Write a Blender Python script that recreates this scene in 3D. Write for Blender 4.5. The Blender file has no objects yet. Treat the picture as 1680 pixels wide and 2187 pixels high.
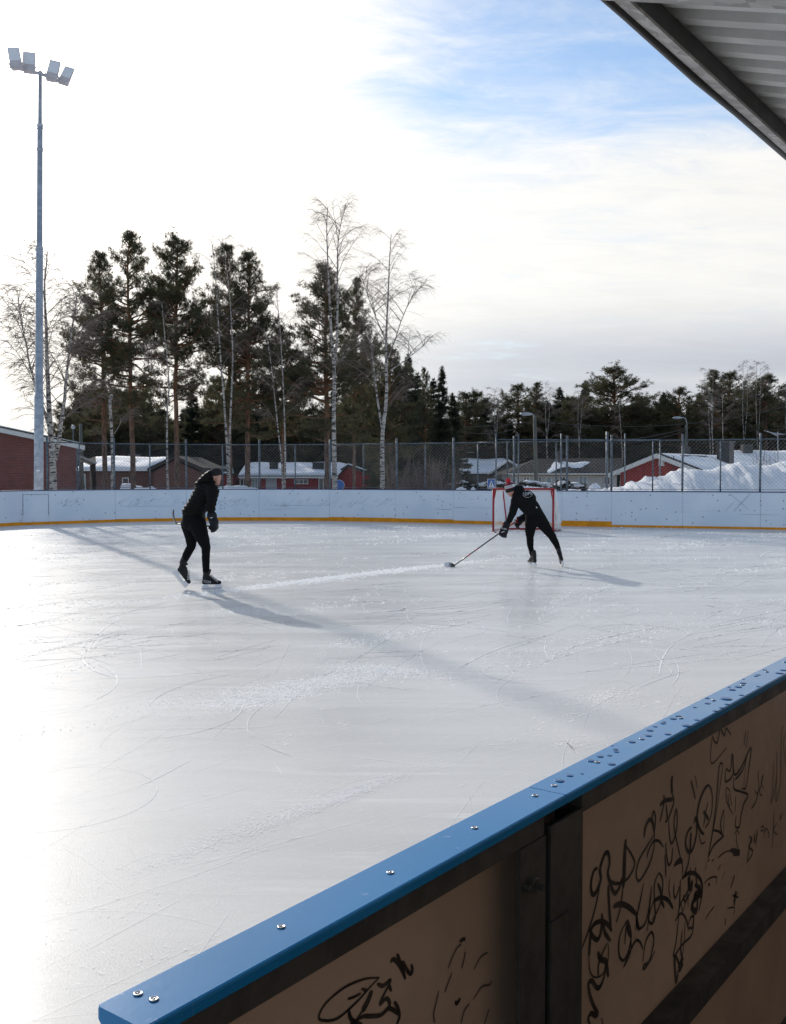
import bpy, bmesh, math, random
import numpy as np
from mathutils import Vector, Matrix, noise
from mathutils.bvhtree import BVHTree

SC = bpy.context.scene
COL = SC.collection
PI = math.pi

# ------------------------------------------------------------------ camera
CAM_Z = 1.65
FPX = 2136.0                                # focal length in units of a 1680 px wide frame
CX, CY = 840.0, 1093.5
PITCH = math.atan((CY - 1012.0) / FPX)
cd = bpy.data.cameras.new('camera')
cam = bpy.data.objects.new('camera', cd)
COL.objects.link(cam)
cam.location = (0, 0, CAM_Z)
cam.rotation_euler = (PI / 2 - PITCH, 0, 0)
cd.sensor_fit = 'VERTICAL'
cd.sensor_height = 36.0
cd.sensor_width = 36.0
cd.lens = 36.0 * FPX / 2187.0
cd.clip_start = 0.05
cd.clip_end = 6000
SC.camera = cam

# ------------------------------------------------------------------ light
SUN_EL = math.radians(24.0)
SUN_AZ = math.radians(-25.8)                # from +Y, negative to the left
SUN_DIR = Vector((math.sin(SUN_AZ) * math.cos(SUN_EL), math.cos(SUN_AZ) * math.cos(SUN_EL), math.sin(SUN_EL)))
sl = bpy.data.lights.new('sun', 'SUN')
sl.energy = 2.0
sl.angle = math.radians(0.9)
sl.color = (1.0, 0.93, 0.84)
so = bpy.data.objects.new('sun', sl)
COL.objects.link(so)
so.rotation_euler = SUN_DIR.to_track_quat('Z', 'Y').to_euler()

SC.view_settings.view_transform = 'Standard'
SC.view_settings.look = 'None'
SC.view_settings.exposure = 0.36
SC.view_settings.gamma = 1.0
SC.view_settings.use_curve_mapping = False


class NT:
    """small helper to write node trees"""
    def __init__(self, tree):
        self.t = tree
        self.n = tree.nodes
        self.l = tree.links

    def new(self, typ, **kw):
        nd = self.n.new(typ)
        for k, v in kw.items():
            setattr(nd, k, v)
        return nd

    def put(self, sock, v):
        if hasattr(v, 'is_linked') or isinstance(v, bpy.types.NodeSocket):
            self.l.new(v, sock)
        else:
            sock.default_value = v

    def math(self, op, a, b=0.0, c=None, clamp=False):
        nd = self.new('ShaderNodeMath', operation=op)
        nd.use_clamp = clamp
        self.put(nd.inputs[0], a)
        self.put(nd.inputs[1], b)
        if c is not None:
            self.put(nd.inputs[2], c)
        return nd.outputs[0]

    def vmath(self, op, a, b=None):
        nd = self.new('ShaderNodeVectorMath', operation=op)
        self.put(nd.inputs[0], a)
        if b is not None:
            self.put(nd.inputs[1], b)
        return nd.outputs['Value'] if op == 'DOT_PRODUCT' else nd.outputs[0]

    def noise(self, vec, scale, detail=4.0, rough=0.55, dist=0.0):
        nd = self.new('ShaderNodeTexNoise')
        self.put(nd.inputs['Vector'], vec)
        nd.inputs['Scale'].default_value = scale
        nd.inputs['Detail'].default_value = detail
        nd.inputs['Roughness'].default_value = rough
        nd.inputs['Distortion'].default_value = dist
        return nd.outputs['Fac']

    def ramp(self, v, lo, hi, a=0.0, b=1.0, smooth=True):
        nd = self.new('ShaderNodeMapRange')
        nd.interpolation_type = 'SMOOTHSTEP' if smooth else 'LINEAR'
        nd.clamp = True
        self.put(nd.inputs[0], v)
        for i, x in enumerate((lo, hi, a, b)):
            self.put(nd.inputs[i + 1], x)
        return nd.outputs[0]

    def mix(self, f, a, b, mode='MIX'):
        nd = self.new('ShaderNodeMix', data_type='RGBA', blend_type=mode)
        self.put(nd.inputs[0], f)
        for s, v in ((nd.inputs[6], a), (nd.inputs[7], b)):
            if isinstance(v, tuple):
                v = (*v, 1.0) if len(v) == 3 else v
            self.put(s, v)
        return nd.outputs[2]

    def mapping(self, vec, scale=(1, 1, 1), rot=(0, 0, 0), loc=(0, 0, 0)):
        nd = self.new('ShaderNodeMapping')
        self.put(nd.inputs[0], vec)
        nd.inputs['Scale'].default_value = scale
        nd.inputs['Rotation'].default_value = rot
        nd.inputs['Location'].default_value = loc
        return nd.outputs[0]

    def sep(self, vec):
        nd = self.new('ShaderNodeSeparateXYZ')
        self.put(nd.inputs[0], vec)
        return nd.outputs

    def comb(self, x, y, z):
        nd = self.new('ShaderNodeCombineXYZ')
        for s, v in zip(nd.inputs, (x, y, z)):
            self.put(s, v)
        return nd.outputs[0]


# ------------------------------------------------------------------ sky
W = bpy.data.worlds.new("World")
SC.world = W
W.use_nodes = True
W.node_tree.nodes.clear()
w = NT(W.node_tree)
tc = w.new('ShaderNodeTexCoord').outputs['Generated']
sky = w.new('ShaderNodeTexSky', sky_type='NISHITA')
sky.sun_disc = False
sky.sun_elevation = SUN_EL
sky.sun_rotation = SUN_AZ
sky.air_density = 1.0
sky.dust_density = 0.25
sky.ozone_density = 1.6
dx, dy, dz = w.sep(w.vmath('NORMALIZE', tc))
zz = w.math('ADD', w.math('MAXIMUM', dz, 0.0), 0.12)
px = w.math('DIVIDE', dx, zz)
py = w.math('DIVIDE', dy, zz)
pv = w.comb(px, py, 0.0)
ang = w.vmath('DOT_PRODUCT', w.vmath('NORMALIZE', tc), tuple(SUN_DIR))
angc = w.math('MAXIMUM', ang, 0.0)
# streaky high cloud
st = w.mapping(pv, scale=(0.70, 1.7, 1), rot=(0, 0, math.radians(-24)))
n1 = w.noise(st, 1.35, 7.0, 0.62, 0.35)
n2 = w.noise(w.mapping(pv, scale=(1.6, 3.2, 1), rot=(0, 0, math.radians(-30)), loc=(3.1, 1.7, 0)), 2.4, 8.0, 0.68, 0.5)
nn = w.math('ADD', w.math('MULTIPLY', n1, 0.5), w.math('MULTIPLY', n2, 0.5))
front = w.ramp(dy, -0.35, 0.55)                        # the cloud sheet stands in front, the sky behind is clearer
low = w.ramp(dz, 0.23, 0.37, 1.0, 0.0)                 # closed sheet towards the horizon
nearsun = w.ramp(ang, 0.865, 0.995)
bias = w.math('ADD', w.math('MULTIPLY', low, 0.36), w.math('MULTIPLY', nearsun, 0.36))
bias = w.math('MULTIPLY', bias, front)
cover = w.ramp(w.math('ADD', nn, bias), 0.37, 0.86)
# brightness of the sheet: forward scattering round the sun, greyer bands low down away from it
glow = w.math('ADD', w.math('MULTIPLY', w.math('POWER', angc, 9.0), 0.34), w.math('MULTIPLY', w.math('POWER', angc, 70.0), 3.0))
bandv = w.mapping(pv, scale=(0.10, 0.42, 1), rot=(0, 0, math.radians(-6)), loc=(0.0, 0.55, 0))
band = w.noise(bandv, 1.3, 2.5, 0.4, 0.3)
lowband = w.math('MULTIPLY', w.ramp(dz, 0.03, 0.20, 1.0, 0.0), w.ramp(ang, 0.80, 0.93, 1.0, 0.12))
grey = w.math('SUBTRACT', 1.0, w.math('MULTIPLY', lowband, w.ramp(band, 0.34, 0.58, 0.06, 0.62)))
base = w.math('ADD', w.math('MULTIPLY', front, 0.17), 0.56)
cb = w.math('MULTIPLY', w.math('ADD', base, glow), grey)
cb = w.math('MULTIPLY', cb, w.ramp(n2, 0.30, 0.70, 0.97, 1.03))
greycol = w.mix(w.ramp(grey, 0.55, 1.0), (0.90, 0.94, 1.05), (1.0, 0.985, 0.95))
greycol = w.mix(w.ramp(ang, 0.82, 0.98), greycol, (1.04, 0.985, 0.91))
cbv = w.comb(cb, cb, cb)
ccol = w.mix(1.0, greycol, cbv, 'MULTIPLY')
bg1 = w.new('ShaderNodeBackground')
bg1.inputs['Strength'].default_value = 0.125
w.l.new(sky.outputs[0], bg1.inputs['Color'])
bg2 = w.new('ShaderNodeBackground')
bg2.inputs['Strength'].default_value = 1.0
w.l.new(ccol, bg2.inputs['Color'])
mx = w.new('ShaderNodeMixShader')
w.l.new(w.math('MULTIPLY', cover, 0.97), mx.inputs[0])
w.l.new(bg1.outputs[0], mx.inputs[1])
w.l.new(bg2.outputs[0], mx.inputs[2])
wo = w.new('ShaderNodeOutputWorld')
w.l.new(mx.outputs[0], wo.inputs[0])


# ------------------------------------------------------------------ projection helpers (where a thing seen in the photo stands)
def ray(x, y):
    a = (x - CX) / FPX
    b = (CY - y) / FPX
    return Vector((a, math.cos(PITCH) + b * math.sin(PITCH), -math.sin(PITCH) + b * math.cos(PITCH)))


def at(x, y, Y):
    r = ray(x, y)
    return Vector((0, 0, CAM_Z)) + r * (Y / r.y)


def gnd(x, y, z=0.0):
    r = ray(x, y)
    return Vector((0, 0, CAM_Z)) + r * ((z - CAM_Z) / r.z)


K = 1680.0 / 3146.0


def atF(x, y, Y):
    return at(x * K, y * K, Y)


def gndF(x, y, z=0.0):
    return gnd(x * K, y * K, z)


# ------------------------------------------------------------------ mesh helpers
ORG = {}


class MB:
    def __init__(self):
        self.v = []
        self.f = []
        self.c = 0

    def add(self, vs, fs):
        vs = np.asarray(vs, dtype=np.float64).reshape(-1, 3)
        self.v.append(vs)
        c = self.c
        for f in fs:
            self.f.append([i + c for i in f])
        self.c += len(vs)
        return self

    def box(self, c, s, R=None):
        c = Vector(c)
        vs = []
        for dz_ in (-.5, .5):
            for dx_, dy_ in ((-.5, -.5), (.5, -.5), (.5, .5), (-.5, .5)):
                p = Vector((dx_ * s[0], dy_ * s[1], dz_ * s[2]))
                if R is not None:
                    p = R @ p
                vs.append(c + p)
        return self.add(vs, [(3, 2, 1, 0), (4, 5, 6, 7), (0, 1, 5, 4), (1, 2, 6, 5), (2, 3, 7, 6), (3, 0, 4, 7)])

    def quad(self, a, b, c, d):
        return self.add([a, b, c, d], [(0, 1, 2, 3)])

    def prism(self, pts, d):
        """closed polygon pts extruded by vector d"""
        d = Vector(d)
        pts = [Vector(p) for p in pts]
        n = len(pts)
        fs = [tuple(reversed(range(n))), tuple(range(n, 2 * n))]
        for i in range(n):
            j = (i + 1) % n
            fs.append((i, j, n + j, n + i))
        return self.add(pts + [p + d for p in pts], fs)

    def tube(self, pts, r, k=8, cap=True, squash=1.0):
        pts = [Vector(p) for p in pts]
        n = len(pts)
        rs = r if isinstance(r, (list, tuple)) else [r] * n
        vs = []
        up = Vector((0, 0, 1))
        a = None
        for i, p in enumerate(pts):
            t = (pts[min(i + 1, n - 1)] - pts[max(i - 1, 0)]).normalized()
            if a is None:
                a = t.cross(up)
                if a.length < 0.05:
                    a = t.cross(Vector((1, 0, 0)))
            a = (a - t * a.dot(t)).normalized()
            b = t.cross(a)
            for q in range(k):
                an = 2 * PI * q / k
                vs.append(p + (a * math.cos(an) + b * math.sin(an) * squash) * rs[i])
        fs = []
        for i in range(n - 1):
            for q in range(k):
                q2 = (q + 1) % k
                fs.append((i * k + q, i * k + q2, (i + 1) * k + q2, (i + 1) * k + q))
        if cap:
            fs.append(tuple(reversed(range(k))))
            fs.append(tuple(range((n - 1) * k, n * k)))
        return self.add(vs, fs)

    def sphere(self, c, r, seg=12, rings=8, zmin=-1.0):
        c = Vector(c)
        r = Vector(r) if not isinstance(r, (int, float)) else Vector((r, r, r))
        vs, fs = [], []
        for i in range(rings + 1):
            th = PI * i / rings
            for j in range(seg):
                ph = 2 * PI * j / seg
                z = max(math.cos(th), zmin)
                vs.append(c + Vector((math.sin(th) * math.cos(ph) * r.x, math.sin(th) * math.sin(ph) * r.y, z * r.z)))
        for i in range(rings):
            for j in range(seg):
                j2 = (j + 1) % seg
                fs.append((i * seg + j, (i + 1) * seg + j, (i + 1) * seg + j2, i * seg + j2))
        return self.add(vs, fs)

    def lathe(self, c, axis, prof, seg=20):
        """prof: list of (distance along axis, radius)"""
        c = Vector(c)
        axis = Vector(axis).normalized()
        a = axis.orthogonal().normalized()
        b = axis.cross(a)
        vs, fs = [], []
        for d, r in prof:
            for j in range(seg):
                ph = 2 * PI * j / seg
                vs.append(c + axis * d + (a * math.cos(ph) + b * math.sin(ph)) * r)
        for i in range(len(prof) - 1):
            for j in range(seg):
                j2 = (j + 1) % seg
                fs.append((i * seg + j, i * seg + j2, (i + 1) * seg + j2, (i + 1) * seg + j))
        fs.append(tuple(reversed(range(seg))))
        fs.append(tuple(range((len(prof) - 1) * seg, len(prof) * seg)))
        return self.add(vs, fs)

    def mesh(self, name, origin=(0, 0, 0), smooth=False):
        me = bpy.data.meshes.new(name)
        V = np.concatenate(self.v) - np.array(origin) if self.v else np.zeros((0, 3))
        me.from_pydata(V.tolist(), [], self.f)
        me.update()
        if smooth:
            me.shade_smooth()
        return me


class TriSoup:
    """fast mesh of triangles / quads held as arrays"""
    def __init__(self):
        self.tv = []

    def tris(self, A):                       # A (N,3,3)
        self.tv.append(np.asarray(A, dtype=np.float32))

    def segs(self, P0, P1, r0, r1, k=3):
        P0 = np.asarray(P0, float); P1 = np.asarray(P1, float)
        n = len(P0)
        if n == 0:
            return
        r0 = np.broadcast_to(r0, (n,)); r1 = np.broadcast_to(r1, (n,))
        t = P1 - P0
        t = t / (np.linalg.norm(t, axis=1, keepdims=True) + 1e-9)
        up = np.where(np.abs(t[:, 2:3]) > 0.9, np.array([[1., 0, 0]]), np.array([[0, 0, 1.]]))
        a = np.cross(t, up); a /= (np.linalg.norm(a, axis=1, keepdims=True) + 1e-9)
        b = np.cross(t, a)
        ring0, ring1 = [], []
        for q in range(k):
            an = 2 * PI * q / k
            d = a * math.cos(an) + b * math.sin(an)
            ring0.append(P0 + d * r0[:, None]); ring1.append(P1 + d * r1[:, None])
        for q in range(k):
            q2 = (q + 1) % k
            self.tris(np.stack([ring0[q], ring0[q2], ring1[q2]], 1))
            self.tris(np.stack([ring0[q], ring1[q2], ring1[q]], 1))

    def array(self):
        return np.concatenate(self.tv) if self.tv else np.zeros((0, 3, 3), np.float32)

    def mesh(self, name, origin=(0, 0, 0)):
        A = self.array().reshape(-1, 3) - np.array(origin, dtype=np.float32)
        n = len(A) // 3
        me = bpy.data.meshes.new(name)
        me.vertices.add(3 * n); me.loops.add(3 * n); me.polygons.add(n)
        me.vertices.foreach_set('co', A.astype(np.float32).ravel())
        me.loops.foreach_set('vertex_index', np.arange(3 * n, dtype=np.int32))
        me.polygons.foreach_set('loop_start', np.arange(0, 3 * n, 3, dtype=np.int32))
        me.polygons.foreach_set('loop_total', np.full(n, 3, dtype=np.int32))
        me.update()
        return me


def tag(o, label=None, cat=None, group=None, kind=None):
    if label: o['label'] = label
    if cat: o['category'] = cat
    if group: o['group'] = group
    if kind: o['kind'] = kind
    return o


def thing(name, label, cat, loc=(0, 0, 0), group=None):
    o = bpy.data.objects.new(name, None)
    o.empty_display_size = 0.2
    COL.objects.link(o)
    o.location = loc
    ORG[o] = Vector(loc)
    return tag(o, label, cat, group)


def put(name, m, material, parent=None, smooth=False, origin=None):
    """link a mesh (MB / TriSoup / mesh data in world coordinates) as one object"""
    org = ORG[parent] if parent is not None else Vector(origin if origin is not None else (0, 0, 0))
    if isinstance(m, MB):
        me = m.mesh(name, org, smooth)
    elif isinstance(m, TriSoup):
        me = m.mesh(name, org)
    else:
        me = m
        me.name = name
        me.transform(Matrix.Translation(-org))
        if smooth:
            me.shade_smooth()
    o = bpy.data.objects.new(name, me)
    COL.objects.link(o)
    if material is not None:
        me.materials.append(material)
    if parent is not None:
        o.parent = parent
    else:
        o.location = org
    ORG[o] = org
    return o


def copy_tree(o, parent=None):
    c = o.copy()
    COL.objects.link(c)
    if parent is not None:
        c.parent = parent
    for ch in list(o.children):
        copy_tree(ch, c)
    return c


# ------------------------------------------------------------------ materials
def new_mat(name):
    m = bpy.data.materials.new(name)
    m.use_nodes = True
    nt = NT(m.node_tree)
    b = m.node_tree.nodes['Principled BSDF']
    return m, nt, b


def mat(name, col, rough=0.6, metal=0.0, var=0.0, vscale=4.0, stretch=(1, 1, 1), bump=0.0, bscale=40.0, spec=None, col2=None):
    m, nt, b = new_mat(name)
    b.inputs['Roughness'].default_value = rough
    b.inputs['Metallic'].default_value = metal
    if spec is not None:
        b.inputs['Specular IOR Level'].default_value = spec
    t = nt.new('ShaderNodeTexCoord').outputs['Object']
    if var > 0 or col2:
        c2 = col2 or tuple(max(0, x * (1 - var)) for x in col)
        n = nt.noise(nt.mapping(t, scale=stretch), vscale, 5.0, 0.6)
        nt.l.new(nt.mix(nt.ramp(n, 0.35, 0.65), col, c2), b.inputs['Base Color'])
        nt.l.new(nt.ramp(n, 0.3, 0.7, rough * 0.85, min(1, rough * 1.15)), b.inputs['Roughness'])
    else:
        b.inputs['Base Color'].default_value = (*col, 1)
    if bump > 0:
        bn = nt.new('ShaderNodeBump')
        bn.inputs['Strength'].default_value = bump
        bn.inputs['Distance'].default_value = 0.02
        nt.l.new(nt.noise(t, bscale, 4.0, 0.6), bn.inputs['Height'])
        nt.l.new(bn.outputs[0], b.inputs['Normal'])
    return m


def ice_mat(name='ice', plain=None):
    m, nt, b = new_mat(name)
    t = nt.new('ShaderNodeTexCoord').outputs['Object']
    r = math.radians(-44)
    streak = nt.noise(nt.mapping(t, scale=(0.22, 1.5, 1), rot=(0, 0, r)), 1.0, 6.0, 0.62, 0.4)
    streak2 = nt.noise(nt.mapping(t, scale=(0.5, 5.0, 1), rot=(0, 0, math.radians(-49)), loc=(4, 2, 0)), 1.1, 6.0, 0.65, 0.8)
    cloud = nt.noise(t, 0.35, 4.0, 0.5)
    frost = nt.math('MULTIPLY', nt.ramp(streak2, 0.52, 0.70), nt.ramp(cloud, 0.40, 0.62))
    col = nt.mix(nt.ramp(streak, 0.34, 0.66), (0.64, 0.645, 0.63), (0.73, 0.73, 0.71))
    col = nt.mix(nt.math('MULTIPLY', frost, 0.9), col, (0.88, 0.88, 0.87))
    fine = nt.noise(nt.mapping(t, scale=(1, 2.2, 1), rot=(0, 0, r)), 22.0, 5.0, 0.7)
    col = nt.mix(nt.math('MULTIPLY', nt.ramp(fine, 0.54, 0.70), 0.6), col, (0.84, 0.84, 0.83))
    if plain:
        b.inputs['Base Color'].default_value = (*plain, 1)
    else:
        nt.l.new(col, b.inputs['Base Color'])
    rg = nt.ramp(streak, 0.32, 0.68, 0.44, 0.56)
    rg = nt.math('ADD', rg, nt.math('MULTIPLY', frost, 0.22))
    nt.l.new(rg, b.inputs['Roughness'])
    b.inputs['IOR'].default_value = 1.31
    b.inputs['Specular IOR Level'].default_value = 0.20
    b.inputs['Coat Weight'].default_value = 0.45
    b.inputs['Coat IOR'].default_value = 1.31
    nt.l.new(nt.ramp(streak, 0.32, 0.68, 0.12, 0.22), b.inputs['Coat Roughness'])
    bn = nt.new('ShaderNodeBump')
    bn.inputs['Strength'].default_value = 0.35
    bn.inputs['Distance'].default_value = 0.003
    h = nt.math('ADD', nt.noise(t, 110.0, 3.0, 0.6), nt.math('MULTIPLY', nt.noise(nt.mapping(t, scale=(.4, 2.5, 1), rot=(0, 0, r)), 9.0, 4.0, 0.6), 0.8))
    nt.l.new(h, bn.inputs['Height'])
    nt.l.new(bn.outputs[0], b.inputs['Normal'])
    b2 = nt.new('ShaderNodeBump')
    b2.inputs['Strength'].default_value = 0.16
    b2.inputs['Distance'].default_value = 0.0025
    nt.l.new(nt.noise(t, 260.0, 2.0, 0.6), b2.inputs['Height'])
    nt.l.new(b2.outputs[0], b.inputs['Coat Normal'])
    return m


def board_mat():
    m, nt, b = new_mat('rink_plastic')
    t = nt.new('ShaderNodeTexCoord').outputs['Object']
    big = nt.noise(t, 0.8, 4.0, 0.5)
    col = nt.mix(nt.ramp(big, 0.35, 0.65), (0.68, 0.735, 0.83), (0.75, 0.80, 0.88))
    # rubber specks left by pucks
    v = nt.new('ShaderNodeTexVoronoi')
    nt.put(v.inputs['Vector'], nt.mapping(t, scale=(1, 1, 1)))
    v.inputs['Scale'].default_value = 7.0
    sp = nt.ramp(v.outputs['Distance'], 0.10, 0.20, 1.0, 0.0)
    vc = nt.sep(v.outputs['Color'])[0]
    sp = nt.math('MULTIPLY', sp, nt.ramp(vc, 0.60, 0.64))
    x, y, z = nt.sep(t)
    st = nt.noise(nt.mapping(t, scale=(0.7, 0.7, 26)), 1.0, 5.0, 0.65)
    st = nt.math('MULTIPLY', nt.ramp(st, 0.60, 0.74), nt.ramp(z, 0.2, 0.5))
    st = nt.math('MULTIPLY', st, nt.ramp(z, 0.55, 0.95, 1.0, 0.2))
    # leaning scuffs
    sc = nt.noise(nt.mapping(t, scale=(2.2, 2.2, 14), rot=(0, math.radians(38), 0)), 1.0, 4.0, 0.7)
    sc = nt.math('MULTIPLY', nt.ramp(sc, 0.62, 0.72), nt.ramp(z, 0.35, 0.6))
    sc = nt.math('MULTIPLY', sc, nt.ramp(big, 0.45, 0.6))
    col = nt.mix(nt.math('MULTIPLY', st, 0.55), col, (0.22, 0.24, 0.28))
    col = nt.mix(nt.math('MULTIPLY', sc, 0.5), col, (0.20, 0.21, 0.24))
    col = nt.mix(nt.math('MULTIPLY', sp, 0.75), col, (0.08, 0.085, 0.10))
    nt.l.new(col, b.inputs['Base Color'])
    b.inputs['Roughness'].default_value = 0.45
    return m


def brick_mat(name, c1, c2, mortar, bw=0.26, bh=0.075):
    m, nt, b = new_mat(name)
    t = nt.new('ShaderNodeTexCoord').outputs['Object']
    x, y, z = nt.sep(t)
    v = nt.comb(nt.math('ADD', x, y), z, 0.0)
    br = nt.new('ShaderNodeTexBrick')
    nt.put(br.inputs['Vector'], v)
    br.inputs['Scale'].default_value = 1.0
    br.inputs['Brick Width'].default_value = bw
    br.inputs['Row Height'].default_value = bh
    br.inputs['Mortar Size'].default_value = bh * 0.13
    br.inputs['Color1'].default_value = (*c1, 1)
    br.inputs['Color2'].default_value = (*c2, 1)
    br.inputs['Mortar'].default_value = (*mortar, 1)
    n = nt.noise(t, 1.3, 5.0, 0.6)
    c = nt.mix(nt.ramp(n, 0.3, 0.7, 0.0, 0.35), br.outputs[0], tuple(x * 0.55 for x in c1))
    nt.l.new(c, b.inputs['Base Color'])
    b.inputs['Roughness'].default_value = 0.85
    return m


def birch_mat():
    m, nt, b = new_mat('birch_bark')
    t = nt.new('ShaderNodeTexCoord').outputs['Object']
    n = nt.noise(nt.mapping(t, scale=(2.2, 2.2, 7)), 1.4, 5.0, 0.65)
    n2 = nt.noise(nt.mapping(t, scale=(5, 5, 26)), 1.0, 3.0, 0.6)
    n3 = nt.noise(t, 3.0, 5.0, 0.7)
    k = nt.math('MAXIMUM', nt.ramp(n, 0.52, 0.58), nt.math('MULTIPLY', nt.ramp(n2, 0.56, 0.62), 0.85))
    c = nt.mix(nt.ramp(n3, 0.35, 0.7), (0.50, 0.45, 0.40), (0.28, 0.25, 0.23))
    nt.l.new(nt.mix(k, c, (0.035, 0.03, 0.028)), b.inputs['Base Color'])
    b.inputs['Roughness'].default_value = 0.8
    return m


def pine_mat():
    m, nt, b = new_mat('pine_bark')
    t = nt.new('ShaderNodeTexCoord').outputs['Object']
    n = nt.noise(nt.mapping(t, scale=(6, 6, 1.6)), 1.5, 5.0, 0.65)
    z = nt.sep(t)[2]
    up = nt.ramp(z, 3.0, 9.0)
    lo = nt.mix(nt.ramp(n, 0.4, 0.6), (0.16, 0.10, 0.075), (0.055, 0.038, 0.03))
    hi = nt.mix(nt.ramp(n, 0.4, 0.62), (0.26, 0.115, 0.05), (0.11, 0.06, 0.035))
    nt.l.new(nt.mix(up, lo, hi), b.inputs['Base Color'])
    b.inputs['Roughness'].default_value = 0.9
    return m


def snow_mat():
    m, nt, b = new_mat('snow')
    t = nt.new('ShaderNodeTexCoord').outputs['Object']
    n = nt.noise(t, 1.1, 6.0, 0.6)
    nt.l.new(nt.mix(nt.ramp(n, 0.35, 0.7), (0.84, 0.85, 0.87), (0.74, 0.76, 0.79)), b.inputs['Base Color'])
    b.inputs['Roughness'].default_value = 0.7
    b.inputs['Subsurface Weight'].default_value = 0.15
    b.inputs['Subsurface Radius'].default_value = (0.05, 0.06, 0.08)
    bn = nt.new('ShaderNodeBump')
    bn.inputs['Strength'].default_value = 0.5
    bn.inputs['Distance'].default_value = 0.08
    nt.l.new(nt.noise(t, 5.0, 6.0, 0.65), bn.inputs['Height'])
    nt.l.new(bn.outputs[0], b.inputs['Normal'])
    return m


def galv_mat(name, c1=(0.42, 0.45, 0.48), c2=(0.30, 0.33, 0.36), rough=0.5, metal=0.55, scale=30.0):
    m, nt, b = new_mat(name)
    t = nt.new('ShaderNodeTexCoord').outputs['Object']
    v = nt.new('ShaderNodeTexVoronoi')
    nt.put(v.inputs['Vector'], t)
    v.inputs['Scale'].default_value = scale
    n = nt.noise(t, 2.5, 5.0, 0.6)
    f = nt.math('ADD', nt.math('MULTIPLY', nt.sep(v.outputs['Color'])[0], 0.45), nt.math('MULTIPLY', n, 0.6))
    nt.l.new(nt.mix(nt.ramp(f, 0.25, 0.75), c1, c2), b.inputs['Base Color'])
    b.inputs['Metallic'].default_value = metal
    nt.l.new(nt.ramp(f, 0.25, 0.75, rough * 0.8, rough * 1.2), b.inputs['Roughness'])
    return m


def foliage_mat(name, c1, c2, scale=0.9):
    m, nt, b = new_mat(name)
    t = nt.new('ShaderNodeTexCoord').outputs['Object']
    n = nt.noise(t, scale, 4.0, 0.6)
    nt.l.new(nt.mix(nt.ramp(n, 0.35, 0.65), c1, c2), b.inputs['Base Color'])
    b.inputs['Roughness'].default_value = 0.65
    b.inputs['Specular IOR Level'].default_value = 0.25
    tr = nt.new('ShaderNodeBsdfTranslucent')
    nt.l.new(nt.mix(nt.ramp(n, 0.35, 0.65), tuple(x * 1.7 for x in c1), tuple(x * 1.7 for x in c2)), tr.inputs[0])
    ms = nt.new('ShaderNodeMixShader')
    ms.inputs[0].default_value = 0.42
    nt.l.new(b.outputs[0], ms.inputs[1]); nt.l.new(tr.outputs[0], ms.inputs[2])
    nt.l.new(ms.outputs[0], m.node_tree.nodes['Material Output'].inputs[0])
    return m


def cap_mat():
    m, nt, b = new_mat('blue_cap_plastic')
    t = nt.new('ShaderNodeTexCoord').outputs['Object']
    n = nt.noise(t, 5.0, 4.0, 0.6)
    sc = nt.noise(nt.mapping(t, scale=(40, 40, 1), rot=(0, 0, 0.6)), 1.0, 5.0, 0.75)
    c = nt.mix(nt.ramp(n, 0.3, 0.7), (0.012, 0.215, 0.52), (0.018, 0.24, 0.57))
    c = nt.mix(nt.math('MULTIPLY', nt.ramp(sc, 0.64, 0.74), 0.7), c, (0.40, 0.55, 0.78))
    nt.l.new(c, b.inputs['Base Color'])
    nt.l.new(nt.ramp(n, 0.3, 0.7, 0.15, 0.22), b.inputs['Roughness'])
    b.inputs['Specular IOR Level'].default_value = 0.26
    bn = nt.new('ShaderNodeBump')
    bn.inputs['Strength'].default_value = 0.12
    bn.inputs['Distance'].default_value = 0.002
    nt.l.new(nt.noise(t, 60.0, 5.0, 0.7), bn.inputs['Height'])
    nt.l.new(bn.outputs[0], b.inputs['Normal'])
    return m


M = {}
M['ice'] = ice_mat()
M['mark'] = ice_mat('ice_scratch', (0.97, 0.97, 0.965))
def ice_gloss(m_):
    q = m_.node_tree.nodes['Principled BSDF'].inputs
    q['IOR'].default_value = 1.31
    q['Specular IOR Level'].default_value = 0.20
    q['Coat Weight'].default_value = 0.45
    q['Coat IOR'].default_value = 1.31
    q['Coat Roughness'].default_value = 0.2
sm_, snt_, sb_ = new_mat('shaved_ice')
sb_.inputs['Base Color'].default_value = (0.96, 0.965, 0.97, 1)
sb_.inputs['Roughness'].default_value = 0.6
str_ = snt_.new('ShaderNodeBsdfTranslucent')
str_.inputs[0].default_value = (0.97, 0.975, 0.98, 1)
sms_ = snt_.new('ShaderNodeMixShader')
sms_.inputs[0].default_value = 0.65
snt_.l.new(sb_.outputs[0], sms_.inputs[1]); snt_.l.new(str_.outputs[0], sms_.inputs[2])
snt_.l.new(sms_.outputs[0], sm_.node_tree.nodes['Material Output'].inputs[0])
ice_gloss(sm_)
M['shaving'] = sm_
M['board'] = board_mat()
M['kick'] = mat('yellow_kick_plastic', (0.86, 0.32, 0.012), 0.6, spec=0.2, var=0.2, vscale=3, bump=0.1)
M['capdark'] = mat('navy_cap_plastic', (0.035, 0.06, 0.16), 0.4, var=0.3, vscale=3)
M['capblue'] = cap_mat()
M['fence'] = galv_mat('fence_steel', (0.15, 0.18, 0.21), (0.09, 0.11, 0.13), 0.55, 0.3, 20)
M['wire'] = mat('fence_wire', (0.15, 0.165, 0.18), 0.6, 0.2)
M['frame'] = mat('frame_steel', (0.085, 0.085, 0.085), 0.55, 0.4, var=0.35, vscale=14, bump=0.08, bscale=90)
M['panel'] = mat('beige_panel', (0.55, 0.41, 0.325), 0.35, var=0.22, vscale=2.4, bump=0.05, bscale=30)
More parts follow.
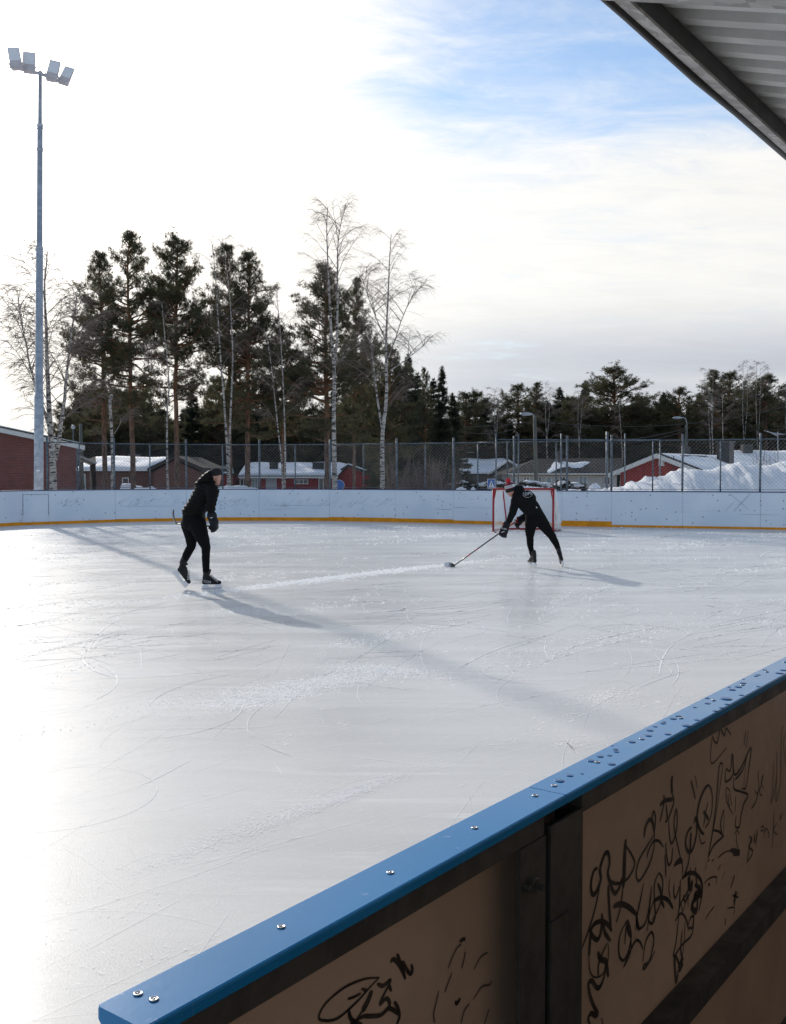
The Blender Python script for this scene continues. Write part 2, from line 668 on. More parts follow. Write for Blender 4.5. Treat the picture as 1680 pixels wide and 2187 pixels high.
M['ink'] = mat('marker_ink', (0.006, 0.006, 0.008), 0.45, col2=(0.05, 0.04, 0.035), vscale=9)
M['faintink'] = mat('faded_marker_ink', (0.09, 0.07, 0.06), 0.5)
M['screw'] = mat('screw_steel', (0.62, 0.62, 0.62), 0.22, 1.0)
M['black'] = mat('gap_shade_black', (0.006, 0.006, 0.006), 0.8)
M['pole'] = galv_mat('pole_zinc', (0.46, 0.50, 0.56), (0.32, 0.36, 0.42), 0.55, 0.1, 9)
M['lamp'] = mat('floodlight_body', (0.60, 0.54, 0.54), 0.5, 0.1, var=0.1)
M['lampglass'] = mat('floodlight_glass', (0.80, 0.80, 0.82), 0.25, 0.0, var=0.08)
M['snow'] = snow_mat()
M['ground'] = M['snow']
M['birch'] = birch_mat()
M['twig'] = mat('birch_twig', (0.17, 0.125, 0.105), 0.8)
M['pine'] = pine_mat()
M['needle'] = foliage_mat('pine_needles', (0.085, 0.085, 0.045), (0.045, 0.046, 0.028))
M['spruce'] = foliage_mat('spruce_needles', (0.045, 0.050, 0.030), (0.026, 0.030, 0.020))
M['farneedle'] = foliage_mat('far_needles', (0.075, 0.070, 0.042), (0.036, 0.038, 0.024), 0.35)
M['sprucebark'] = mat('spruce_bark', (0.05, 0.04, 0.034), 0.9, var=0.4, vscale=5)
M['brick'] = brick_mat('red_brick', (0.23, 0.060, 0.045), (0.15, 0.042, 0.034), (0.16, 0.12, 0.11))
M['brownbrick'] = brick_mat('brown_brick', (0.17, 0.065, 0.045), (0.12, 0.048, 0.036), (0.14, 0.10, 0.09))
M['whitebrick'] = brick_mat('white_brick', (0.62, 0.58, 0.53), (0.52, 0.49, 0.45), (0.38, 0.35, 0.32), 0.28, 0.085)
M['redwood'] = mat('red_board_wall', (0.30, 0.022, 0.018), 0.7, var=0.35, vscale=2.0, stretch=(6, 6, 0.3))
M['fascia'] = mat('white_fascia', (0.66, 0.65, 0.62), 0.6, var=0.1, vscale=3)
M['tile'] = mat('dark_roof_tile', (0.050, 0.048, 0.048), 0.9, spec=0.1, var=0.4, vscale=3, stretch=(1, 1, 6), bump=0.4, bscale=9)
M['darkwood'] = mat('dark_brown_wood', (0.045, 0.032, 0.025), 0.75, var=0.3, vscale=3)
M['ochre'] = mat('ochre_boards', (0.52, 0.33, 0.12), 0.7, var=0.2, vscale=5)
M['window'] = mat('window_glass', (0.07, 0.085, 0.09), 0.08, 0.0, spec=0.8)
M['curtain'] = mat('curtained_glass', (0.30, 0.38, 0.38), 0.2, var=0.15, vscale=2)
M['winframe'] = mat('window_frame_paint', (0.68, 0.67, 0.64), 0.5)
M['door'] = mat('grey_door_paint', (0.42, 0.42, 0.42), 0.5, var=0.1)
M['chimney'] = mat('chimney_sheet', (0.05, 0.05, 0.055), 0.55, 0.3, var=0.3)
M['gable'] = mat('grey_brown_boards', (0.11, 0.105, 0.09), 0.75, var=0.3, vscale=2, stretch=(6, 6, .4))
M['goalred'] = mat('red_goal_paint', (0.36, 0.012, 0.020), 0.35, var=0.25, vscale=6)
M['net'] = mat('white_net_cord', (0.82, 0.82, 0.82), 0.8)
M['puck'] = mat('puck_rubber', (0.012, 0.012, 0.012), 0.6)
M['woodpole'] = mat('weathered_pole', (0.13, 0.135, 0.115), 0.8, var=0.3, vscale=4, stretch=(5, 5, .5))
M['lampgrey'] = mat('street_lamp_shell', (0.36, 0.38, 0.41), 0.4, 0.2)
M['cable'] = mat('cable_rubber', (0.03, 0.03, 0.03), 0.6)
M['signblue'] = mat('sign_blue', (0.02, 0.10, 0.36), 0.4)
M['signwhite'] = mat('sign_white', (0.72, 0.74, 0.76), 0.4)
M['signblack'] = mat('sign_black', (0.01, 0.01, 0.012), 0.5)
M['hedge'] = foliage_mat('hedge_leaves', (0.030, 0.030, 0.020), (0.016, 0.016, 0.012), 4.0)
M['sheet'] = mat('roof_sheet', (0.68, 0.69, 0.67), 0.42, 0.0, var=0.22, vscale=3, stretch=(1.5, 1.5, 1.5))
M['fasciazinc'] = galv_mat('roof_fascia_zinc', (0.56, 0.55, 0.53), (0.36, 0.35, 0.34), 0.5, 0.0, 40)
M['beam'] = mat('roof_beam_paint', (0.060, 0.068, 0.066), 0.5, var=0.2, vscale=6)
M['gutter'] = mat('gutter_rubber', (0.016, 0.015, 0.014), 0.35)
M['wallwood'] = mat('shade_wall_wood', (0.27, 0.21, 0.16), 0.8, var=0.4, vscale=3, stretch=(6, 6, .5))
M['floor'] = mat('shelter_floor_rubber', (0.035, 0.033, 0.032), 0.8, var=0.3, vscale=8)
M['skin'] = mat('skin', (0.52, 0.27, 0.20), 0.5, var=0.12, vscale=25)
M['hair'] = mat('brown_hair', (0.09, 0.055, 0.03), 0.6)
M['jacket'] = mat('black_puffer_nylon', (0.008, 0.0072, 0.0068), 0.6, spec=0.09)
M['hoodie'] = mat('black_hoodie_cotton', (0.008, 0.0085, 0.009), 0.9, spec=0.15, bump=0.15, bscale=120)
M['trousers'] = mat('black_trousers_cotton', (0.006, 0.006, 0.0065), 0.9, spec=0.15, bump=0.2, bscale=60)
M['beanie'] = mat('black_knit', (0.010, 0.010, 0.011), 0.9, bump=0.4, bscale=180)
M['glove'] = mat('black_glove', (0.010, 0.0105, 0.015), 0.6, spec=0.25, var=0.3, vscale=20, bump=0.2, bscale=50)
M['boot'] = mat('black_skate_boot', (0.012, 0.012, 0.013), 0.4, spec=0.3, var=0.3, vscale=15)
M['holder'] = mat('white_blade_holder', (0.78, 0.79, 0.82), 0.3)
M['steel'] = mat('polished_steel', (0.70, 0.71, 0.73), 0.18, 1.0)
M['lace'] = mat('white_lace', (0.75, 0.75, 0.74), 0.8)
M['print'] = mat('white_print', (0.78, 0.78, 0.78), 0.6)
M['redknit'] = mat('red_knit', (0.55, 0.015, 0.03), 0.9, bump=0.4, bscale=150)
M['maroonknit'] = mat('maroon_knit', (0.16, 0.012, 0.02), 0.9, bump=0.3, bscale=150)
M['whiteknit'] = mat('white_knit', (0.76, 0.76, 0.80), 0.9, bump=0.3, bscale=150)
M['stick'] = mat('black_carbon_stick', (0.016, 0.016, 0.017), 0.3, spec=0.6)
M['stickred'] = mat('red_stick_grip', (0.50, 0.015, 0.025), 0.4)
M['tape'] = mat('white_blade_tape', (0.74, 0.74, 0.76), 0.7, var=0.12, vscale=30)
M['gloved_red'] = mat('red_glove_trim', (0.42, 0.015, 0.02), 0.5)
wm, wnt, wb = new_mat('water_drop')
wb.inputs['Base Color'].default_value = (0.012, 0.10, 0.30, 1)  # opaque dark blue painted in place of light passing through clear water
wb.inputs['Roughness'].default_value = 0.12
wb.inputs['IOR'].default_value = 1.33
M['water'] = wm

# ================================================================== RINK FRAME
YAW = math.radians(37.0)
U = Vector((math.sin(YAW), math.cos(YAW), 0))       # along the near boards
N = Vector((math.cos(YAW), -math.sin(YAW), 0))      # from the ice towards the shelter
RN = Matrix((U, N, Vector((0, 0, 1)))).transposed()  # columns = s, t, z


def P(s, t, z):
    return U * s + N * t + Vector((0, 0, z))


def on_t(xF, yF, t):
    """point of the photo (full pixels) on the upright plane at offset t"""
    r = ray(xF * K, yF * K)
    return Vector((0, 0, CAM_Z)) + r * (t / r.dot(N))


# far boards: foot of the boards as full photo pixels
FOOT = [(-900, 2192), (-620, 2160), (-330, 2132), (-90, 2111), (92, 2100.6), (198, 2097), (464, 2088), (748, 2083.3), (1038, 2082.2), (1319, 2083.4), (1583, 2088),
        (1814, 2093), (2030, 2098.5), (2248, 2103.5), (2447, 2107.5), (2731, 2112), (3042, 2117.2), (3340, 2123), (3640, 2130)]
KICK = [.10, .10, .10, .10, .09, .09, .10, .12, .12, .14, .13, .10, .09, .17, .065, .065, .065, .065]
FP = [gndF(x, y) for x, y in FOOT]
BH = 1.125

# ------------------------------------------------------------------ ground, ice
def ground_z(x, y):
    r = math.hypot(x, y)
    t = min(max((y - 37) / 22, 0), 1)
    t = t * t * (3 - 2 * t)
    z = -0.07 - 0.85 * t
    if y > 37:
        z += (noise.noise(Vector((x * .12, y * .12, 0))) * .25) * t
    return z


g = MB()
xs = [-2500, -900, -400, -200] + list(np.linspace(-110, 110, 61)) + [200, 400, 900, 2500]
ys = [-400, -100, -30, 0, 20, 30] + list(np.linspace(34, 150, 50)) + [200, 300, 500, 900, 2500]
gv = [(x, y, ground_z(x, y)) for y in ys for x in xs]
nx = len(xs)
gf = [(j * nx + i, j * nx + i + 1, (j + 1) * nx + i + 1, (j + 1) * nx + i) for j in range(len(ys) - 1) for i in range(nx - 1)]
g.add(gv, gf)
tag(put('ground', g, M['snow'], smooth=True), kind='structure')

ice_b = MB()
near = [P(60, -.83, 0), P(-1.0, -.83, 0), P(-14, -.83, 0)]
poly = [p.copy() for p in FP] + near
cen = Vector((0, 14, 0))
ice_b.add([(p.x, p.y, 0) for p in poly], [tuple(reversed(range(len(poly))))])
ICE = put('ice', ice_b, M['ice'])
tag(ICE, kind='structure')

# ------------------------------------------------------------------ far boards with panels
mid = (FP[8] + FP[9]) / 2
rink = thing('rink_board', 'white plastic rink boards along the far side with yellow kick strip and navy top rail', 'rink boards', (mid.x, mid.y, 0))
for i in range(len(FP) - 1):
    a, b2 = FP[i], FP[i + 1]
    d = (b2 - a).normalized()
    nrm = Vector((-d.y, d.x, 0))                    # away from the ice
    L = (b2 - a).length
    e = 0.006
    R = Matrix((d, nrm, Vector((0, 0, 1)))).transposed()
    c = (a + b2) / 2
    kh = KICK[i]
    pb = MB().box(c + nrm * .012 + Vector((0, 0, (BH - .03 + kh) / 2)), (L - e, .024, BH - .03 - kh), R)
    pan = put('panel', pb, M['board'], rink)
    kb = MB().box(c + nrm * .004 + Vector((0, 0, kh / 2)), (L - e, .040, kh), R)
    put('kick_strip', kb, M['kick'], pan)
    put('top_rail', MB().box(c + nrm * .03 + Vector((0, 0, BH - .015)), (L + .002, .09, .032), R), M['capdark'], pan)
    sb = MB()
    sb.box(a + nrm * .06 + Vector((0, 0, .54)), (.06, .06, 1.07), R)
    put('support_post', sb, M['frame'], pan)
# the framed gate outline in the left of the boards
a, b2 = FP[4], FP[5]
d = (b2 - a).normalized(); nrm = Vector((-d.y, d.x, 0))
gt = MB()
gt.tube([a + d * .02 - nrm * .004 + Vector((0, 0, .30)), a + d * .02 - nrm * .004 + Vector((0, 0, .98)), b2 - d * .02 - nrm * .004 + Vector((0, 0, .98)), b2 - d * .02 - nrm * .004 + Vector((0, 0, .30))], .008, 4)
put('gate_seam', gt, mat('gate_seam_rubber', (0.30, 0.32, 0.36), 0.7, var=0.5, vscale=9), rink)


def scuff(pts, r):
    s = MB()
    s.tube(pts, r, 3)
    put('scuff_mark', s, M['scuff'], rink)


M['scuff'] = mat('scuff_rubber', (0.34, 0.37, 0.42), 0.7)


def on_board(xF, yF):
    best = None
    r = ray(xF * K, yF * K)
    for i in range(len(FP) - 1):
        a, b2 = FP[i], FP[i + 1]
        d = b2 - a
        nr = Vector((-d.y, d.x, 0)).normalized()
        k = a.dot(nr) / r.dot(nr)
        q = r * k
        s = (q - a).dot(d) / d.length_squared
        if -1e-3 <= s <= 1.001:
            return Vector((q.x, q.y, CAM_Z + r.z * k)) - nr * .003
    return None


for X0, Y0, X1, Y1, rr in [(2935, 2046, 3004, 1972, .012), (2918, 1972, 2998, 2040, .008), (2902, 2045, 2940, 2005, .006),
                           (1741, 2036, 1812, 2038, .012), (1815, 2029, 1880, 2032, .009), (1890, 2031, 1965, 2032, .005),
                           (480, 2026, 700, 2024, .006), (1095, 2021, 1310, 2022, .006), (1040, 2040, 1220, 2033, .004), (2960, 2058, 3130, 2060, .005)]:
    p0, p1 = on_board(X0, Y0), on_board(X1, Y1)
    if p0 and p1 and (p0 - p1).length < 4:
        scuff([p0, (p0 + p1) / 2 + Vector((0, 0, .004)), p1], [rr * .5, rr, rr * .3])
rnd = random.Random(5)
for k in range(120):
    X0 = rnd.choice([rnd.uniform(470, 740), rnd.uniform(1050, 1310), rnd.uniform(1325, 1570), rnd.uniform(210, 330), rnd.uniform(870, 990)])
    Y0 = rnd.uniform(2000, 2030)
    ln = rnd.uniform(8, 26)
    p0, p1 = on_board(X0, Y0), on_board(X0 + ln, Y0 - ln * rnd.uniform(.5, .9))
    if p0 and p1 and (p0 - p1).length < 1:
        scuff([p0, p1], [rnd.uniform(.004, .009), .001])

# ------------------------------------------------------------------ chain-link fence on the far boards
FTOP = 2.70
fence_post_x = [190, 319, 458, 601, 746, 892, 1039, 1182, 1321, 1455, 1588, 1702, 1815, 1912, 2030, 2057, 2226, 2269, 2447, 2612, 2731, 2883, 3042, 3200, 3340, 3500, 3640]
thick = {190, 458, 746, 1039, 1321, 1588, 1815, 2057, 2269, 2447, 2731, 3042, 3340, 3640}


def foot_at(xF):
    for i in range(len(FOOT) - 1):
        if FOOT[i][0] <= xF <= FOOT[i + 1][0]:
            r = ray(xF * K, 1000)
            a, b2 = FP[i], FP[i + 1]
            d = b2 - a
            nr = Vector((-d.y, d.x, 0)).normalized()
            k = (a + nr * .06).dot(nr) / (r.x * nr.x + r.y * nr.y)
            return Vector((r.x * k, r.y * k, 0))


FA = [foot_at(x) for x in fence_post_x]
fence = thing('chain_link_fence', 'tall grey chain-link fence standing along the top of the far rink boards', 'fence', (FA[8].x, FA[8].y, BH))
for x, p in zip(fence_post_x, FA):
    tk = x in thick
    h = FTOP + (.16 if tk else 0.0)
    q = MB().tube([p + Vector((0, 0, .3 if tk else BH)), p + Vector((0, 0, h))], .034 if tk else .022, 8)
    put('post', q, M['fence'], fence, True)
rl = MB()
for a, b2 in zip(FA[:-1], FA[1:]):
    rl.tube([a + Vector((0, 0, FTOP - .02)), b2 + Vector((0, 0, FTOP - .02))], .02, 6)
put('top_rail', rl, M['fence'], fence, True)
rl = MB()
for a, b2 in zip(FA[:-1], FA[1:]):
    rl.tube([a + Vector((0, 0, BH + .05)), b2 + Vector((0, 0, BH + .05))], .008, 5)
put('bottom_wire', rl, M['wire'], fence, True)


def diamond_net(A, B, z0, z1, pitch, r, soup, off=0.0):
    d = (B - A); L = d.length; d = d.normalized()
    Hh = z1 - z0
    P0, P1 = [], []
    s = -Hh
    while s < L:
        for sg in (1, -1):
            # line s + t, z = t (sg=1) or z = H - t
            t0 = max(0.0, -s); t1 = min(Hh, L - s)
            if t1 > t0:
                za, zb = (z0 + t0, z0 + t1) if sg == 1 else (z1 - t0, z1 - t1)
                P0.append(A + d * (s + t0) + Vector((0, 0, za))); P1.append(A + d * (s + t1) + Vector((0, 0, zb)))
        s += pitch
    if P0:
        # Vector z of A,B are 0
        soup.segs(np.array([list(p) for p in P0]), np.array([list(p) for p in P1]), r, r, 3)


ns = TriSoup()
for a, b2 in zip(FA[:-1], FA[1:]):
    diamond_net(a, b2, BH + .04, FTOP - .02, .115, .0027, ns)
put('wire_mesh', ns, M['wire'], fence)

# second fence a little behind the gate, on the right
for nm, xs2, Yd, top_, lab in [('chain_link_fence', [(1985, 1), (2074, 1), (2245, 1), (2428, 1.3), (2500, 1), (2640, .0)], 41.0, 3.05, 'second grey chain-link fence standing in the snow behind the goal')]:
    f2 = thing(nm, lab, 'fence', atF(2300, 1960, Yd))
    pp = []
    for x, s_ in xs2:
        q = atF(x, 1895, Yd); q.z = 0
        pp.append(q)
        put('post', MB().tube([q + Vector((0, 0, -.3)), q + Vector((0, 0, top_ + .25 * s_))], .03 if s_ < 1.2 else .05, 8), M['fence'], f2, True)
    rl = MB()
    for a, b2 in zip(pp[:-1], pp[1:]):
        rl.tube([a + Vector((0, 0, top_)), b2 + Vector((0, 0, top_))], .02, 6)
    put('top_rail', rl, M['fence'], f2, True)

# ================================================================== NEAR BOARDS (blue cap, steel frame, beige panels)
nb = thing('rink_board', 'near rink boards with bright blue rail and graffitied beige panels in a dark steel frame', 'rink boards', P(2.2, -.78, 0))
TI, TO = -.820, -.746


def cap_piece(s0, s1, name, round0=False):
    z1, z0 = BH, BH - .017
    bv = .0035
    prof = [(TI + bv, z1), (TO - bv, z1), (TO - bv * .3, z1 - bv * .3), (TO, z1 - bv), (TO, z0 + bv), (TO - bv, z0), (TI + bv, z0), (TI, z0 + bv), (TI, z1 - bv), (TI + bv * .3, z1 - bv * .3)]
    m_ = MB()
    secs = []
    cut = []
    if round0:
        R_ = .007
        for k in range(5):
            an = PI / 2 * k / 4
            cut.append((s0 + R_ - R_ * math.sin(PI / 2 - an) , R_ * (1 - math.sin(an))))
        cut = [(s0 + R_ * (1 - math.cos(an)), R_ * (1 - math.sin(an))) for an in [0.15, .5, .9, 1.25, PI / 2]]
    else:
        cut = [(s0, .0012), (s0 + .0012, 0)]
    cut += [(s1 - .0012, 0), (s1, .0012)]
    tc_ = (TI + TO) / 2
    vs, n_ = [], len(prof)
    for s, ins in cut:
        f_ = 1 - ins / (.037)
        for t, z in prof:
            vs.append(P(s, tc_ + (t - tc_) * max(f_, .3), z))
    fs = []
    for i in range(len(cut) - 1):
        for j in range(n_):
            j2 = (j + 1) % n_
            fs.append((i * n_ + j, (i + 1) * n_ + j, (i + 1) * n_ + j2, i * n_ + j2))
    fs.append(tuple(range(n_)))
    fs.append(tuple(reversed(range((len(cut) - 1) * n_, len(cut) * n_))))
    m_.add(vs, fs)
    return put('rail_cap', m_, M['capblue'], nb)


caps = [cap_piece(.598, 1.4610, 'a', True), cap_piece(1.4630, 4.6, 'b'), cap_piece(4.602, 7.7, 'c'), cap_piece(7.702, 10.8, 'd')]
# screws
scr = MB()
scr.lathe((0, 0, 0), (0, 0, 1), [(0.0, .0052), (.0012, .0050), (.0016, .0038), (.0006, .0030), (.0006, .0012)], 14)
scr.box((0, 0, .0012), (.0042, .0012, .0006))
screw_me = scr.mesh('screw', smooth=True)
screw_me.materials.append(M['screw'])
scp = [(553, 3975), (617, 3997), (1126, 3707), (1562, 3490), (1899, 3311), (2141, 3182), (2217, 3142), (2390, 3048), (2568, 2955), (2724, 2872), (2855, 2801), (2971, 2739), (3068, 2687), (3140, 2648)]
for k, (x, y) in enumerate(scp):
    p = gndF(x, y, BH + .0003)
    o = bpy.data.objects.new('screw', screw_me)
    COL.objects.link(o)
    o.parent = caps[0] if (p.dot(U) < 1.462) else caps[1]
    o.location = p - ORG[nb]
    o.rotation_euler = (0, 0, k * 1.3)

fb = MB()
# top rail of the steel frame, butted between the posts
def fbox(s0, s1, t0, t1, z0, z1, m_=None):
    m_ = m_ or MB()
    return m_.box(P((s0 + s1) / 2, (t0 + t1) / 2, (z0 + z1) / 2), (s1 - s0, t1 - t0, z1 - z0), RN)


put('top_rail', fbox(.640, 1.397, -.800, -.752, 1.077, 1.1075), M['frame'], nb)
put('top_rail', fbox(1.531, 4.55, -.800, -.752, 1.076, 1.1075), M['frame'], nb)
put('top_rail', fbox(4.66, 10.7, -.800, -.752, 1.076, 1.1075), M['frame'], nb)
put('frame_post', fbox(1.391, 1.397, -.798, -.756, .02, 1.0765, fbox(1.317, 1.397, -.755, -.749, .02, 1.0765)), M['frame'], nb)
put('frame_post', fbox(.640, .690, -.798, -.753, .02, 1.0765), M['frame'], nb)
# channel post: two flanges and a web, open at the top
cp = fbox(1.416, 1.530, -.756, -.750, .02, 1.085)
fbox(1.416, 1.422, -.800, -.757, .02, 1.085, cp)
fbox(1.524, 1.530, -.800, -.757, .02, 1.085, cp)
put('channel_post', cp, M['frame'], nb)
lp = fbox(1.412, 1.47, -.7495, -.7455, .60, .93)
put('cover_plate', lp, M['frame'], nb)
put('gap_shade_strip', fbox(1.398, 1.415, -.802, -.79, .02, 1.105), M['black'], nb)  # black strip paints in the shade of the open gap between posts
cp = fbox(4.55, 4.66, -.756, -.750, .02, 1.085)
put('channel_post', cp, M['frame'], nb)
for s0, s1 in ((.705, 1.317), (1.531, 4.55), (4.66, 10.7)):
    put('middle_rail', fbox(s0, s1, -.800, -.750, .481, .527), M['frame'], nb)
    put('bottom_rail', fbox(s0, s1, -.800, -.750, .02, .08), M['frame'], nb)
PANEL_T = -.790
pn1 = put('panel', fbox(.622, 1.397, -.816, PANEL_T - .011, .0, 1.1070), M['panel'], nb)
pn2 = put('panel', fbox(1.405, 4.60, -.816, PANEL_T - .011, .0, 1.1070), M['panel'], nb)
put('panel', fbox(4.604, 10.7, -.816, PANEL_T - .011, .0, 1.1070), M['panel'], nb)
PANEL_T = -.801
put('end_strip', fbox(.617, .6212, -.8195, -.775, .02, 1.106), M['screw'], nb)
# hex bolt and stud on the first post
bp = on_t(2125, 3535, -.749)
bm_ = MB().lathe(bp, N, [(0, .013), (.008, .013), (.010, .011), (.010, .006), (.022, .006), (.022, .001)], 6)
put('bolt', bm_, M['frame'], nb)
bm_ = MB().lathe(on_t(2100, 3548, -.749), N, [(0, .006), (.010, .006), (.011, .002)], 8)
put('bolt', bm_, M['frame'], nb)


# --------------------------------------------------------------- graffiti: marker strokes on the panels
def smooth_path(pts, n=5):
    out = []
    m_ = len(pts)
    for i in range(m_ - 1):
        p0, p1, p2, p3 = pts[max(i - 1, 0)], pts[i], pts[i + 1], pts[min(i + 2, m_ - 1)]
        for k in range(n):
            t = k / n
            out.append(tuple(0.5 * ((2 * p1[j]) + (-p0[j] + p2[j]) * t + (2 * p0[j] - 5 * p1[j] + 4 * p2[j] - p3[j]) * t * t + (-p0[j] + 3 * p1[j] - 3 * p2[j] + p3[j]) * t ** 3) for j in range(2)))
    out.append(pts[-1])
    return out


def strokes(lst, conv, panel, material, name, lift):
    m_ = MB()
    for w_, pts in lst:
        sp = smooth_path(pts) if len(pts) > 2 else pts
        q = [on_t(*conv(x, y), PANEL_T + lift) for x, y in sp]
        vs = []
        n_ = len(q)
        for i, p in enumerate(q):
            t = (q[min(i + 1, n_ - 1)] - q[max(i - 1, 0)]).normalized()
            s_ = t.cross(N).normalized()
            e = min(i, n_ - 1 - i) / max(1, n_ - 1)
            ww = w_ * .5 * (0.55 + min(1.0, e * 6) * .45)
            vs += [p + s_ * ww, p - s_ * ww]
        m_.add(vs, [(2 * i, 2 * i + 1, 2 * i + 3, 2 * i + 2) for i in range(n_ - 1)])
    return put(name, m_, material, panel)


def cA(x, y): return (2260 + .5469 * x, 2900 + .5469 * y)
def cB(x, y): return (1200 + .5952 * x, 3550 + .5952 * y)


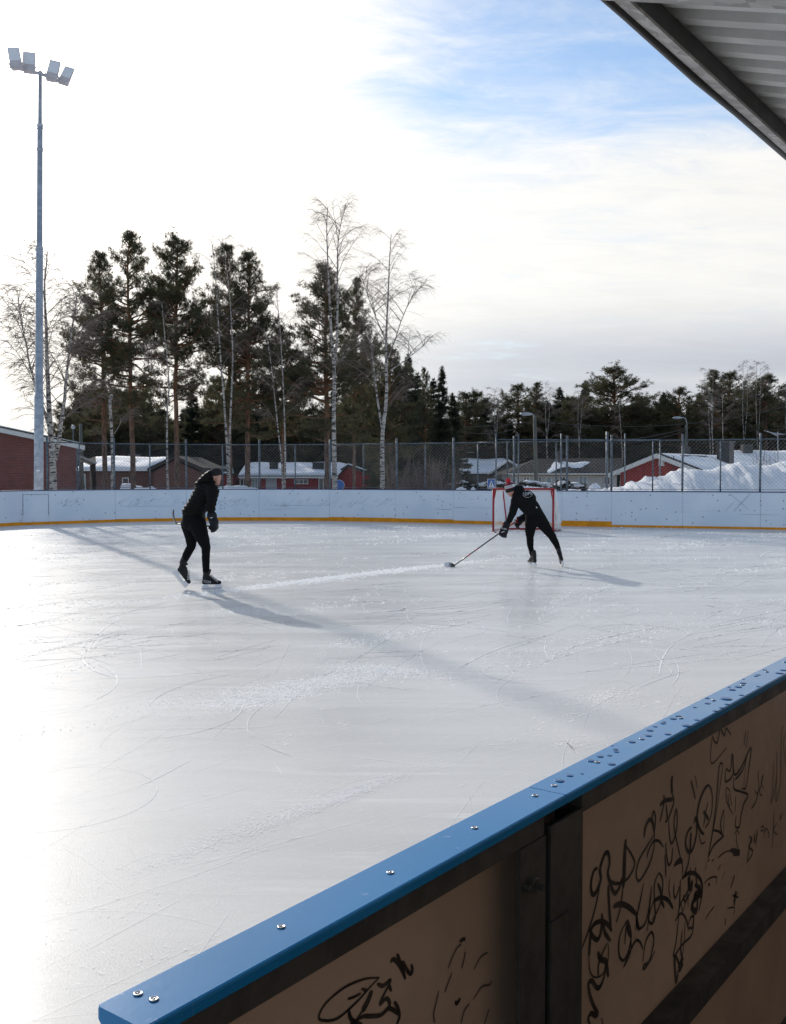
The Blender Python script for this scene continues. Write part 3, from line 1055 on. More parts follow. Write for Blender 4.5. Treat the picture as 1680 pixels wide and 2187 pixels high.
BOLD, MIDW, THIN = .0098, .0062, .0038
GA = [
 (BOLD, [(240, 1045), (212, 1070), (192, 1160), (200, 1232), (228, 1225), (264, 1130), (258, 1060), (275, 990), (300, 935), (322, 945), (328, 1010), (316, 1080), (330, 1140), (370, 1158), (420, 1155)]),
 (BOLD * 1.5, [(446, 835), (438, 980), (434, 1100), (428, 1192)]),
 (MIDW, [(420, 1155), (470, 1110), (512, 1020), (490, 950), (450, 885)]),
 (MIDW, [(264, 1130), (225, 1330), (175, 1500), (122, 1640)]),
 (BOLD, [(322, 1100), (340, 1185), (368, 1230), (398, 1190), (418, 1120)]),
 (BOLD, [(318, 1172), (326, 1330), (338, 1505)]), (MIDW, [(428, 1190), (404, 1350), (378, 1445)]),
 (BOLD * 1.2, [(355, 1328), (410, 1308), (470, 1332), (525, 1385)]), (BOLD, [(525, 1385), (530, 1440), (545, 1500)]),
 (BOLD, [(270, 1378), (278, 1440), (295, 1520), (336, 1578)]), (BOLD, [(180, 1512), (220, 1452), (270, 1436), (312, 1456), (346, 1506)]),
 (BOLD, [(186, 1500), (205, 1545), (238, 1570), (262, 1528), (272, 1440)]), (BOLD, [(192, 1500), (184, 1600), (178, 1690)]),
 (THIN, [(312, 1590), (322, 1650), (312, 1745), (270, 1828), (212, 1842), (182, 1785), (178, 1690)]),
 (MIDW, [(306, 1600), (268, 1690), (246, 1765), (246, 1842)]), (BOLD * 1.2, [(242, 1660), (262, 1710), (304, 1730), (310, 1780), (320, 1842)]),
 (BOLD, [(300, 1730), (290, 1830), (262, 1908), (235, 1920), (200, 1872), (174, 1892), (186, 1980), (215, 2060), (242, 2112), (222, 2124), (192, 2108), (172, 2150), (186, 2190)]),
 (MIDW, [(268, 2140), (280, 2190)]),
 (BOLD, [(580, 822), (592, 745), (620, 692), (645, 718), (656, 800)]), (MIDW, [(656, 800), (652, 900), (622, 1010), (580, 1092), (540, 1140), (522, 1085), (545, 985), (598, 892), (656, 800)]),
 (MIDW, [(645, 720), (640, 672), (652, 632), (664, 682), (656, 790)]), (MIDW, [(600, 970), (616, 910), (648, 852), (688, 848), (722, 892)]),
 (BOLD * 1.2, [(786, 370), (782, 440), (786, 500)]), (MIDW, [(786, 500), (798, 560), (775, 640), (755, 690)]), (BOLD, [(696, 585), (735, 552), (790, 544)]), (MIDW, [(722, 515), (728, 560), (698, 705)]),
 (MIDW, [(742, 580), (750, 690), (735, 705)]), (MIDW, [(760, 690), (765, 790), (778, 862), (800, 835), (820, 750), (822, 655), (812, 620), (800, 740), (822, 860), (848, 975)]),
 (MIDW, [(738, 862), (745, 955), (760, 1022), (782, 990), (790, 895)]), (MIDW, [(733, 948), (738, 1030), (740, 1112)]),
 (BOLD, [(930, 745), (900, 782), (884, 860), (900, 922), (932, 915), (960, 820), (968, 722), (956, 680), (946, 720)]), (BOLD, [(925, 785), (920, 850), (918, 925)]),
 (MIDW, [(915, 930), (902, 1020), (866, 1122)]),
 (BOLD, [(1020, 798), (990, 768), (968, 680), (986, 560), (1022, 470), (1052, 436)]), (MIDW, [(1052, 436), (1074, 480), (1080, 580), (1062, 690), (1028, 755)]), (THIN, [(980, 790), (1000, 865), (1030, 850)]),
 (MIDW, [(1048, 560), (1030, 650), (1016, 742)]), (BOLD, [(1014, 630), (1035, 662), (1052, 692)]), (MIDW, [(924, 405), (940, 470), (956, 542)]), (MIDW, [(954, 370), (970, 460)]),
 (MIDW, [(1158, 288), (1132, 300), (1108, 560), (1082, 780), (1048, 972)]), (THIN, [(1158, 288), (1112, 620), (1086, 770)]), (MIDW, [(1086, 768), (1130, 780), (1160, 815)]),
 (MIDW, [(1166, 610), (1140, 720), (1152, 800)]), (MIDW, [(1048, 972), (1090, 880), (1165, 812)]), (THIN, [(1166, 610), (1162, 815)]),
 (MIDW, [(1180, 318), (1176, 412), (1230, 360), (1226, 210), (1212, 330), (1180, 318)]), (MIDW, [(1232, 215), (1240, 360), (1290, 310), (1362, 165), (1345, 330), (1325, 455), (1296, 462)]),
 (MIDW, [(1236, 385), (1238, 465), (1292, 488), (1342, 512), (1310, 575), (1292, 645), (1278, 740), (1250, 742), (1254, 660)]), (THIN, [(1212, 485), (1182, 460), (1186, 560), (1232, 655)]),
 (MIDW, [(1192, 510), (1205, 595)]), (MIDW, [(1206, 495), (1222, 590)]), (MIDW, [(1252, 520), (1245, 640)]), (MIDW, [(1340, 200), (1300, 330), (1245, 400)]), (THIN, [(1330, 210), (1310, 440)]),
 (MIDW, [(1080, 78), (1096, 120), (1116, 126), (1130, 60), (1136, 20), (1160, 66), (1172, 72), (1180, 22), (1216, 72)]), (THIN, [(1078, 82), (1072, 282), (1182, 166)]),
 (MIDW, [(1325, 40), (1310, 150)]), (MIDW, [(1342, 45), (1326, 166)]),
 (THIN, [(1415, 330), (1418, 420), (1430, 505), (1448, 510)]), (THIN, [(1388, 470), (1405, 500), (1438, 440), (1452, 362), (1438, 420), (1456, 465)]), (MIDW, [(1415, 490), (1398, 560), (1365, 612)]),
 (MIDW, [(1366, 812), (1348, 910), (1332, 1010)]), (MIDW, [(1350, 815), (1370, 840), (1345, 890), (1376, 925), (1338, 1000)]), (MIDW, [(1384, 790), (1392, 860), (1410, 770)]), (THIN, [(1410, 770), (1398, 900)]),
 (THIN, [(1434, 750), (1452, 738), (1450, 770), (1432, 772)]), (THIN, [(1462, 745), (1456, 830)]), (THIN, [(1458, 790), (1476, 755), (1494, 800), (1488, 830)]), (THIN, [(1530, 640), (1525, 780), (1516, 905)]), (THIN, [(1552, 715), (1526, 772), (1556, 800)]),
 (THIN, [(1580, 640), (1575, 690), (1598, 640)]), (THIN, [(1548, 185), (1552, 330), (1535, 480), (1508, 570), (1520, 470), (1530, 270)]), (THIN, [(1552, 330), (1545, 560), (1580, 420)]), (THIN, [(1600, 0), (1585, 80), (1580, 420)]), (THIN, [(1615, 60), (1600, 140), (1620, 300)]),
 (MIDW, [(578, 1160), (555, 1270), (525, 1420), (545, 1488), (600, 1420), (636, 1180)]), (THIN, [(560, 1260), (530, 1400), (520, 1500)]),
 (MIDW, [(690, 1078), (660, 1150), (655, 1260), (662, 1400), (635, 1452), (614, 1410), (648, 1290)]), (BOLD, [(648, 1290), (700, 1262), (755, 1280), (792, 1342)]),
 (MIDW, [(690, 1078), (716, 1130), (712, 1230), (690, 1330), (640, 1430)]), (BOLD, [(680, 1160), (700, 1210), (706, 1280), (728, 1332)]), (THIN, [(636, 1200), (615, 1400), (604, 1512)]),
 (MIDW, [(440, 1600), (448, 1500), (460, 1430), (486, 1530), (470, 1640), (432, 1720), (398, 1680), (402, 1550), (452, 1432)]), (MIDW, [(430, 1772), (462, 1690), (515, 1582), (550, 1585), (572, 1640)]),
 (BOLD, [(462, 1450), (466, 1510), (488, 1545)]), (THIN, [(486, 1560), (480, 1670), (430, 1775)]),
 (MIDW, [(572, 1730), (590, 1592), (632, 1515), (652, 1560), (642, 1640), (612, 1740), (578, 1785), (580, 1755), (620, 1730), (660, 1652)]),
 (BOLD, [(862, 1122), (900, 1085), (950, 1086), (998, 1140), (1004, 1230), (980, 1362)]), (MIDW, [(920, 1040), (905, 1200), (850, 1300), (832, 1372)]), (MIDW, [(955, 1040), (968, 1170), (1002, 1268)]),
 (BOLD * 1.5, [(952, 1168), (992, 1202), (946, 1250), (1000, 1232), (950, 1275), (930, 1330), (962, 1362), (972, 1262)]), (BOLD * 1.3, [(905, 1110), (912, 1200), (930, 1150), (925, 1220)]),
 (MIDW, [(808, 1432), (850, 1376), (888, 1420), (906, 1502)]), (MIDW, [(846, 1130), (840, 1300), (830, 1400)]), (MIDW, [(900, 1472), (920, 1410), (942, 1402), (934, 1480), (906, 1480)]),
 (MIDW, [(946, 1392), (930, 1530), (862, 1602), (796, 1690), (815, 1580), (836, 1390)]), (MIDW, [(860, 1500), (848, 1642), (868, 1720)]), (BOLD * 2.6, [(862, 1725), (850, 1752), (832, 1790)]), (BOLD, [(830, 1790), (815, 1880), (804, 1690), (838, 1750)]),
 (THIN, [(880, 1440), (872, 1600), (852, 1730)]), (BOLD, [(800, 1030), (838, 985), (862, 1000)]), (THIN, [(800, 1030), (860, 1010), (858, 1130)]), (MIDW, [(800, 1160), (798, 1230), (812, 1262), (840, 1180)]), (THIN, [(770, 1120), (762, 1200), (775, 1270)]),
 (MIDW, [(870, 1240), (880, 1290), (920, 1220)]), (THIN, [(850, 1290), (866, 1360), (900, 1240), (902, 1330)]),
 (BOLD, [(1252, 1208), (1246, 1270), (1238, 1322)]), (BOLD, [(1230, 1245), (1270, 1262)]), (MIDW, [(1268, 1215), (1232, 1290)]), (MIDW, [(1244, 1095), (1230, 1140), (1214, 1195)]), (THIN, [(1172, 1068), (1150, 1130)]),
 (BOLD * 1.3, [(1212, 915), (1250, 922), (1280, 935), (1230, 945)]), (THIN, [(1120, 972), (1180, 925), (1240, 915)]), (THIN, [(1254, 780), (1258, 860), (1272, 920)]), (THIN, [(1240, 800), (1260, 770), (1278, 800)]),
 (MIDW, [(1140, 1022), (1124, 1058)]), (MIDW, [(1062, 982), (1045, 1000)]), (MIDW, [(1092, 982), (1075, 995)]), (THIN, [(1020, 1160), (1060, 1120), (1110, 1112), (1105, 1170)]), (BOLD, [(1050, 1162), (1062, 1170)]),
 (THIN, [(1095, 1325), (1060, 1370), (1030, 1422)]), (BOLD, [(1176, 1412), (1172, 1465)]), (THIN, [(1190, 1340), (1240, 1335), (1236, 1390)]), (THIN, [(1040, 1020), (1030, 1062)]),
]
GB = [
 (MIDW, [(610, 502), (632, 482), (668, 520), (702, 585)]), (MIDW, [(655, 445), (680, 520), (711, 616)]), (MIDW, [(711, 616), (688, 500), (725, 560), (748, 580), (757, 552), (750, 515)]),
 (THIN, [(535, 605), (430, 616), (300, 672), (180, 772), (130, 860), (152, 892), (252, 880), (380, 772), (470, 672), (535, 605)]),
 (THIN, [(322, 748), (365, 735), (412, 710)]), (BOLD, [(486, 690), (455, 770), (420, 832)]), (MIDW, [(420, 832), (360, 920)]),
 (MIDW, [(520, 645), (560, 660), (608, 622), (600, 655), (618, 696)]), (MIDW, [(600, 652), (565, 720), (540, 782), (582, 745), (606, 778), (592, 812), (545, 856), (480, 864), (420, 868), (340, 920)]),
 (MIDW, [(330, 825), (340, 872), (370, 905), (420, 920)]), (MIDW, [(560, 842), (600, 812), (640, 830), (668, 852)]), (MIDW, [(635, 766), (662, 815), (670, 870), (650, 920)]), (THIN, [(415, 680), (450, 690), (430, 700)]),
]
GBF = [
 (THIN, [(1090, 380), (1060, 402), (1025, 470), (998, 545)]), (THIN, [(1112, 430), (1105, 480), (1088, 545)]), (THIN, [(1024, 570), (990, 660), (975, 705)]),
 (THIN, [(935, 690), (915, 780), (900, 850), (908, 910)]), (THIN, [(1265, 435), (1215, 468), (1170, 552)]), (THIN, [(1290, 622), (1275, 652), (1222, 668), (1165, 755)]),
 (THIN, [(1140, 780), (1105, 830), (1085, 912)]), (THIN, [(1270, 815), (1262, 850), (1240, 917)]),
]
strokes(GA, cA, pn2, M['ink'], 'graffiti_lettering', .0008)
strokes(GB, cB, pn1, M['ink'], 'graffiti_lettering', .0008)
strokes([(MIDW, [(1075, 362), (1105, 345), (1103, 360)]), (MIDW, [(1044, 765), (1058, 778), (1080, 742)]), (THIN, [(1112, 430), (1108, 452)])], cB, pn1, M['ink'], 'graffiti_lettering', .0008)
strokes(GBF, cB, pn1, M['faintink'], 'faded_lettering', .0008)

# water droplets on the cap
drops = [(2240, 3123, 40), (2280, 3102, 30), (2329, 3094, 16), (2365, 3043, 36), (2401, 3025, 30), (2439, 3021, 22), (2448, 3056, 34), (2463, 2997, 22), (2466, 3006, 24), (2450, 2982, 12),
         (2528, 2967, 32), (2594, 2942, 30), (2600, 2921, 30), (2622, 2906, 20), (2653, 2893, 24), (2657, 2887, 16), (2672, 2936, 28), (2693, 2874, 30), (2714, 2864, 26), (2748, 2902, 40), (2787, 2879, 22), (2780, 2829, 18),
         (2831, 2813, 26), (2829, 2792, 20), (2861, 2843, 22), (2886, 2830, 20), (2906, 2795, 48), (2908, 2816, 22), (2928, 2758, 32), (2917, 2748, 14), (2954, 2747, 30), (2966, 2780, 22), (2973, 2732, 26), (2975, 2716, 12),
         (3024, 2704, 18), (3034, 2699, 20), (3059, 2679, 18), (3032, 2745, 20), (3118, 2692, 34), (3135, 2680, 30)]
dm = MB().sphere((0, 0, 0), (1, 1, 0.20), 16, 10, zmin=-.05)
drop_me = dm.mesh('water_droplet', smooth=True)
drop_me.materials.append(M['water'])
for x, y, wd in drops:
    p = gndF(x, y, BH + .0002)
    rr = wd * .5 * p.y / 4000
    o = bpy.data.objects.new('water_droplet', drop_me)
    COL.objects.link(o)
    o.location = p
    o.scale = (rr, rr * 1.15, rr * .9)
    tag(o, 'opaque dark blue water droplet beaded on the blue rail of the near boards', 'water droplet', 'water droplets on the blue rail')

# ================================================================== SHELTER ROOF over the bench
TE, ZE, SLP = -.90, 2.61, -.325


def RZ(t, off=0.0):
    return ZE + SLP * (t - TE) + off


TB = 1.15                                      # unseen back wall, added to shade the panels
S0, S1 = -1.6, 9.0
sh = thing('shelter_roof', 'grey corrugated steel bench shelter roof with dark beam and zinc edge', 'roof', P(2, 0, 2.4))
up_n = Vector((0, 0, 1))


def roof_bar(s0, s1, ta, tb, offa, offb, name, m_):
    """bar lying along the edge between t=ta..tb, offset below/above the sheet line"""
    b_ = MB()
    vs = [P(s, t, RZ(t, o)) for s in (s0, s1) for t, o in ((ta, offa), (tb, offa), (tb, offb), (ta, offb))]
    b_.add(vs, [(0, 1, 2, 3), (7, 6, 5, 4), (0, 4, 5, 1), (1, 5, 6, 2), (2, 6, 7, 3), (3, 7, 4, 0)])
    return put(name, b_, m_, sh)


roof_bar(S0, S1, -.898, -.884, -.003, .09, 'drip_edge', M['gutter'])
lipb = MB().tube([P(S0, -.893, RZ(-.893, -.001)), P(2.0, -.893, RZ(-.893, -.002)), P(2.4, -.895, RZ(-.893, -.005)), P(2.7, -.893, RZ(-.893, -.001)), P(S1, -.893, RZ(-.893, -.001))], .008, 8)
put('rubber_lip', lipb, M['gutter'], sh, True)
roof_bar(S0, S1, -.883, -.848, .000, .008, 'zinc_fascia', M['fasciazinc'])
roof_bar(S0, S1, -.882, -.849, .0085, .0555, 'edge_beam', M['beam'])
roof_bar(S0, S1, .35, .42, .000, .05, 'edge_beam', M['beam'])
# corrugated sheet: trapezoid ribs running down the slope
sheet = MB()
pitch = .1045
s = 2.158 - 60 * pitch
prof = []
while s < S1:
    prof += [(s, .056), (s + .040, .056), (s + .052, .094), (s + .0925, .094)]
    s += pitch
vs = [P(a_, t, RZ(t, o)) for t in (-.885, TB + .2) for a_, o in prof]
n_ = len(prof)
sheet.add(vs, [(i, i + 1, n_ + i + 1, n_ + i) for i in range(n_ - 1)])
put('corrugated_sheet', sheet, M['sheet'], sh)
for sr in (1.70, -1.2, 4.7, 7.6):
    b_ = MB()
    vs = [P(s_, t, RZ(t, o)) for s_ in (sr, sr + .062) for t, o in ((-.846, -.052), (TB, -.052), (TB, .054), (-.846, .054))]
    b_.add(vs, [(0, 1, 2, 3), (7, 6, 5, 4), (0, 4, 5, 1), (1, 5, 6, 2), (2, 6, 7, 3), (3, 7, 4, 0)])
    put('rafter', b_, M['fasciazinc'], sh)
for sp_ in (S0 + .1, S1 - .1):
    put('roof_post', MB().tube([P(sp_, -.70, 0), P(sp_, -.70, RZ(-.70, -.01))], .04, 8), M['beam'], sh, True)
wl = thing('added_shade_wall', 'unseen wooden back wall of the bench shelter, added to darken the near panels', 'wall', P(2, TB, 0))  # out of view; added to block sky light from the near panels
put('wall_boards', MB().box(P((S0 + S1) / 2, TB + .04, RZ(TB) / 2), (S1 - S0, .06, RZ(TB) - .02), RN), M['wallwood'], wl)
tag(put('floor', MB().box(P((S0 + S1) / 2, .2, -.03), (S1 - S0, 1.9, .05), RN), M['floor']), kind='structure')
# ================================================================== GOAL
GD = gndF(1740 + .3571 * 990, 1880 + .3571 * 689)
gl = thing('hockey_goal', 'red framed hockey goal with white net in front of the far boards', 'hockey goal', (GD.x, GD.y, 0))
A0 = gndF(1740 + .3571 * 655, 1880 + .3571 * 689); A1 = gndF(1740 + .3571 * 1325, 1880 + .3571 * 690)
ax = (A1 - A0).normalized()
gw = (A1 - A0).length
bk = Vector((-ax.y, ax.x, 0)); bk = (bk + ax * .20).normalized()
GH = 1.22
zv = Vector((0, 0, 1))
put('goal_post', MB().tube([A0 + zv * .0, A0 + zv * GH], .032, 10), M['goalred'], gl, True)
put('goal_post', MB().tube([A1 + zv * .0, A1 + zv * GH], .032, 10), M['goalred'], gl, True)
put('crossbar', MB().tube([A0 + zv * GH - ax * .03, A1 + zv * GH + ax * .03], .032, 10), M['goalred'], gl, True)
# corner gussets
for q, sg in ((A0, 1), (A1, -1)):
    put('gusset', MB().prism([q + zv * (GH - .03) + ax * sg * .03, q + zv * (GH - .03) + ax * sg * .09, q + zv * (GH - .32) + ax * sg * .03], bk * .012), M['goalred'], gl)
top_d, bot_d = .42, 1.02
T0 = A0 + bk * top_d + zv * (GH - .02) + ax * .22
T1 = A1 + bk * top_d + zv * (GH - .02) - ax * .02
B0 = A0 + bk * bot_d + zv * .03 + ax * .30
B1 = A1 + bk * bot_d + zv * .03 + ax * .05
base = [A0 + zv * .03, A0 + bk * .5 + ax * -.06 + zv * .03, A0 + bk * .85 + ax * .08 + zv * .03, B0, (B0 + B1) / 2 + bk * -.12, B1, A1 + bk * .85 + ax * .16 + zv * .03, A1 + bk * .45 + ax * .14 + zv * .03, A1 + zv * .03]
bs = []
for i in range(len(base) - 1):
    bs += [base[i].lerp(base[i + 1], k / 3) for k in range(3)]
bs.append(base[-1])
put('base_frame', MB().tube(bs, .028, 8), M['goalred'], gl, True)
put('top_frame', MB().tube([A0 + zv * (GH - .02), A0 + bk * .25 + zv * (GH - .02) + ax * .08, T0, T1, A1 + bk * .25 + zv * (GH - .02) + ax * .03, A1 + zv * (GH - .02)], .018, 8), M['goalred'], gl, True)
put('brace', MB().tube([T0, B0 + bk * -.1], .022, 8), M['goalred'], gl, True)
put('brace', MB().tube([T1, B1 + bk * -.1], .022, 8), M['goalred'], gl, True)
# net: cords along a sheet hung from the top frame to the base
ns = TriSoup()


def sheet_net(cornersfun, nu, nv, r, sag):
    G = [[cornersfun(i / nu, j / nv) for j in range(nv + 1)] for i in range(nu + 1)]
    P0, P1 = [], []
    for i in range(nu + 1):
        for j in range(nv + 1):
            if i < nu and j < nv:
                P0.append(G[i][j]); P1.append(G[i + 1][j + 1])
                P0.append(G[i + 1][j]); P1.append(G[i][j + 1])
    ns.segs(np.array([list(p) for p in P0]), np.array([list(p) for p in P1]), r, r, 3)


def back_f(u, v):
    top = T0.lerp(T1, u); bot = B0.lerp(B1, u)
    p = top.lerp(bot, v)
    return p + bk * (.10 * math.sin(PI * v)) + zv * (-.03 * math.sin(PI * v) * math.sin(PI * u)) + bk * .02 * math.sin(u * 23 + v * 9)


def topn_f(u, v):
    return (A0 + zv * (GH - .03)).lerp(A1 + zv * (GH - .03), u).lerp(T0.lerp(T1, u), v) - zv * .03 * math.sin(PI * v)


def side_f(Aq, Tq, Bq, o):
    def f(u, v):
        top = (Aq + zv * (GH - .02)).lerp(Tq, u); bot = (Aq + zv * .03).lerp(Bq, u)
        return top.lerp(bot, v) + ax * (o * math.sin(PI * u) * (.3 + .7 * v)) + ax * .015 * math.sin(v * 21)
    return f


sheet_net(back_f, 44, 32, .0034, 0)
sheet_net(topn_f, 44, 10, .0034, 0)
sheet_net(side_f(A0, T0, B0, -.05), 16, 30, .0034, 0)
sheet_net(side_f(A1, T1, B1, .13), 16, 30, .0040, 0)
put('net', ns, M['net'], gl)
# folded white net bunches lashed along the right side
fold = MB()
for k in range(5):
    rr_ = random.Random(k)
    pts = [side_f(A1, T1, B1, .15)(.15 + .16 * k + rr_.uniform(-.05, .05), v / 9) + ax * rr_.uniform(0, .03) + bk * rr_.uniform(-.05, .05) for v in range(10)]
    fold.tube(pts, [rr_.uniform(.008, .02) for _ in pts], 6)
put('gathered_net', fold, M['net'], gl, True)
lace_b = MB()
for k in range(34):
    c = A0.lerp(A1, (k + .5) / 34) + zv * (GH - .045)
    lace_b.tube([c + zv * .045 - ax * .01, c + ax * .008 - zv * .02], .005, 4)
put('net_lacing', lace_b, M['net'], gl)
pk = gndF(1740 + .3571 * 677, 1880 + .3571 * 703)
pb = MB().lathe((pk.x, pk.y, .0005), (0, 0, 1), [(0, .036), (.002, .038), (.023, .038), (.025, .036)], 20)
tag(put('puck', pb, M['puck'], None, True, origin=(pk.x, pk.y, 0)), 'black rubber puck lying on the ice by the left goal post', 'puck')

# ================================================================== FLOODLIGHT POLE
fp = at(82, 1047, 33.8); fp.z = -.05
fl = thing('floodlight_pole', 'tall grey steel floodlight pole with four lamps behind the far boards', 'floodlight', fp)
tilt = Vector((.055, 0, 0))
Hp = at(86.5, 160, 33.8).z


def pz(f):
    return fp + Vector((.0, 0, 0)) + (at(86.5, 160, 33.8) - fp) * f


def zf(y):
    return (at(84, y, 33.8).z - fp.z) / (Hp - fp.z)


secs = [(1.0, .060, 160), (1.0, .066, 268), (1.0, .090, 268.1), (1, .094, 530), (1, .112, 530.1), (1, .130, 845), (1, .150, 845.1), (1, .155, 1060)]
put('pole_shaft', MB().tube([pz(zf(y)) for _, r, y in reversed(secs)], [r for _, r, y in reversed(secs)], 20), M['pole'], fl, True)
for y in (268, 320, 530):
    b_ = MB()
    rr_ = .10 if y < 500 else .118
    b_.tube([pz(zf(y) - .003), pz(zf(y) + .003)], rr_, 20)
    put('collar', b_, M['pole'], fl, True)
for y in (275, 318):
    b_ = MB().tube([pz(zf(y)) + Vector((-.115, -.03, 0)), pz(zf(y)) + Vector((.115, -.03, 0))], .016, 6)
    put('clamp_bolt', b_, M['frame'], fl)
put('sticker', MB().box(pz(zf(1005)) + Vector((.03, -.152, 0)), (.12, .01, .06)), M['signwhite'], fl)
E0, E1 = at(22, 143, 33.2), at(146, 181, 34.2)
put('crossarm', MB().tube([E0, pz(1.003), E1], .055, 8), M['pole'], fl, True)
put('top_cap', MB().sphere(pz(1.004), .085, 12, 8), M['pole'], fl, True)


def flood(x0, y0, x1, y1, x2, y2, Y):
    """lamp: (x0,y0) top-left, (x1,y1) top-right, (x2,y2) bottom-left of the face in the photo"""
    TL, TR, BL = at(x0, y0, Y), at(x1, y1, Y), at(x2, y2, Y - .35)
    ex = TR - TL; ey = BL - TL
    nz = ex.cross(ey).normalized()
    if nz.y > 0: nz = -nz
    # body behind the face
    b_ = MB()
    o = -nz * .16
    b_.add([TL, TR, TR + ey, BL, TL + o * .5 + ex * .1 + ey * .1, TR + o * .5 - ex * .1 + ey * .1, TR + ey + o - ex * .05, BL + o + ex * .05],
           [(0, 3, 2, 1), (4, 5, 6, 7), (0, 1, 5, 4), (1, 2, 6, 5), (2, 3, 7, 6), (3, 0, 4, 7)])
    hd = put('lamp_head', b_, M['lamp'], fl)
    g_ = MB()
    q = nz * .008
    f0, f1 = .05, .68
    g_.prism([TL + ex * .06 + ey * f0 + q * .2, TR - ex * .06 + ey * f0 + q * .2, TR - ex * .06 + ey * f1 + q * .2, TL + ex * .06 + ey * f1 + q * .2], q)
    put('lamp_glass', g_, M['lampglass'], hd)
    br_ = MB().tube([BL - ex * .08 + ey * -.2, BL + ex * .2 + ey * .18, BL + ex * .8 + ey * .18, BL + ex * 1.08 + ey * -.2], .022, 6)
    put('bracket', br_, M['lamp'], hd)


flood(15.5, 101.5, 41, 100.5, 22.5, 143, 33.2)
flood(49.5, 109.5, 76, 112.5, 48, 148, 33.4)
flood(107.5, 127, 131, 132.5, 97.5, 164, 33.8)
flood(140, 140.5, 161, 147, 124.5, 171, 34.0)

# ================================================================== HOUSES
GZ = -1.0


def slab(pts, d):
    return MB().prism(pts, d)


def window_on(parent, x0, x1, y0, y1, Y, panes=2, glass='window', name='window'):
    """window on a wall facing the camera: photo (1680-wide) box at depth Y"""
    a, b2 = at(x0, y1, Y), at(x1, y0, Y)
    wd, hg = b2.x - a.x, b2.z - a.z
    fr = MB()
    t = .07
    c = Vector(((a.x + b2.x) / 2, Y - .03, (a.z + b2.z) / 2))
    fr.box(c + Vector((0, 0, hg / 2 - t / 2)), (wd, .06, t)).box(c - Vector((0, 0, hg / 2 - t / 2)), (wd, .06, t))
    for k in range(panes + 1):
        xx = a.x + t / 2 + (wd - t) * k / panes
        fr.box(Vector((xx, Y - .03, c.z)), (t, .058, hg - 2 * t))
    f_ = put(name, fr, M['winframe'], parent)
    put('pane', MB().box(c + Vector((0, .012, 0)), (wd - t, .02, hg - t)), M[glass], f_)
    return f_


# brick building on the left
Yb = 46.0
xe = at(163, 1000, Yb).x
br = thing('brick_building', 'red brick building with shallow white edged roof behind the left end of the boards', 'building', (xe - 5, Yb, GZ))
sl_ = .207
zt = at(163, 956, Yb).z
rx = xe - 9.5
rz = zt + 9.5 * sl_
put('wall', slab([Vector((xe, Yb, GZ)), Vector((xe, Yb, zt)), Vector((rx, Yb, rz)), Vector((rx - 9.5, Yb, zt)), Vector((rx - 9.5, Yb, GZ))], (-5.4, 14, 0)), M['brick'], br)
ov = at(190, 950, Yb).x - xe
th = .27


def roof_piece(xa, za, xb, zb, y0, y1, t):
    return [Vector((xa, y0, za)), Vector((xb, y0, zb)), Vector((xb, y0, zb + t)), Vector((xa, y0, za + t))]


ro = MB()
ro.prism([Vector((rx, Yb - .55, rz + .01)), Vector((xe + ov, Yb - .55, zt - ov * sl_ + .01)), Vector((xe + ov, Yb - .55, zt - ov * sl_ + th - .06)), Vector((rx, Yb - .55, rz + th))], (-5.4, 15.1, 0))
ro.prism([Vector((rx - .001, Yb - .55, rz + .01)), Vector((rx - .001, Yb - .55, rz + th)), Vector((rx - 10.4, Yb - .55, zt - ov * sl_ + th)), Vector((rx - 10.4, Yb - .55, zt - ov * sl_))], (-5.4, 15.1, 0))
rf = put('roof', ro, M['fascia'], br)
sn = MB()
sn.prism([Vector((rx, Yb - .45, rz + th + .01)), Vector((xe + ov * .8, Yb - .45, zt - ov * sl_ + th - .01)), Vector((xe + ov * .8, Yb - .45, zt - ov * sl_ + th + .05)), Vector((rx, Yb - .45, rz + th + .10))], (-5.4, 14.9, 0))
put('roof_snow', sn, M['snow'], rf)
put('roof_edge', MB().tube([Vector((rx, Yb - .56, rz + th)), Vector((xe + ov, Yb - .56, zt - ov * sl_ + th - .03))], .035, 6), M['darkwood'], rf)
put('downpipe', MB().tube([Vector((xe + .08, Yb - .08, GZ)), Vector((xe + .08, Yb - .08, zt - .2)), Vector((xe + ov * .7, Yb - .2, zt + .02))], .045, 8), M['fence'], br, True)
put('lean_to', slab([Vector((xe + .02, Yb + 3, GZ)), at(205, 1047, Yb + 3), at(205, 993, Yb + 3), Vector((xe + .02, Yb + 3, at(163, 975, Yb + 3).z))], (-1.8, 5, 0)), M['darkwood'], br)
put('lean_to_roof', slab([at(160, 972, Yb + 2.9), at(207, 991, Yb + 2.9), at(207, 987, Yb + 2.9), at(160, 967, Yb + 2.9)], (-1.9, 5.2, 0)), M['fascia'], br)


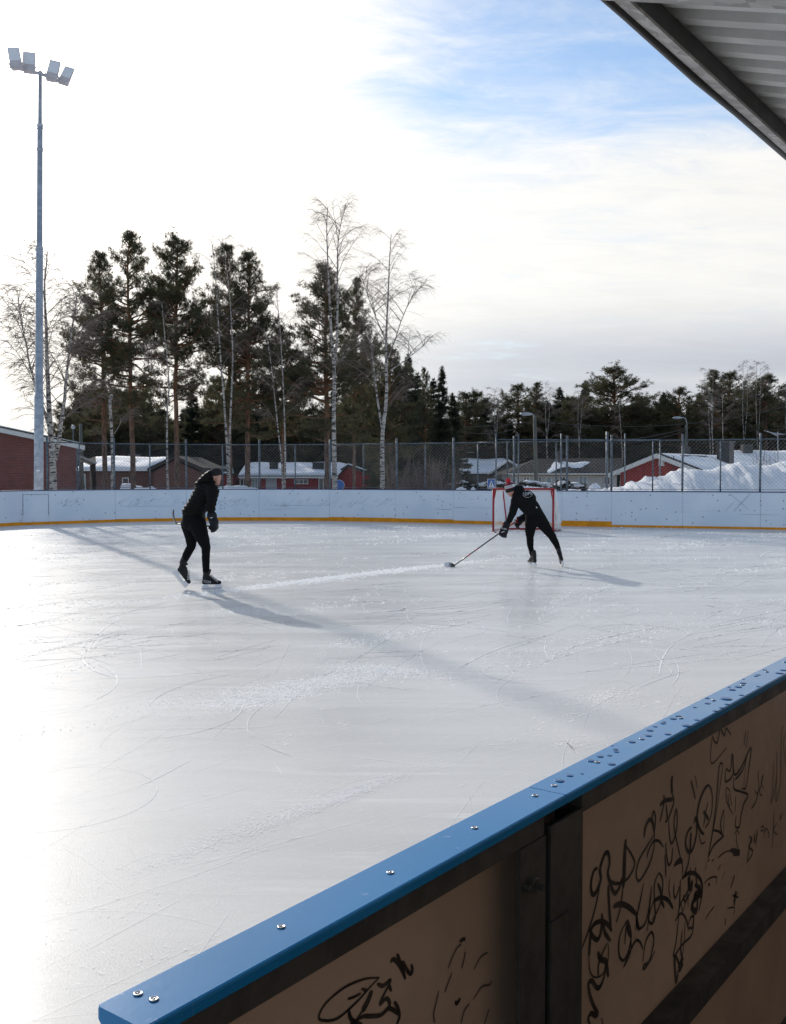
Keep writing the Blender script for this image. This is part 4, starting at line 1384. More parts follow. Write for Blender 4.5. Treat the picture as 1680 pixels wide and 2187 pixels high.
def snow_roof(parent, xr0, xr1, yr, xe0, xe1, ye, Y, back=5.0, thick=.28, dark=True):
    """pitched roof facing the camera with a snow blanket. ridge and eave ends in photo units at depth Y (eave) and Y+back (ridge)"""
    R0, R1 = at(xr0, yr, Y + back), at(xr1, yr, Y + back)
    E0, E1 = at(xe0, ye, Y), at(xe1, ye, Y)
    dn = Vector((0, 0, -.12))
    b_ = MB().prism([E0, E1, R1, R0], dn)
    K0, K1 = R0 + Vector((-.0, back, R0.z * 0 - (R0.z - E0.z))), R1 + Vector((0, back, -(R1.z - E1.z)))
    b_.prism([R0 + Vector((0, .01, 0)), R1 + Vector((0, .01, 0)), K1, K0], dn)
    rf = put('roof', b_, M['darkwood'], parent)
    nu, nv = 26, 8
    vs = []
    for lay in (0, 1):
        for i in range(nu + 1):
            for j in range(nv + 1):
                u, v = i / nu, j / nv
                p = E0.lerp(E1, u).lerp(R0.lerp(R1, u), v)
                if lay == 0:
                    e = min(1, min(u, 1 - u) * 14) * min(1, v * 7 + .35)
                    p = p + Vector((0, -.12 * (1 - v), thick * e * (.75 + .5 * noise.noise(Vector((p.x * .45, p.y * .6, 3)))) + .03))
                else:
                    p = p + Vector((0, 0, .004))
                vs.append(p)
    fs = []
    off = (nu + 1) * (nv + 1)
    idx = lambda i, j: i * (nv + 1) + j
    for i in range(nu):
        for j in range(nv):
            q = (idx(i, j), idx(i + 1, j), idx(i + 1, j + 1), idx(i, j + 1))
            fs.append(q)
    rim = [idx(i, 0) for i in range(nu + 1)] + [idx(nu, j) for j in range(1, nv + 1)] + [idx(i, nv) for i in range(nu - 1, -1, -1)] + [idx(0, j) for j in range(nv - 1, 0, -1)]
    for a_, b2_ in zip(rim, rim[1:] + rim[:1]):
        fs.append((b2_, a_, a_ + off, b2_ + off))
    put('roof_snow', MB().add(vs, fs), M['snow'], rf, True)
    return rf, E0, E1, R0, R1


def wall_box(parent, x0, x1, y0, Y, depth, material, name='wall'):
    a, b2 = at(x0, y0, Y), at(x1, y0, Y)
    return put(name, MB().box(((a.x + b2.x) / 2, Y + depth / 2, (a.z + GZ) / 2), (b2.x - a.x, depth, a.z - GZ)), material, parent)


def gable_front(parent, xl, xr, ye, xa, ya, Y, depth, wallmat, edge, roofmat, over=.45, th=.20):
    L, Rr, A_ = at(xl, ye, Y), at(xr, ye, Y), at(xa, ya, Y)
    put('gable_wall', MB().prism([Vector((L.x + over, Y, GZ)), Vector((Rr.x - over, Y, GZ)), Vector((Rr.x - over, Y, Rr.z)), Vector((A_.x, Y, A_.z - .10)), Vector((L.x + over, Y, L.z))], (0, depth, 0)), wallmat, parent)
    o = Vector((0, -.45, 0))
    z_ = Vector((0, 0, th))
    b_ = MB()
    b_.prism([L + o, A_ + o, A_ + z_ + o, L + z_ + o], (0, depth, 0))
    b_.prism([A_ + o + Vector((.001, 0, 0)), Rr + o, Rr + z_ + o, A_ + z_ + o + Vector((.001, 0, 0))], (0, depth, 0))
    rf = put('gable_roof', b_, edge, parent)
    s_ = MB()
    z2 = Vector((0, .1, th + .005)); z3 = Vector((0, .1, th + .09))
    s_.prism([L + o + z2, A_ + o + z2, A_ + o + z3, L + o + z3], (0, depth - .2, 0))
    s_.prism([A_ + o + z2 + Vector((.001, 0, 0)), Rr + o + z2, Rr + o + z3, A_ + o + z3 + Vector((.001, 0, 0))], (0, depth - .2, 0))
    put('roof_cover', s_, roofmat, rf)
    return rf


# snow-roofed brown brick house
h2 = thing('brown_brick_house', 'low brown brick house with thick snow roof beside the red brick building', 'house', (at(240, 1040, 85).x, 85, GZ))
wall_box(h2, 163, 330, 1006.5, 85.0, 8, M['brownbrick'])
snow_roof(h2, 192, 366, 981, 156, 324, 1006, 84.5, 4.5, .30)
gable_front(h2, 318, 436, 1007, 374, 980, 83.0, 12, M['brownbrick'], M['darkwood'], M['tile'])
window_on(h2, 172, 184, 1012, 1046, 84.98, 1, 'curtain')
window_on(h2, 262, 276, 1020, 1038, 84.98, 1)
put('antenna_bar', MB().tube([at(274, 972, 88), at(300, 972, 88)], .03, 4), M['lampgrey'], h2)
put('vent_pipe', MB().tube([at(287, 984, 88), at(287, 974, 88)], .10, 8), M['chimney'], h2)

# red house with white windows
h3 = thing('red_brick_house', 'long low red house with snow roof and two black chimneys behind the twin birch', 'house', (at(620, 1040, 96).x, 96, GZ))
wall_box(h3, 512, 715, 1018, 96.0, 9, M['redwood'])
rf3, _, _, _, _ = snow_roof(h3, 525, 742, 991.5, 509, 722, 1016, 95.4, 5, .24)
put('eave_board', MB().box(((at(509, 1018, 95.3).x + at(722, 1018, 95.3).x) / 2, 95.3, at(600, 1019.5, 95.3).z), (at(722, 1018, 95.3).x - at(509, 1018, 95.3).x, .06, .16)), M['fascia'], h3)
for x0, x1, y0, y1 in ((576, 593, 989, 1004), (668, 692, 989, 1003)):
    a, b2 = at(x0, y1, 97.0), at(x1, y0, 97.0)
    ch = put('chimney', MB().box(((a.x + b2.x) / 2, 97.5, (a.z + b2.z) / 2), (b2.x - a.x, .9, b2.z - a.z)), M['chimney'], rf3)
    put('chimney_cap', MB().box(((a.x + b2.x) / 2, 97.5, b2.z + .04), (b2.x - a.x + .16, 1.05, .07)), M['chimney'], ch)
window_on(h3, 629, 659, 1024, 1034, 95.98, 3)
window_on(h3, 513, 529, 1022, 1044, 95.98, 2)
window_on(h3, 538, 552, 1022, 1044, 95.98, 2, 'curtain')
put('door', MB().box((at(580, 1030, 95.97).x, 95.96, (GZ + at(580, 1020, 96).z) / 2), (at(592, 1030, 96).x - at(569, 1030, 96).x, .06, at(580, 1020, 96).z - GZ)), M['door'], h3)
window_on(h3, 681, 692, 1021, 1046, 95.98, 1)
put('door', MB().box((at(699, 1030, 95.97).x, 95.96, (GZ + at(580, 1021, 96).z) / 2), (at(704, 1030, 96).x - at(694, 1030, 96).x, .06, at(580, 1021, 96).z - GZ)), M['winframe'], h3)
gable_front(h3, 715, 800, 1016, 744, 996, 98, 8, M['redwood'], M['darkwood'], M['snow'])
window_on(h3, 470, 478, 1016, 1032, 96.4, 1) if False else None

h3b = thing('red_brick_house', 'end of a red snow-roofed house just right of the puffer jacket skater', 'house', (at(455, 1040, 108).x, 108, GZ))
wall_box(h3b, 430, 498, 1013, 108.0, 8, M['redwood'])
snow_roof(h3b, 436, 496, 990, 430, 500, 1011, 107.5, 4, .25)
window_on(h3b, 486, 494, 1015, 1030, 107.97, 1, 'curtain')

# house with a snow-covered wavy roof behind the goal
h4 = thing('grey_house', 'grey-brown house with drooping snow on its roof behind the crossing sign', 'house', (at(1040, 1040, 106).x, 106, GZ))
wall_box(h4, 990, 1066, 1014, 106.0, 9, M['gable'])
snow_roof(h4, 977, 1085, 985.5, 984, 1062, 1012, 105.4, 4, .34)
gable_front(h4, 1044, 1132, 1013, 1086, 986, 103.5, 9, M['gable'], M['fascia'], M['snow'], .5, .14)
put('antenna_bar', MB().tube([at(998, 966, 110), at(1014, 966, 110)], .04, 4), M['lampgrey'], h4)

# white brick house with the dark tile roof
Y5 = 92.0
h5 = thing('white_brick_house', 'white brick bungalow with dark tiled roof, ochre band and a patch of snow', 'house', (at(1190, 1040, Y5).x, Y5, GZ))
wall_box(h5, 1095, 1318, 1010, Y5, 9, M['whitebrick'])
a, b2 = at(1095, 1016.5, Y5), at(1318, 1010.3, Y5)
put('ochre_band', MB().box(((a.x + b2.x) / 2, Y5 - .04, (a.z + b2.z) / 2), (b2.x - a.x, .05, b2.z - a.z)), M['ochre'], h5)
E0, E1, R0, R1 = at(1082, 1011, Y5 - .7), at(1330, 1011, Y5 - .7), at(1146, 979.5, Y5 + 4.5), at(1330, 978.5, Y5 + 4.5)
K0, K1 = Vector((E0.x, Y5 + 9.7, E0.z)), Vector((E1.x, Y5 + 9.7, E0.z))
rb = MB()
dn = Vector((0, 0, -.15))
rb.add([E0, E1, R1, R0, K0, K1], [(0, 1, 2, 3), (4, 0, 3), (5, 4, 3, 2)])
rb.add([E0 + dn, E1 + dn, E1, E0], [(0, 1, 2, 3)]).add([E0 + dn, K0 + dn, K0, E0], [(3, 2, 1, 0)])
rb.add([E0 + dn, E1 + dn, K1 + dn, K0 + dn], [(3, 2, 1, 0)])
rf5 = put('roof', rb, M['tile'], h5)
put('gutter', MB().tube([E0 + Vector((0, -.08, -.06)), E1 + Vector((0, -.08, -.06))], .07, 6), M['fascia'], h5, True)
put('downpipe', MB().tube([E0 + Vector((.5, -.08, -.08)), E0 + Vector((.95, .55, -.5)), E0 + Vector((.95, .58, -2.5))], .05, 6), M['fascia'], h5, True)


def patch(outline, thick, fn, nm, parent):
    pts = [fn(x, y) for x, y in outline]
    c = sum((p for p in pts), Vector()) / len(pts)
    vs = [c + Vector((0, 0, thick))] + [c.lerp(p, .80) + Vector((0, 0, thick * (.8 + .3 * noise.noise(p * .9)))) for p in pts] + [p + Vector((0, 0, .01)) for p in pts]
    n_ = len(pts)
    fs = [(0, 1 + i, 1 + (i + 1) % n_) for i in range(n_)] + [(1 + i, 1 + n_ + i, 1 + n_ + (i + 1) % n_, 1 + (i + 1) % n_) for i in range(n_)]
    return put(nm, MB().add(vs, fs), M['snow'], parent, True)


rn5 = (E1 - E0).cross(R0 - E0).normalized()


def on_roof5(x, y):
    r = ray(x, y)
    o = Vector((0, 0, CAM_Z))
    k = (E0 - o).dot(rn5) / r.dot(rn5)
    return o + r * k


def c3(x, y): return ((1750 + .4167 * x) * K, (1600 + .4167 * y) * K)


patch([c3(*q) for q in [(1058, 698), (1055, 678), (1085, 650), (1100, 620), (1120, 595), (1160, 588), (1215, 590), (1290, 600), (1340, 605), (1390, 596), (1440, 590), (1480, 596), (1460, 612), (1420, 628), (1400, 645), (1370, 652), (1300, 655), (1260, 640), (1210, 650), (1170, 660), (1130, 672), (1110, 690), (1085, 700)]], .10, on_roof5, 'roof_snow', rf5)
a, b2 = at(*c3(1160, 596), Y5 + 2.6), at(*c3(1203, 500), Y5 + 2.6)
ch = put('chimney', MB().box(((a.x + b2.x) / 2, Y5 + 3, (a.z + b2.z) / 2), (b2.x - a.x, .7, b2.z - a.z)), M['chimney'], rf5)
put('chimney_cap', MB().box(((a.x + b2.x) / 2, Y5 + 3, b2.z + .03), (b2.x - a.x + .2, .9, .05)), M['fence'], ch)
for x0, x1, y0, y1, n_, gl_ in ((825, 886, 735, 790, 2, 'window'), (965, 1000, 735, 790, 1, 'window'), (1040, 1098, 735, 800, 1, 'curtain'), (1170, 1232, 732, 800, 2, 'window'), (1355, 1440, 730, 810, 2, 'curtain'), (1596, 1660, 735, 815, 2, 'window')):
    (X0, Y0), (X1, Y1) = c3(x0, y0), c3(x1, y1)
    window_on(h5, X0, X1, Y0, Y1, Y5 - .02, n_, gl_)

# red wooden house with white gable boards on the right
h6o = Vector((18.44, 70.0, 0))
qa, qb = Vector((.77, -.64, 0)), Vector((.64, .77, 0))
h6 = thing('red_wooden_house', 'red wooden house with wide white gable boards behind the snow heap', 'house', h6o + Vector((0, 0, GZ)))


def Q(a, b_, z): return h6o + qa * a + qb * b_ + Vector((0, 0, z))


za, zl = 3.02, 1.62
half = 3.75
ww = 3.0
zw = za - (za - zl) * ww / half - .16
put('wall', MB().prism([Q(-ww, .5, GZ), Q(ww, .5, GZ), Q(ww, .5, zw), Q(0, .5, za - .17), Q(-ww, .5, zw)], qb * 12), M['redwood'], h6)
ro = MB()
for sg in (-1, 1):
    ro.prism([Q(.002 * sg, 0, za), Q(half * sg, 0, zl), Q(half * sg, 0, zl + .10), Q(.002 * sg, 0, za + .10)], qb * 13)
rf6 = put('roof', ro, M['tile'], h6)
vb = MB()
for sg in (-1, 1):
    vb.prism([Q(.003 * sg, -.03, za + .05), Q(half * sg, -.03, zl + .05), Q(half * sg, -.03, zl - .27), Q(.003 * sg, -.03, za - .27)], qb * -.05)
put('gable_board', vb, M['fascia'], rf6)
so_ = MB()
for sg in (-1, 1):
    so_.prism([Q(ww * sg, .02, zw + .10), Q((half - .02) * sg, .02, zl - .02), Q((half - .02) * sg, .02, zl - .08), Q(ww * sg, .02, zw - .08)], qb * .47)
put('soffit', so_, M['fascia'], rf6)
ev = MB()
for k in range(12):
    pass
nu, nv = 40, 14
vs, fs = [], []
for i in range(nu + 1):
    for j in range(nv + 1):
        u, v = i / nu, j / nv
        e = min(1, min(u * 20, (1 - u) * 20, v * 8, (1 - v) * 6))
        p = Q(.05 + (half - .12) * v, .55 + 12.2 * u, za + .105 + (zl - za) * (.05 + (half - .12) * v) / half)
        vs.append(p + Vector((0, 0, .15 * e * (.8 + .5 * noise.noise(p * .8)))))
for i in range(nu):
    for j in range(nv):
        a_ = i * (nv + 1) + j
        fs.append((a_, a_ + 1, a_ + nv + 2, a_ + nv + 1))
put('roof_snow', MB().add(vs, fs), M['snow'], rf6, True)
ch = put('chimney', MB().box(Q(1.75, 8, 3.05), (.95, .95, 1.9), Matrix((qa, qb, zv)).transposed()), M['chimney'], rf6)
put('chimney_cap', MB().box(Q(1.75, 8, 4.03), (1.15, 1.15, .06), Matrix((qa, qb, zv)).transposed()), M['fence'], ch)
ld = MB()
for a_ in (.55, .80):
    ld.tube([Q(a_, 2.2, za - .05), Q(a_, 6.8, za - .05)], .035, 6)
for k in range(10):
    ld.tube([Q(.5, 2.5 + k * .46, za - .05), Q(.95, 2.5 + k * .46, za - .14)], .03, 5)
put('roof_ladder', ld, M['chimney'], rf6)
put('vent', MB().box(Q(.2, 4.6, za + .38), (.45, .3, .5)), M['chimney'], rf6)
put('gable_vent', MB().box(Q(.2, .46, za - .62), (.36, .36, .4), Matrix((qa, qb, zv)).transposed()), M['fascia'], h6)
wq = Matrix((qa, qb, zv)).transposed()
f_ = put('window', MB().box(Q(-1.85, .47, .62), (1.15, .07, .60), wq), M['winframe'], h6)
put('pane', MB().box(Q(-1.85, .42, .60), (.95, .05, .46), wq), M['window'], f_)
lad = MB()
for a_ in (1.15, 1.75):
    lad.tube([Q(a_, .2, GZ), Q(a_, .2, 2.9)], .03, 5)
for k in range(8):
    lad.tube([Q(1.15, .2, GZ + .4 + k * .4), Q(1.75, .2, GZ + .4 + k * .4)], .022, 5)
tag(put('ladder', lad, M['chimney'], None, origin=Q(1.4, .2, GZ)), 'dark ladder leaning on the red wooden gable wall', 'ladder')

h7 = thing('snow_roofed_house', 'snow-roofed house almost hidden by the snow heap at the right edge', 'house', (at(1640, 1000, 92).x, 92, GZ))
wall_box(h7, 1560, 1760, 1004, 92.0, 8, M['gable'])
rf7, _, _, _, _ = snow_roof(h7, 1540, 1740, 966, 1560, 1760, 1003, 91.5, 5, .22)
a = at(1595, 966, 96)
put('chimney', MB().box(a + Vector((0, 0, .1)), (.9, .9, 1.3)), M['chimney'], rf7)
# tv aerial on a mast
an = thing('tv_aerial', 'spiky television aerial on a thin mast above the snow heap', 'aerial', at(1662, 1000, 88))
put('mast', MB().tube([at(1662, 1000, 88), at(1662, 922, 88)], .035, 6), M['lampgrey'], an)
put('boom', MB().tube([at(1640, 921, 88), at(1662, 932, 88)], .03, 5), M['lampgrey'], an)
eb = MB()
for k in range(8):
    c = at(1640, 921, 88).lerp(at(1664, 933, 88), k / 7)
    eb.tube([c + Vector((-.3, 0, .06 + .02 * k)), c + Vector((.3 + .04 * k, 0, -.12 + .05 * k))], .022, 4)
put('elements', eb, M['lampgrey'], an)

# ================================================================== SNOW HEAPS
def heap(name, label, prof, Y, depth, n_along, seed, rough=.25, base_z=-.2):
    """ridge line given in photo units (x, y) at depth Y; slopes down to both sides"""
    pts = [at(x, y, Y) for x, y in prof]
    X0, X1 = pts[0].x, pts[-1].x
    nv = 22
    vs, fs = [], []
    for i in range(n_along + 1):
        u = i / n_along
        X = X0 + (X1 - X0) * u
        for k in range(len(pts) - 1):
            if pts[k].x <= X <= pts[k + 1].x + 1e-6:
                f_ = (X - pts[k].x) / max(1e-6, pts[k + 1].x - pts[k].x)
                f_ = f_ * f_ * (3 - 2 * f_)
                zr = pts[k].z + (pts[k + 1].z - pts[k].z) * f_
                break
        for j in range(nv + 1):
            v = j / nv * 2 - 1
            y = Y + v * depth
            s_ = max(0, 1 - abs(v) ** 1.5)
            h_ = (zr - base_z) * s_
            q = Vector((X * .9 + seed, y * .9, seed))
            dn_ = noise.noise(q * .7) * .9 + noise.noise(q * 1.9) * .5 + noise.noise(q * 4.6) * .50 + noise.noise(q * 10) * .36
            h_ += dn_ * rough * min(1, s_ * 2.0) * (0.35 + .65 * min(1, h_ / .8))
            vs.append(Vector((X, y + noise.noise(q * 2.2) * .15, base_z + h_)))
    for i in range(n_along):
        for j in range(nv):
            a_ = i * (nv + 1) + j
            fs.append((a_, a_ + nv + 1, a_ + nv + 2, a_ + 1))
    o = put(name, MB().add(vs, fs), M['snow'], None, True, origin=(sum(p.x for p in pts) / len(pts), Y, base_z))
    return tag(o, label, 'snow heap')


def c4(x, y): return ((2400 + .44405 * x) * K, (1600 + .44405 * y) * K)


heap('snow_heap', 'big ploughed heap of lumpy snow behind the right end of the boards',
     [c4(*q) for q in [(-100, 815), (60, 790), (170, 762), (330, 722), (450, 690), (560, 688), (650, 650), (760, 628), (900, 630), (1000, 616), (1100, 605), (1180, 575), (1230, 552), (1300, 580), (1400, 600), (1540, 610), (1680, 565), (1850, 540), (2100, 600), (2400, 760)]], 39.5, 4.2, 170, 11, .20)
heap('snow_heap', 'small round snow lump beside the big heap', [c3(*q) for q in [(1440, 862), (1465, 830), (1490, 806), (1520, 800), (1550, 815), (1570, 845), (1590, 865)]], 42.5, .8, 26, 3, .07, .3)
heap('snow_heap', 'smooth snow mound behind the boards left of the crossing sign', [c3(*q) for q in [(165, 862), (190, 842), (215, 831), (240, 830), (265, 842), (300, 862)]], 44, .9, 26, 5, .05, .3)
heap('snow_heap', 'tiny snow lump between the smooth mound and the crossing sign', [c3(*q) for q in [(318, 866), (330, 845), (345, 836), (358, 846), (366, 866)]], 44, .4, 14, 6, .03, .4)
heap('snow_heap', 'low snow bank behind the boards beside the skater in the puffer jacket', [(462, 1047), (470, 1038.5), (490, 1037), (515, 1038), (535, 1041), (556, 1046)], 52, 2.2, 60, 8, .12, 0)
heap('snow_heap', 'snow bank at the foot of the left pine trunks', [(283, 1048), (294, 1043), (305, 1041), (322, 1041), (340, 1046)], 52, 1.5, 40, 9, .10, 0)
heap('snow_heap', 'snow bank on the brown house yard in front of its window', [(262, 1034), (272, 1033), (285, 1034), (300, 1038), (312, 1044)], 72, 2, 30, 12, .10, -.8)
heap('snow_heap', 'shallow snow bank in front of the red house windows', [(595, 1047), (605, 1045), (620, 1044), (634, 1046)], 60, 1.2, 24, 14, .06, -.3)
heap('snow_heap', 'snow bank under the hedge behind the goal crossbar', [(1085, 1042), (1110, 1036), (1150, 1040), (1200, 1046), (1240, 1045)], 58, 2, 40, 15, .10, -.3)

# ================================================================== HEDGES with snow
def hedge(label, x0, x1, ytop, ybot, Y, n, seed, wide):
    rnd_ = np.random.default_rng(seed)
    a, b2 = at(x0, ytop, Y), at(x1, ybot, Y)
    root = thing('hedge', label, 'hedge', ((a.x + b2.x) / 2, Y, GZ))
    nb_ = n
    X = rnd_.uniform(a.x, b2.x, nb_)
    hgt = a.z - GZ
    bump = .80 + .2 * np.abs(np.sin(X * 1.3 + seed)) + .06 * np.sin(X * 4.1)
    Z = GZ + hgt * bump * rnd_.uniform(0, 1, nb_) ** .6
    Yy = Y + rnd_.normal(0, wide * .4, nb_)
    C_ = np.stack([X, Yy, Z], 1)
    d1 = rnd_.normal(size=(nb_, 3)); d1 /= np.linalg.norm(d1, axis=1, keepdims=True)
    d2 = rnd_.normal(size=(nb_, 3)); d2 /= np.linalg.norm(d2, axis=1, keepdims=True)
    s_ = TriSoup()
    s_.tris(np.stack([C_ - d1 * .12, C_ + d1 * .12, C_ + d2 * .16], 1))
    put('foliage', s_, M['hedge'], root)
    sn_ = MB()
    xx = a.x
    rr_ = random.Random(seed)
    while xx < b2.x:
        wd = rr_.uniform(.18, .75)
        bz = GZ + hgt * (.80 + .2 * abs(math.sin(xx * 1.3 + seed)))
        if rr_.random() < .8:
            for q in range(3):
                sn_.sphere((xx + rr_.uniform(-.2, .2), Y - wide * .35 + rr_.uniform(-.4, .5), bz - rr_.uniform(-.04, .10)), (wd * rr_.uniform(.3, .75), .42, rr_.uniform(.05, .16)), 10, 6)
        if rr_.random() < .5:
            sn_.sphere((xx, Y - wide * .55, bz - rr_.uniform(.2, .6)), (rr_.uniform(.07, .22), .16, rr_.uniform(.04, .09)), 8, 5)
        xx += wd * .8
    put('snow_cover', sn_, M['snow'], root, True)


hedge('dark clipped hedge with lumps of snow in front of the white brick bungalow', 1058, 1248, 1029, 1047, 74, 9000, 4, 1.2)
hedge('dark bushes with snow on top in front of the grey house', 946, 1042, 1028, 1048, 80, 6000, 7, 1.4)

# ================================================================== SIGNS
def crossing_sign(label, x, y, size, Y):
    c = at(x, y, Y)
    h = size
    s_ = thing('crossing_sign', label, 'road sign', (c.x, Y, GZ))
    put('sign_post', MB().tube([Vector((c.x, Y + .04, GZ)), Vector((c.x, Y + .04, c.z + h * .5))], .03, 8), M['fence'], s_, True)
    pl = put('sign_plate', MB().box(c, (h * .78, .02, h)), M['signwhite'], s_)
    put('blue_field', MB().box(c + Vector((0, -.012, 0)), (h * .70, .006, h * .93)), M['signblue'], pl)
    t = MB().prism([c + Vector((-h * .29, -.016, -h * .36)), c + Vector((h * .29, -.016, -h * .36)), c + Vector((0, -.016, h * .36))], (0, -.005, 0))
    put('white_triangle', t, M['signwhite'], pl)
    m_ = MB()
    yy = -.023
    m_.sphere(c + Vector((0, yy, h * .14)), (h * .045, .004, h * .045), 10, 6)
    m_.prism([c + Vector((-h * .04, yy, h * .09)), c + Vector((h * .045, yy, h * .09)), c + Vector((h * .05, yy, -h * .08)), c + Vector((-h * .05, yy, -h * .08))], (0, -.003, 0))
    m_.prism([c + Vector((-h * .05, yy, -h * .08)), c + Vector((-h * .005, yy, -h * .08)), c + Vector((-h * .09, yy, -h * .27)), c + Vector((-h * .13, yy, -h * .27))], (0, -.003, 0))
    m_.prism([c + Vector((h * .0, yy, -h * .08)), c + Vector((h * .05, yy, -h * .08)), c + Vector((h * .12, yy, -h * .27)), c + Vector((h * .08, yy, -h * .27))], (0, -.003, 0))
    for k in range(5):
        xx = -h * .2 + k * h * .1
        m_.box(c + Vector((xx, yy, -h * .315)), (h * .045, .004, h * .05))
    put('walking_figure', m_, M['signblack'], pl)


crossing_sign('blue pedestrian crossing sign just above the hockey goal', 1050, 1033.5, .62, 62)
crossing_sign('blue pedestrian crossing sign seen through the fence between two birch trunks', 896, 1027, .62, 88)
rs = at(725, 1036, 62)
r_ = thing('round_sign', 'round blue road sign beside the twin birch trunk', 'road sign', (rs.x, 62, GZ))
put('sign_post', MB().tube([Vector((rs.x, 62.05, GZ)), Vector((rs.x, 62.05, rs.z + .3))], .03, 8), M['fence'], r_, True)
put('sign_disc', MB().lathe(rs, (0, -1, 0), [(-.01, .31), (.01, .31)], 28), M['signblue'], r_)
put('sign_rim', MB().lathe(rs, (0, -1, 0), [(.0, .33), (.006, .33)], 28), M['signwhite'], r_)

# ================================================================== STREET LAMPS and cables
def street_lamp(label, xb, xt, ytop, xh, yh, Y, mt, rad):
    b0 = at(xb, 1047, Y); b0.z = GZ
    t0 = at(xt, ytop, Y)
    s_ = thing('street_lamp', label, 'street lamp', b0)
    put('lamp_post', MB().tube([b0, t0], [rad * 1.15, rad * .85], 10), M[mt], s_, True)
    hd = at(xh, yh, Y)
    dxx = t0.x - hd.x
    arm = [t0 + Vector((0, -.08, -.8)), t0 + Vector((0, -.08, hd.z - t0.z - .5)), t0 + Vector((-dxx * .12, -.08, hd.z - t0.z - .12)), t0 + Vector((-dxx * .38, -.08, hd.z - t0.z + .05)), hd + Vector((.35, -.08, .02))]
    put('arm', MB().tube(arm, .045, 8), M['lampgrey'], s_, True)
    put('lamp_head', MB().sphere(hd + Vector((0, -.08, 0)), (.52, .2, .15), 14, 8), M['lampgrey'], s_, True)
    return t0


t1 = street_lamp('curved-arm street lamp on a weathered pole behind the goal', 1147, 1142.5, 888, 1124, 884.5, 84, 'woodpole', .16)
t2 = street_lamp('curved-arm street lamp on a weathered pole above the red wooden house', 1463, 1467, 908, 1447, 892.5, 104, 'woodpole', .16)
p3 = at(176, 960, 62)
up_ = thing('utility_pole', 'weathered wooden pole beside the red brick building', 'utility pole', (p3.x, 62, GZ))
put('pole_shaft', MB().tube([Vector((p3.x, 62, GZ)), at(173, 905, 62)], [.13, .10], 10), M['woodpole'], up_, True)
lm = at(157, 912, 60)
lo_ = thing('globe_lamp', 'small white globe lamp on a thin post beside the wooden pole', 'street lamp', (lm.x, 60, GZ))
put('lamp_post', MB().tube([Vector((lm.x, 60, GZ)), lm], .035, 8), M['fence'], lo_, True)
put('lamp_globe', MB().sphere(lm, .13, 14, 10), M['lampgrey'], lo_, True)


def cable(label, p, q, sag, r=.02):
    pts = [p.lerp(q, k / 16) - Vector((0, 0, sag * 4 * (k / 16) * (1 - k / 16))) for k in range(17)]
    tag(put('overhead_cable', MB().tube(pts, r, 5), M['cable'], None, origin=p), label, 'cable', 'overhead cables')


cable('thick frosted cable from the right street lamp, upper of the pair', at(1466, 914, 104), at(1290, 940, 104), .35, .045)
cable('thick frosted cable from the right street lamp, lower of the pair', at(1466, 919, 104), at(1290, 944, 104), .5, .035)
cable('thin black cable crossing the gap in the trees beside the left street lamp', at(1142, 900, 84), at(700, 884, 90), .8, .025)
cable('thin black cable between the two street lamps', at(1142, 899, 84), at(1700, 862, 100), 1.2, .025)
cable('thin black cable sagging low through the gap in the trees', at(1120, 908, 86), at(930, 896, 90), 1.0, .02)
# ================================================================== TREES
def unit(a):
    return a / (np.linalg.norm(a, axis=-1, keepdims=True) + 1e-9)


def tufts(soup, Pn, Dn, k, ln, wd, rng, spread=.8):
    """needle sprays: k thin blades at every point, pointing roughly along Dn"""
    n = len(Pn)
    if n == 0:
        return
    Pk = np.repeat(Pn, k, 0); Dk = np.repeat(Dn, k, 0)
    d = unit(Dk + rng.normal(size=(n * k, 3)) * spread)
    l_ = ln * rng.uniform(.6, 1.25, (n * k, 1))
    p = np.cross(d, unit(rng.normal(size=(n * k, 3))))
    p = unit(p) * wd * .5
    b_ = Pk + rng.normal(size=(n * k, 3)) * ln * .25
    soup.tris(np.stack([b_ - p, b_ + p, b_ + d * l_], 1))


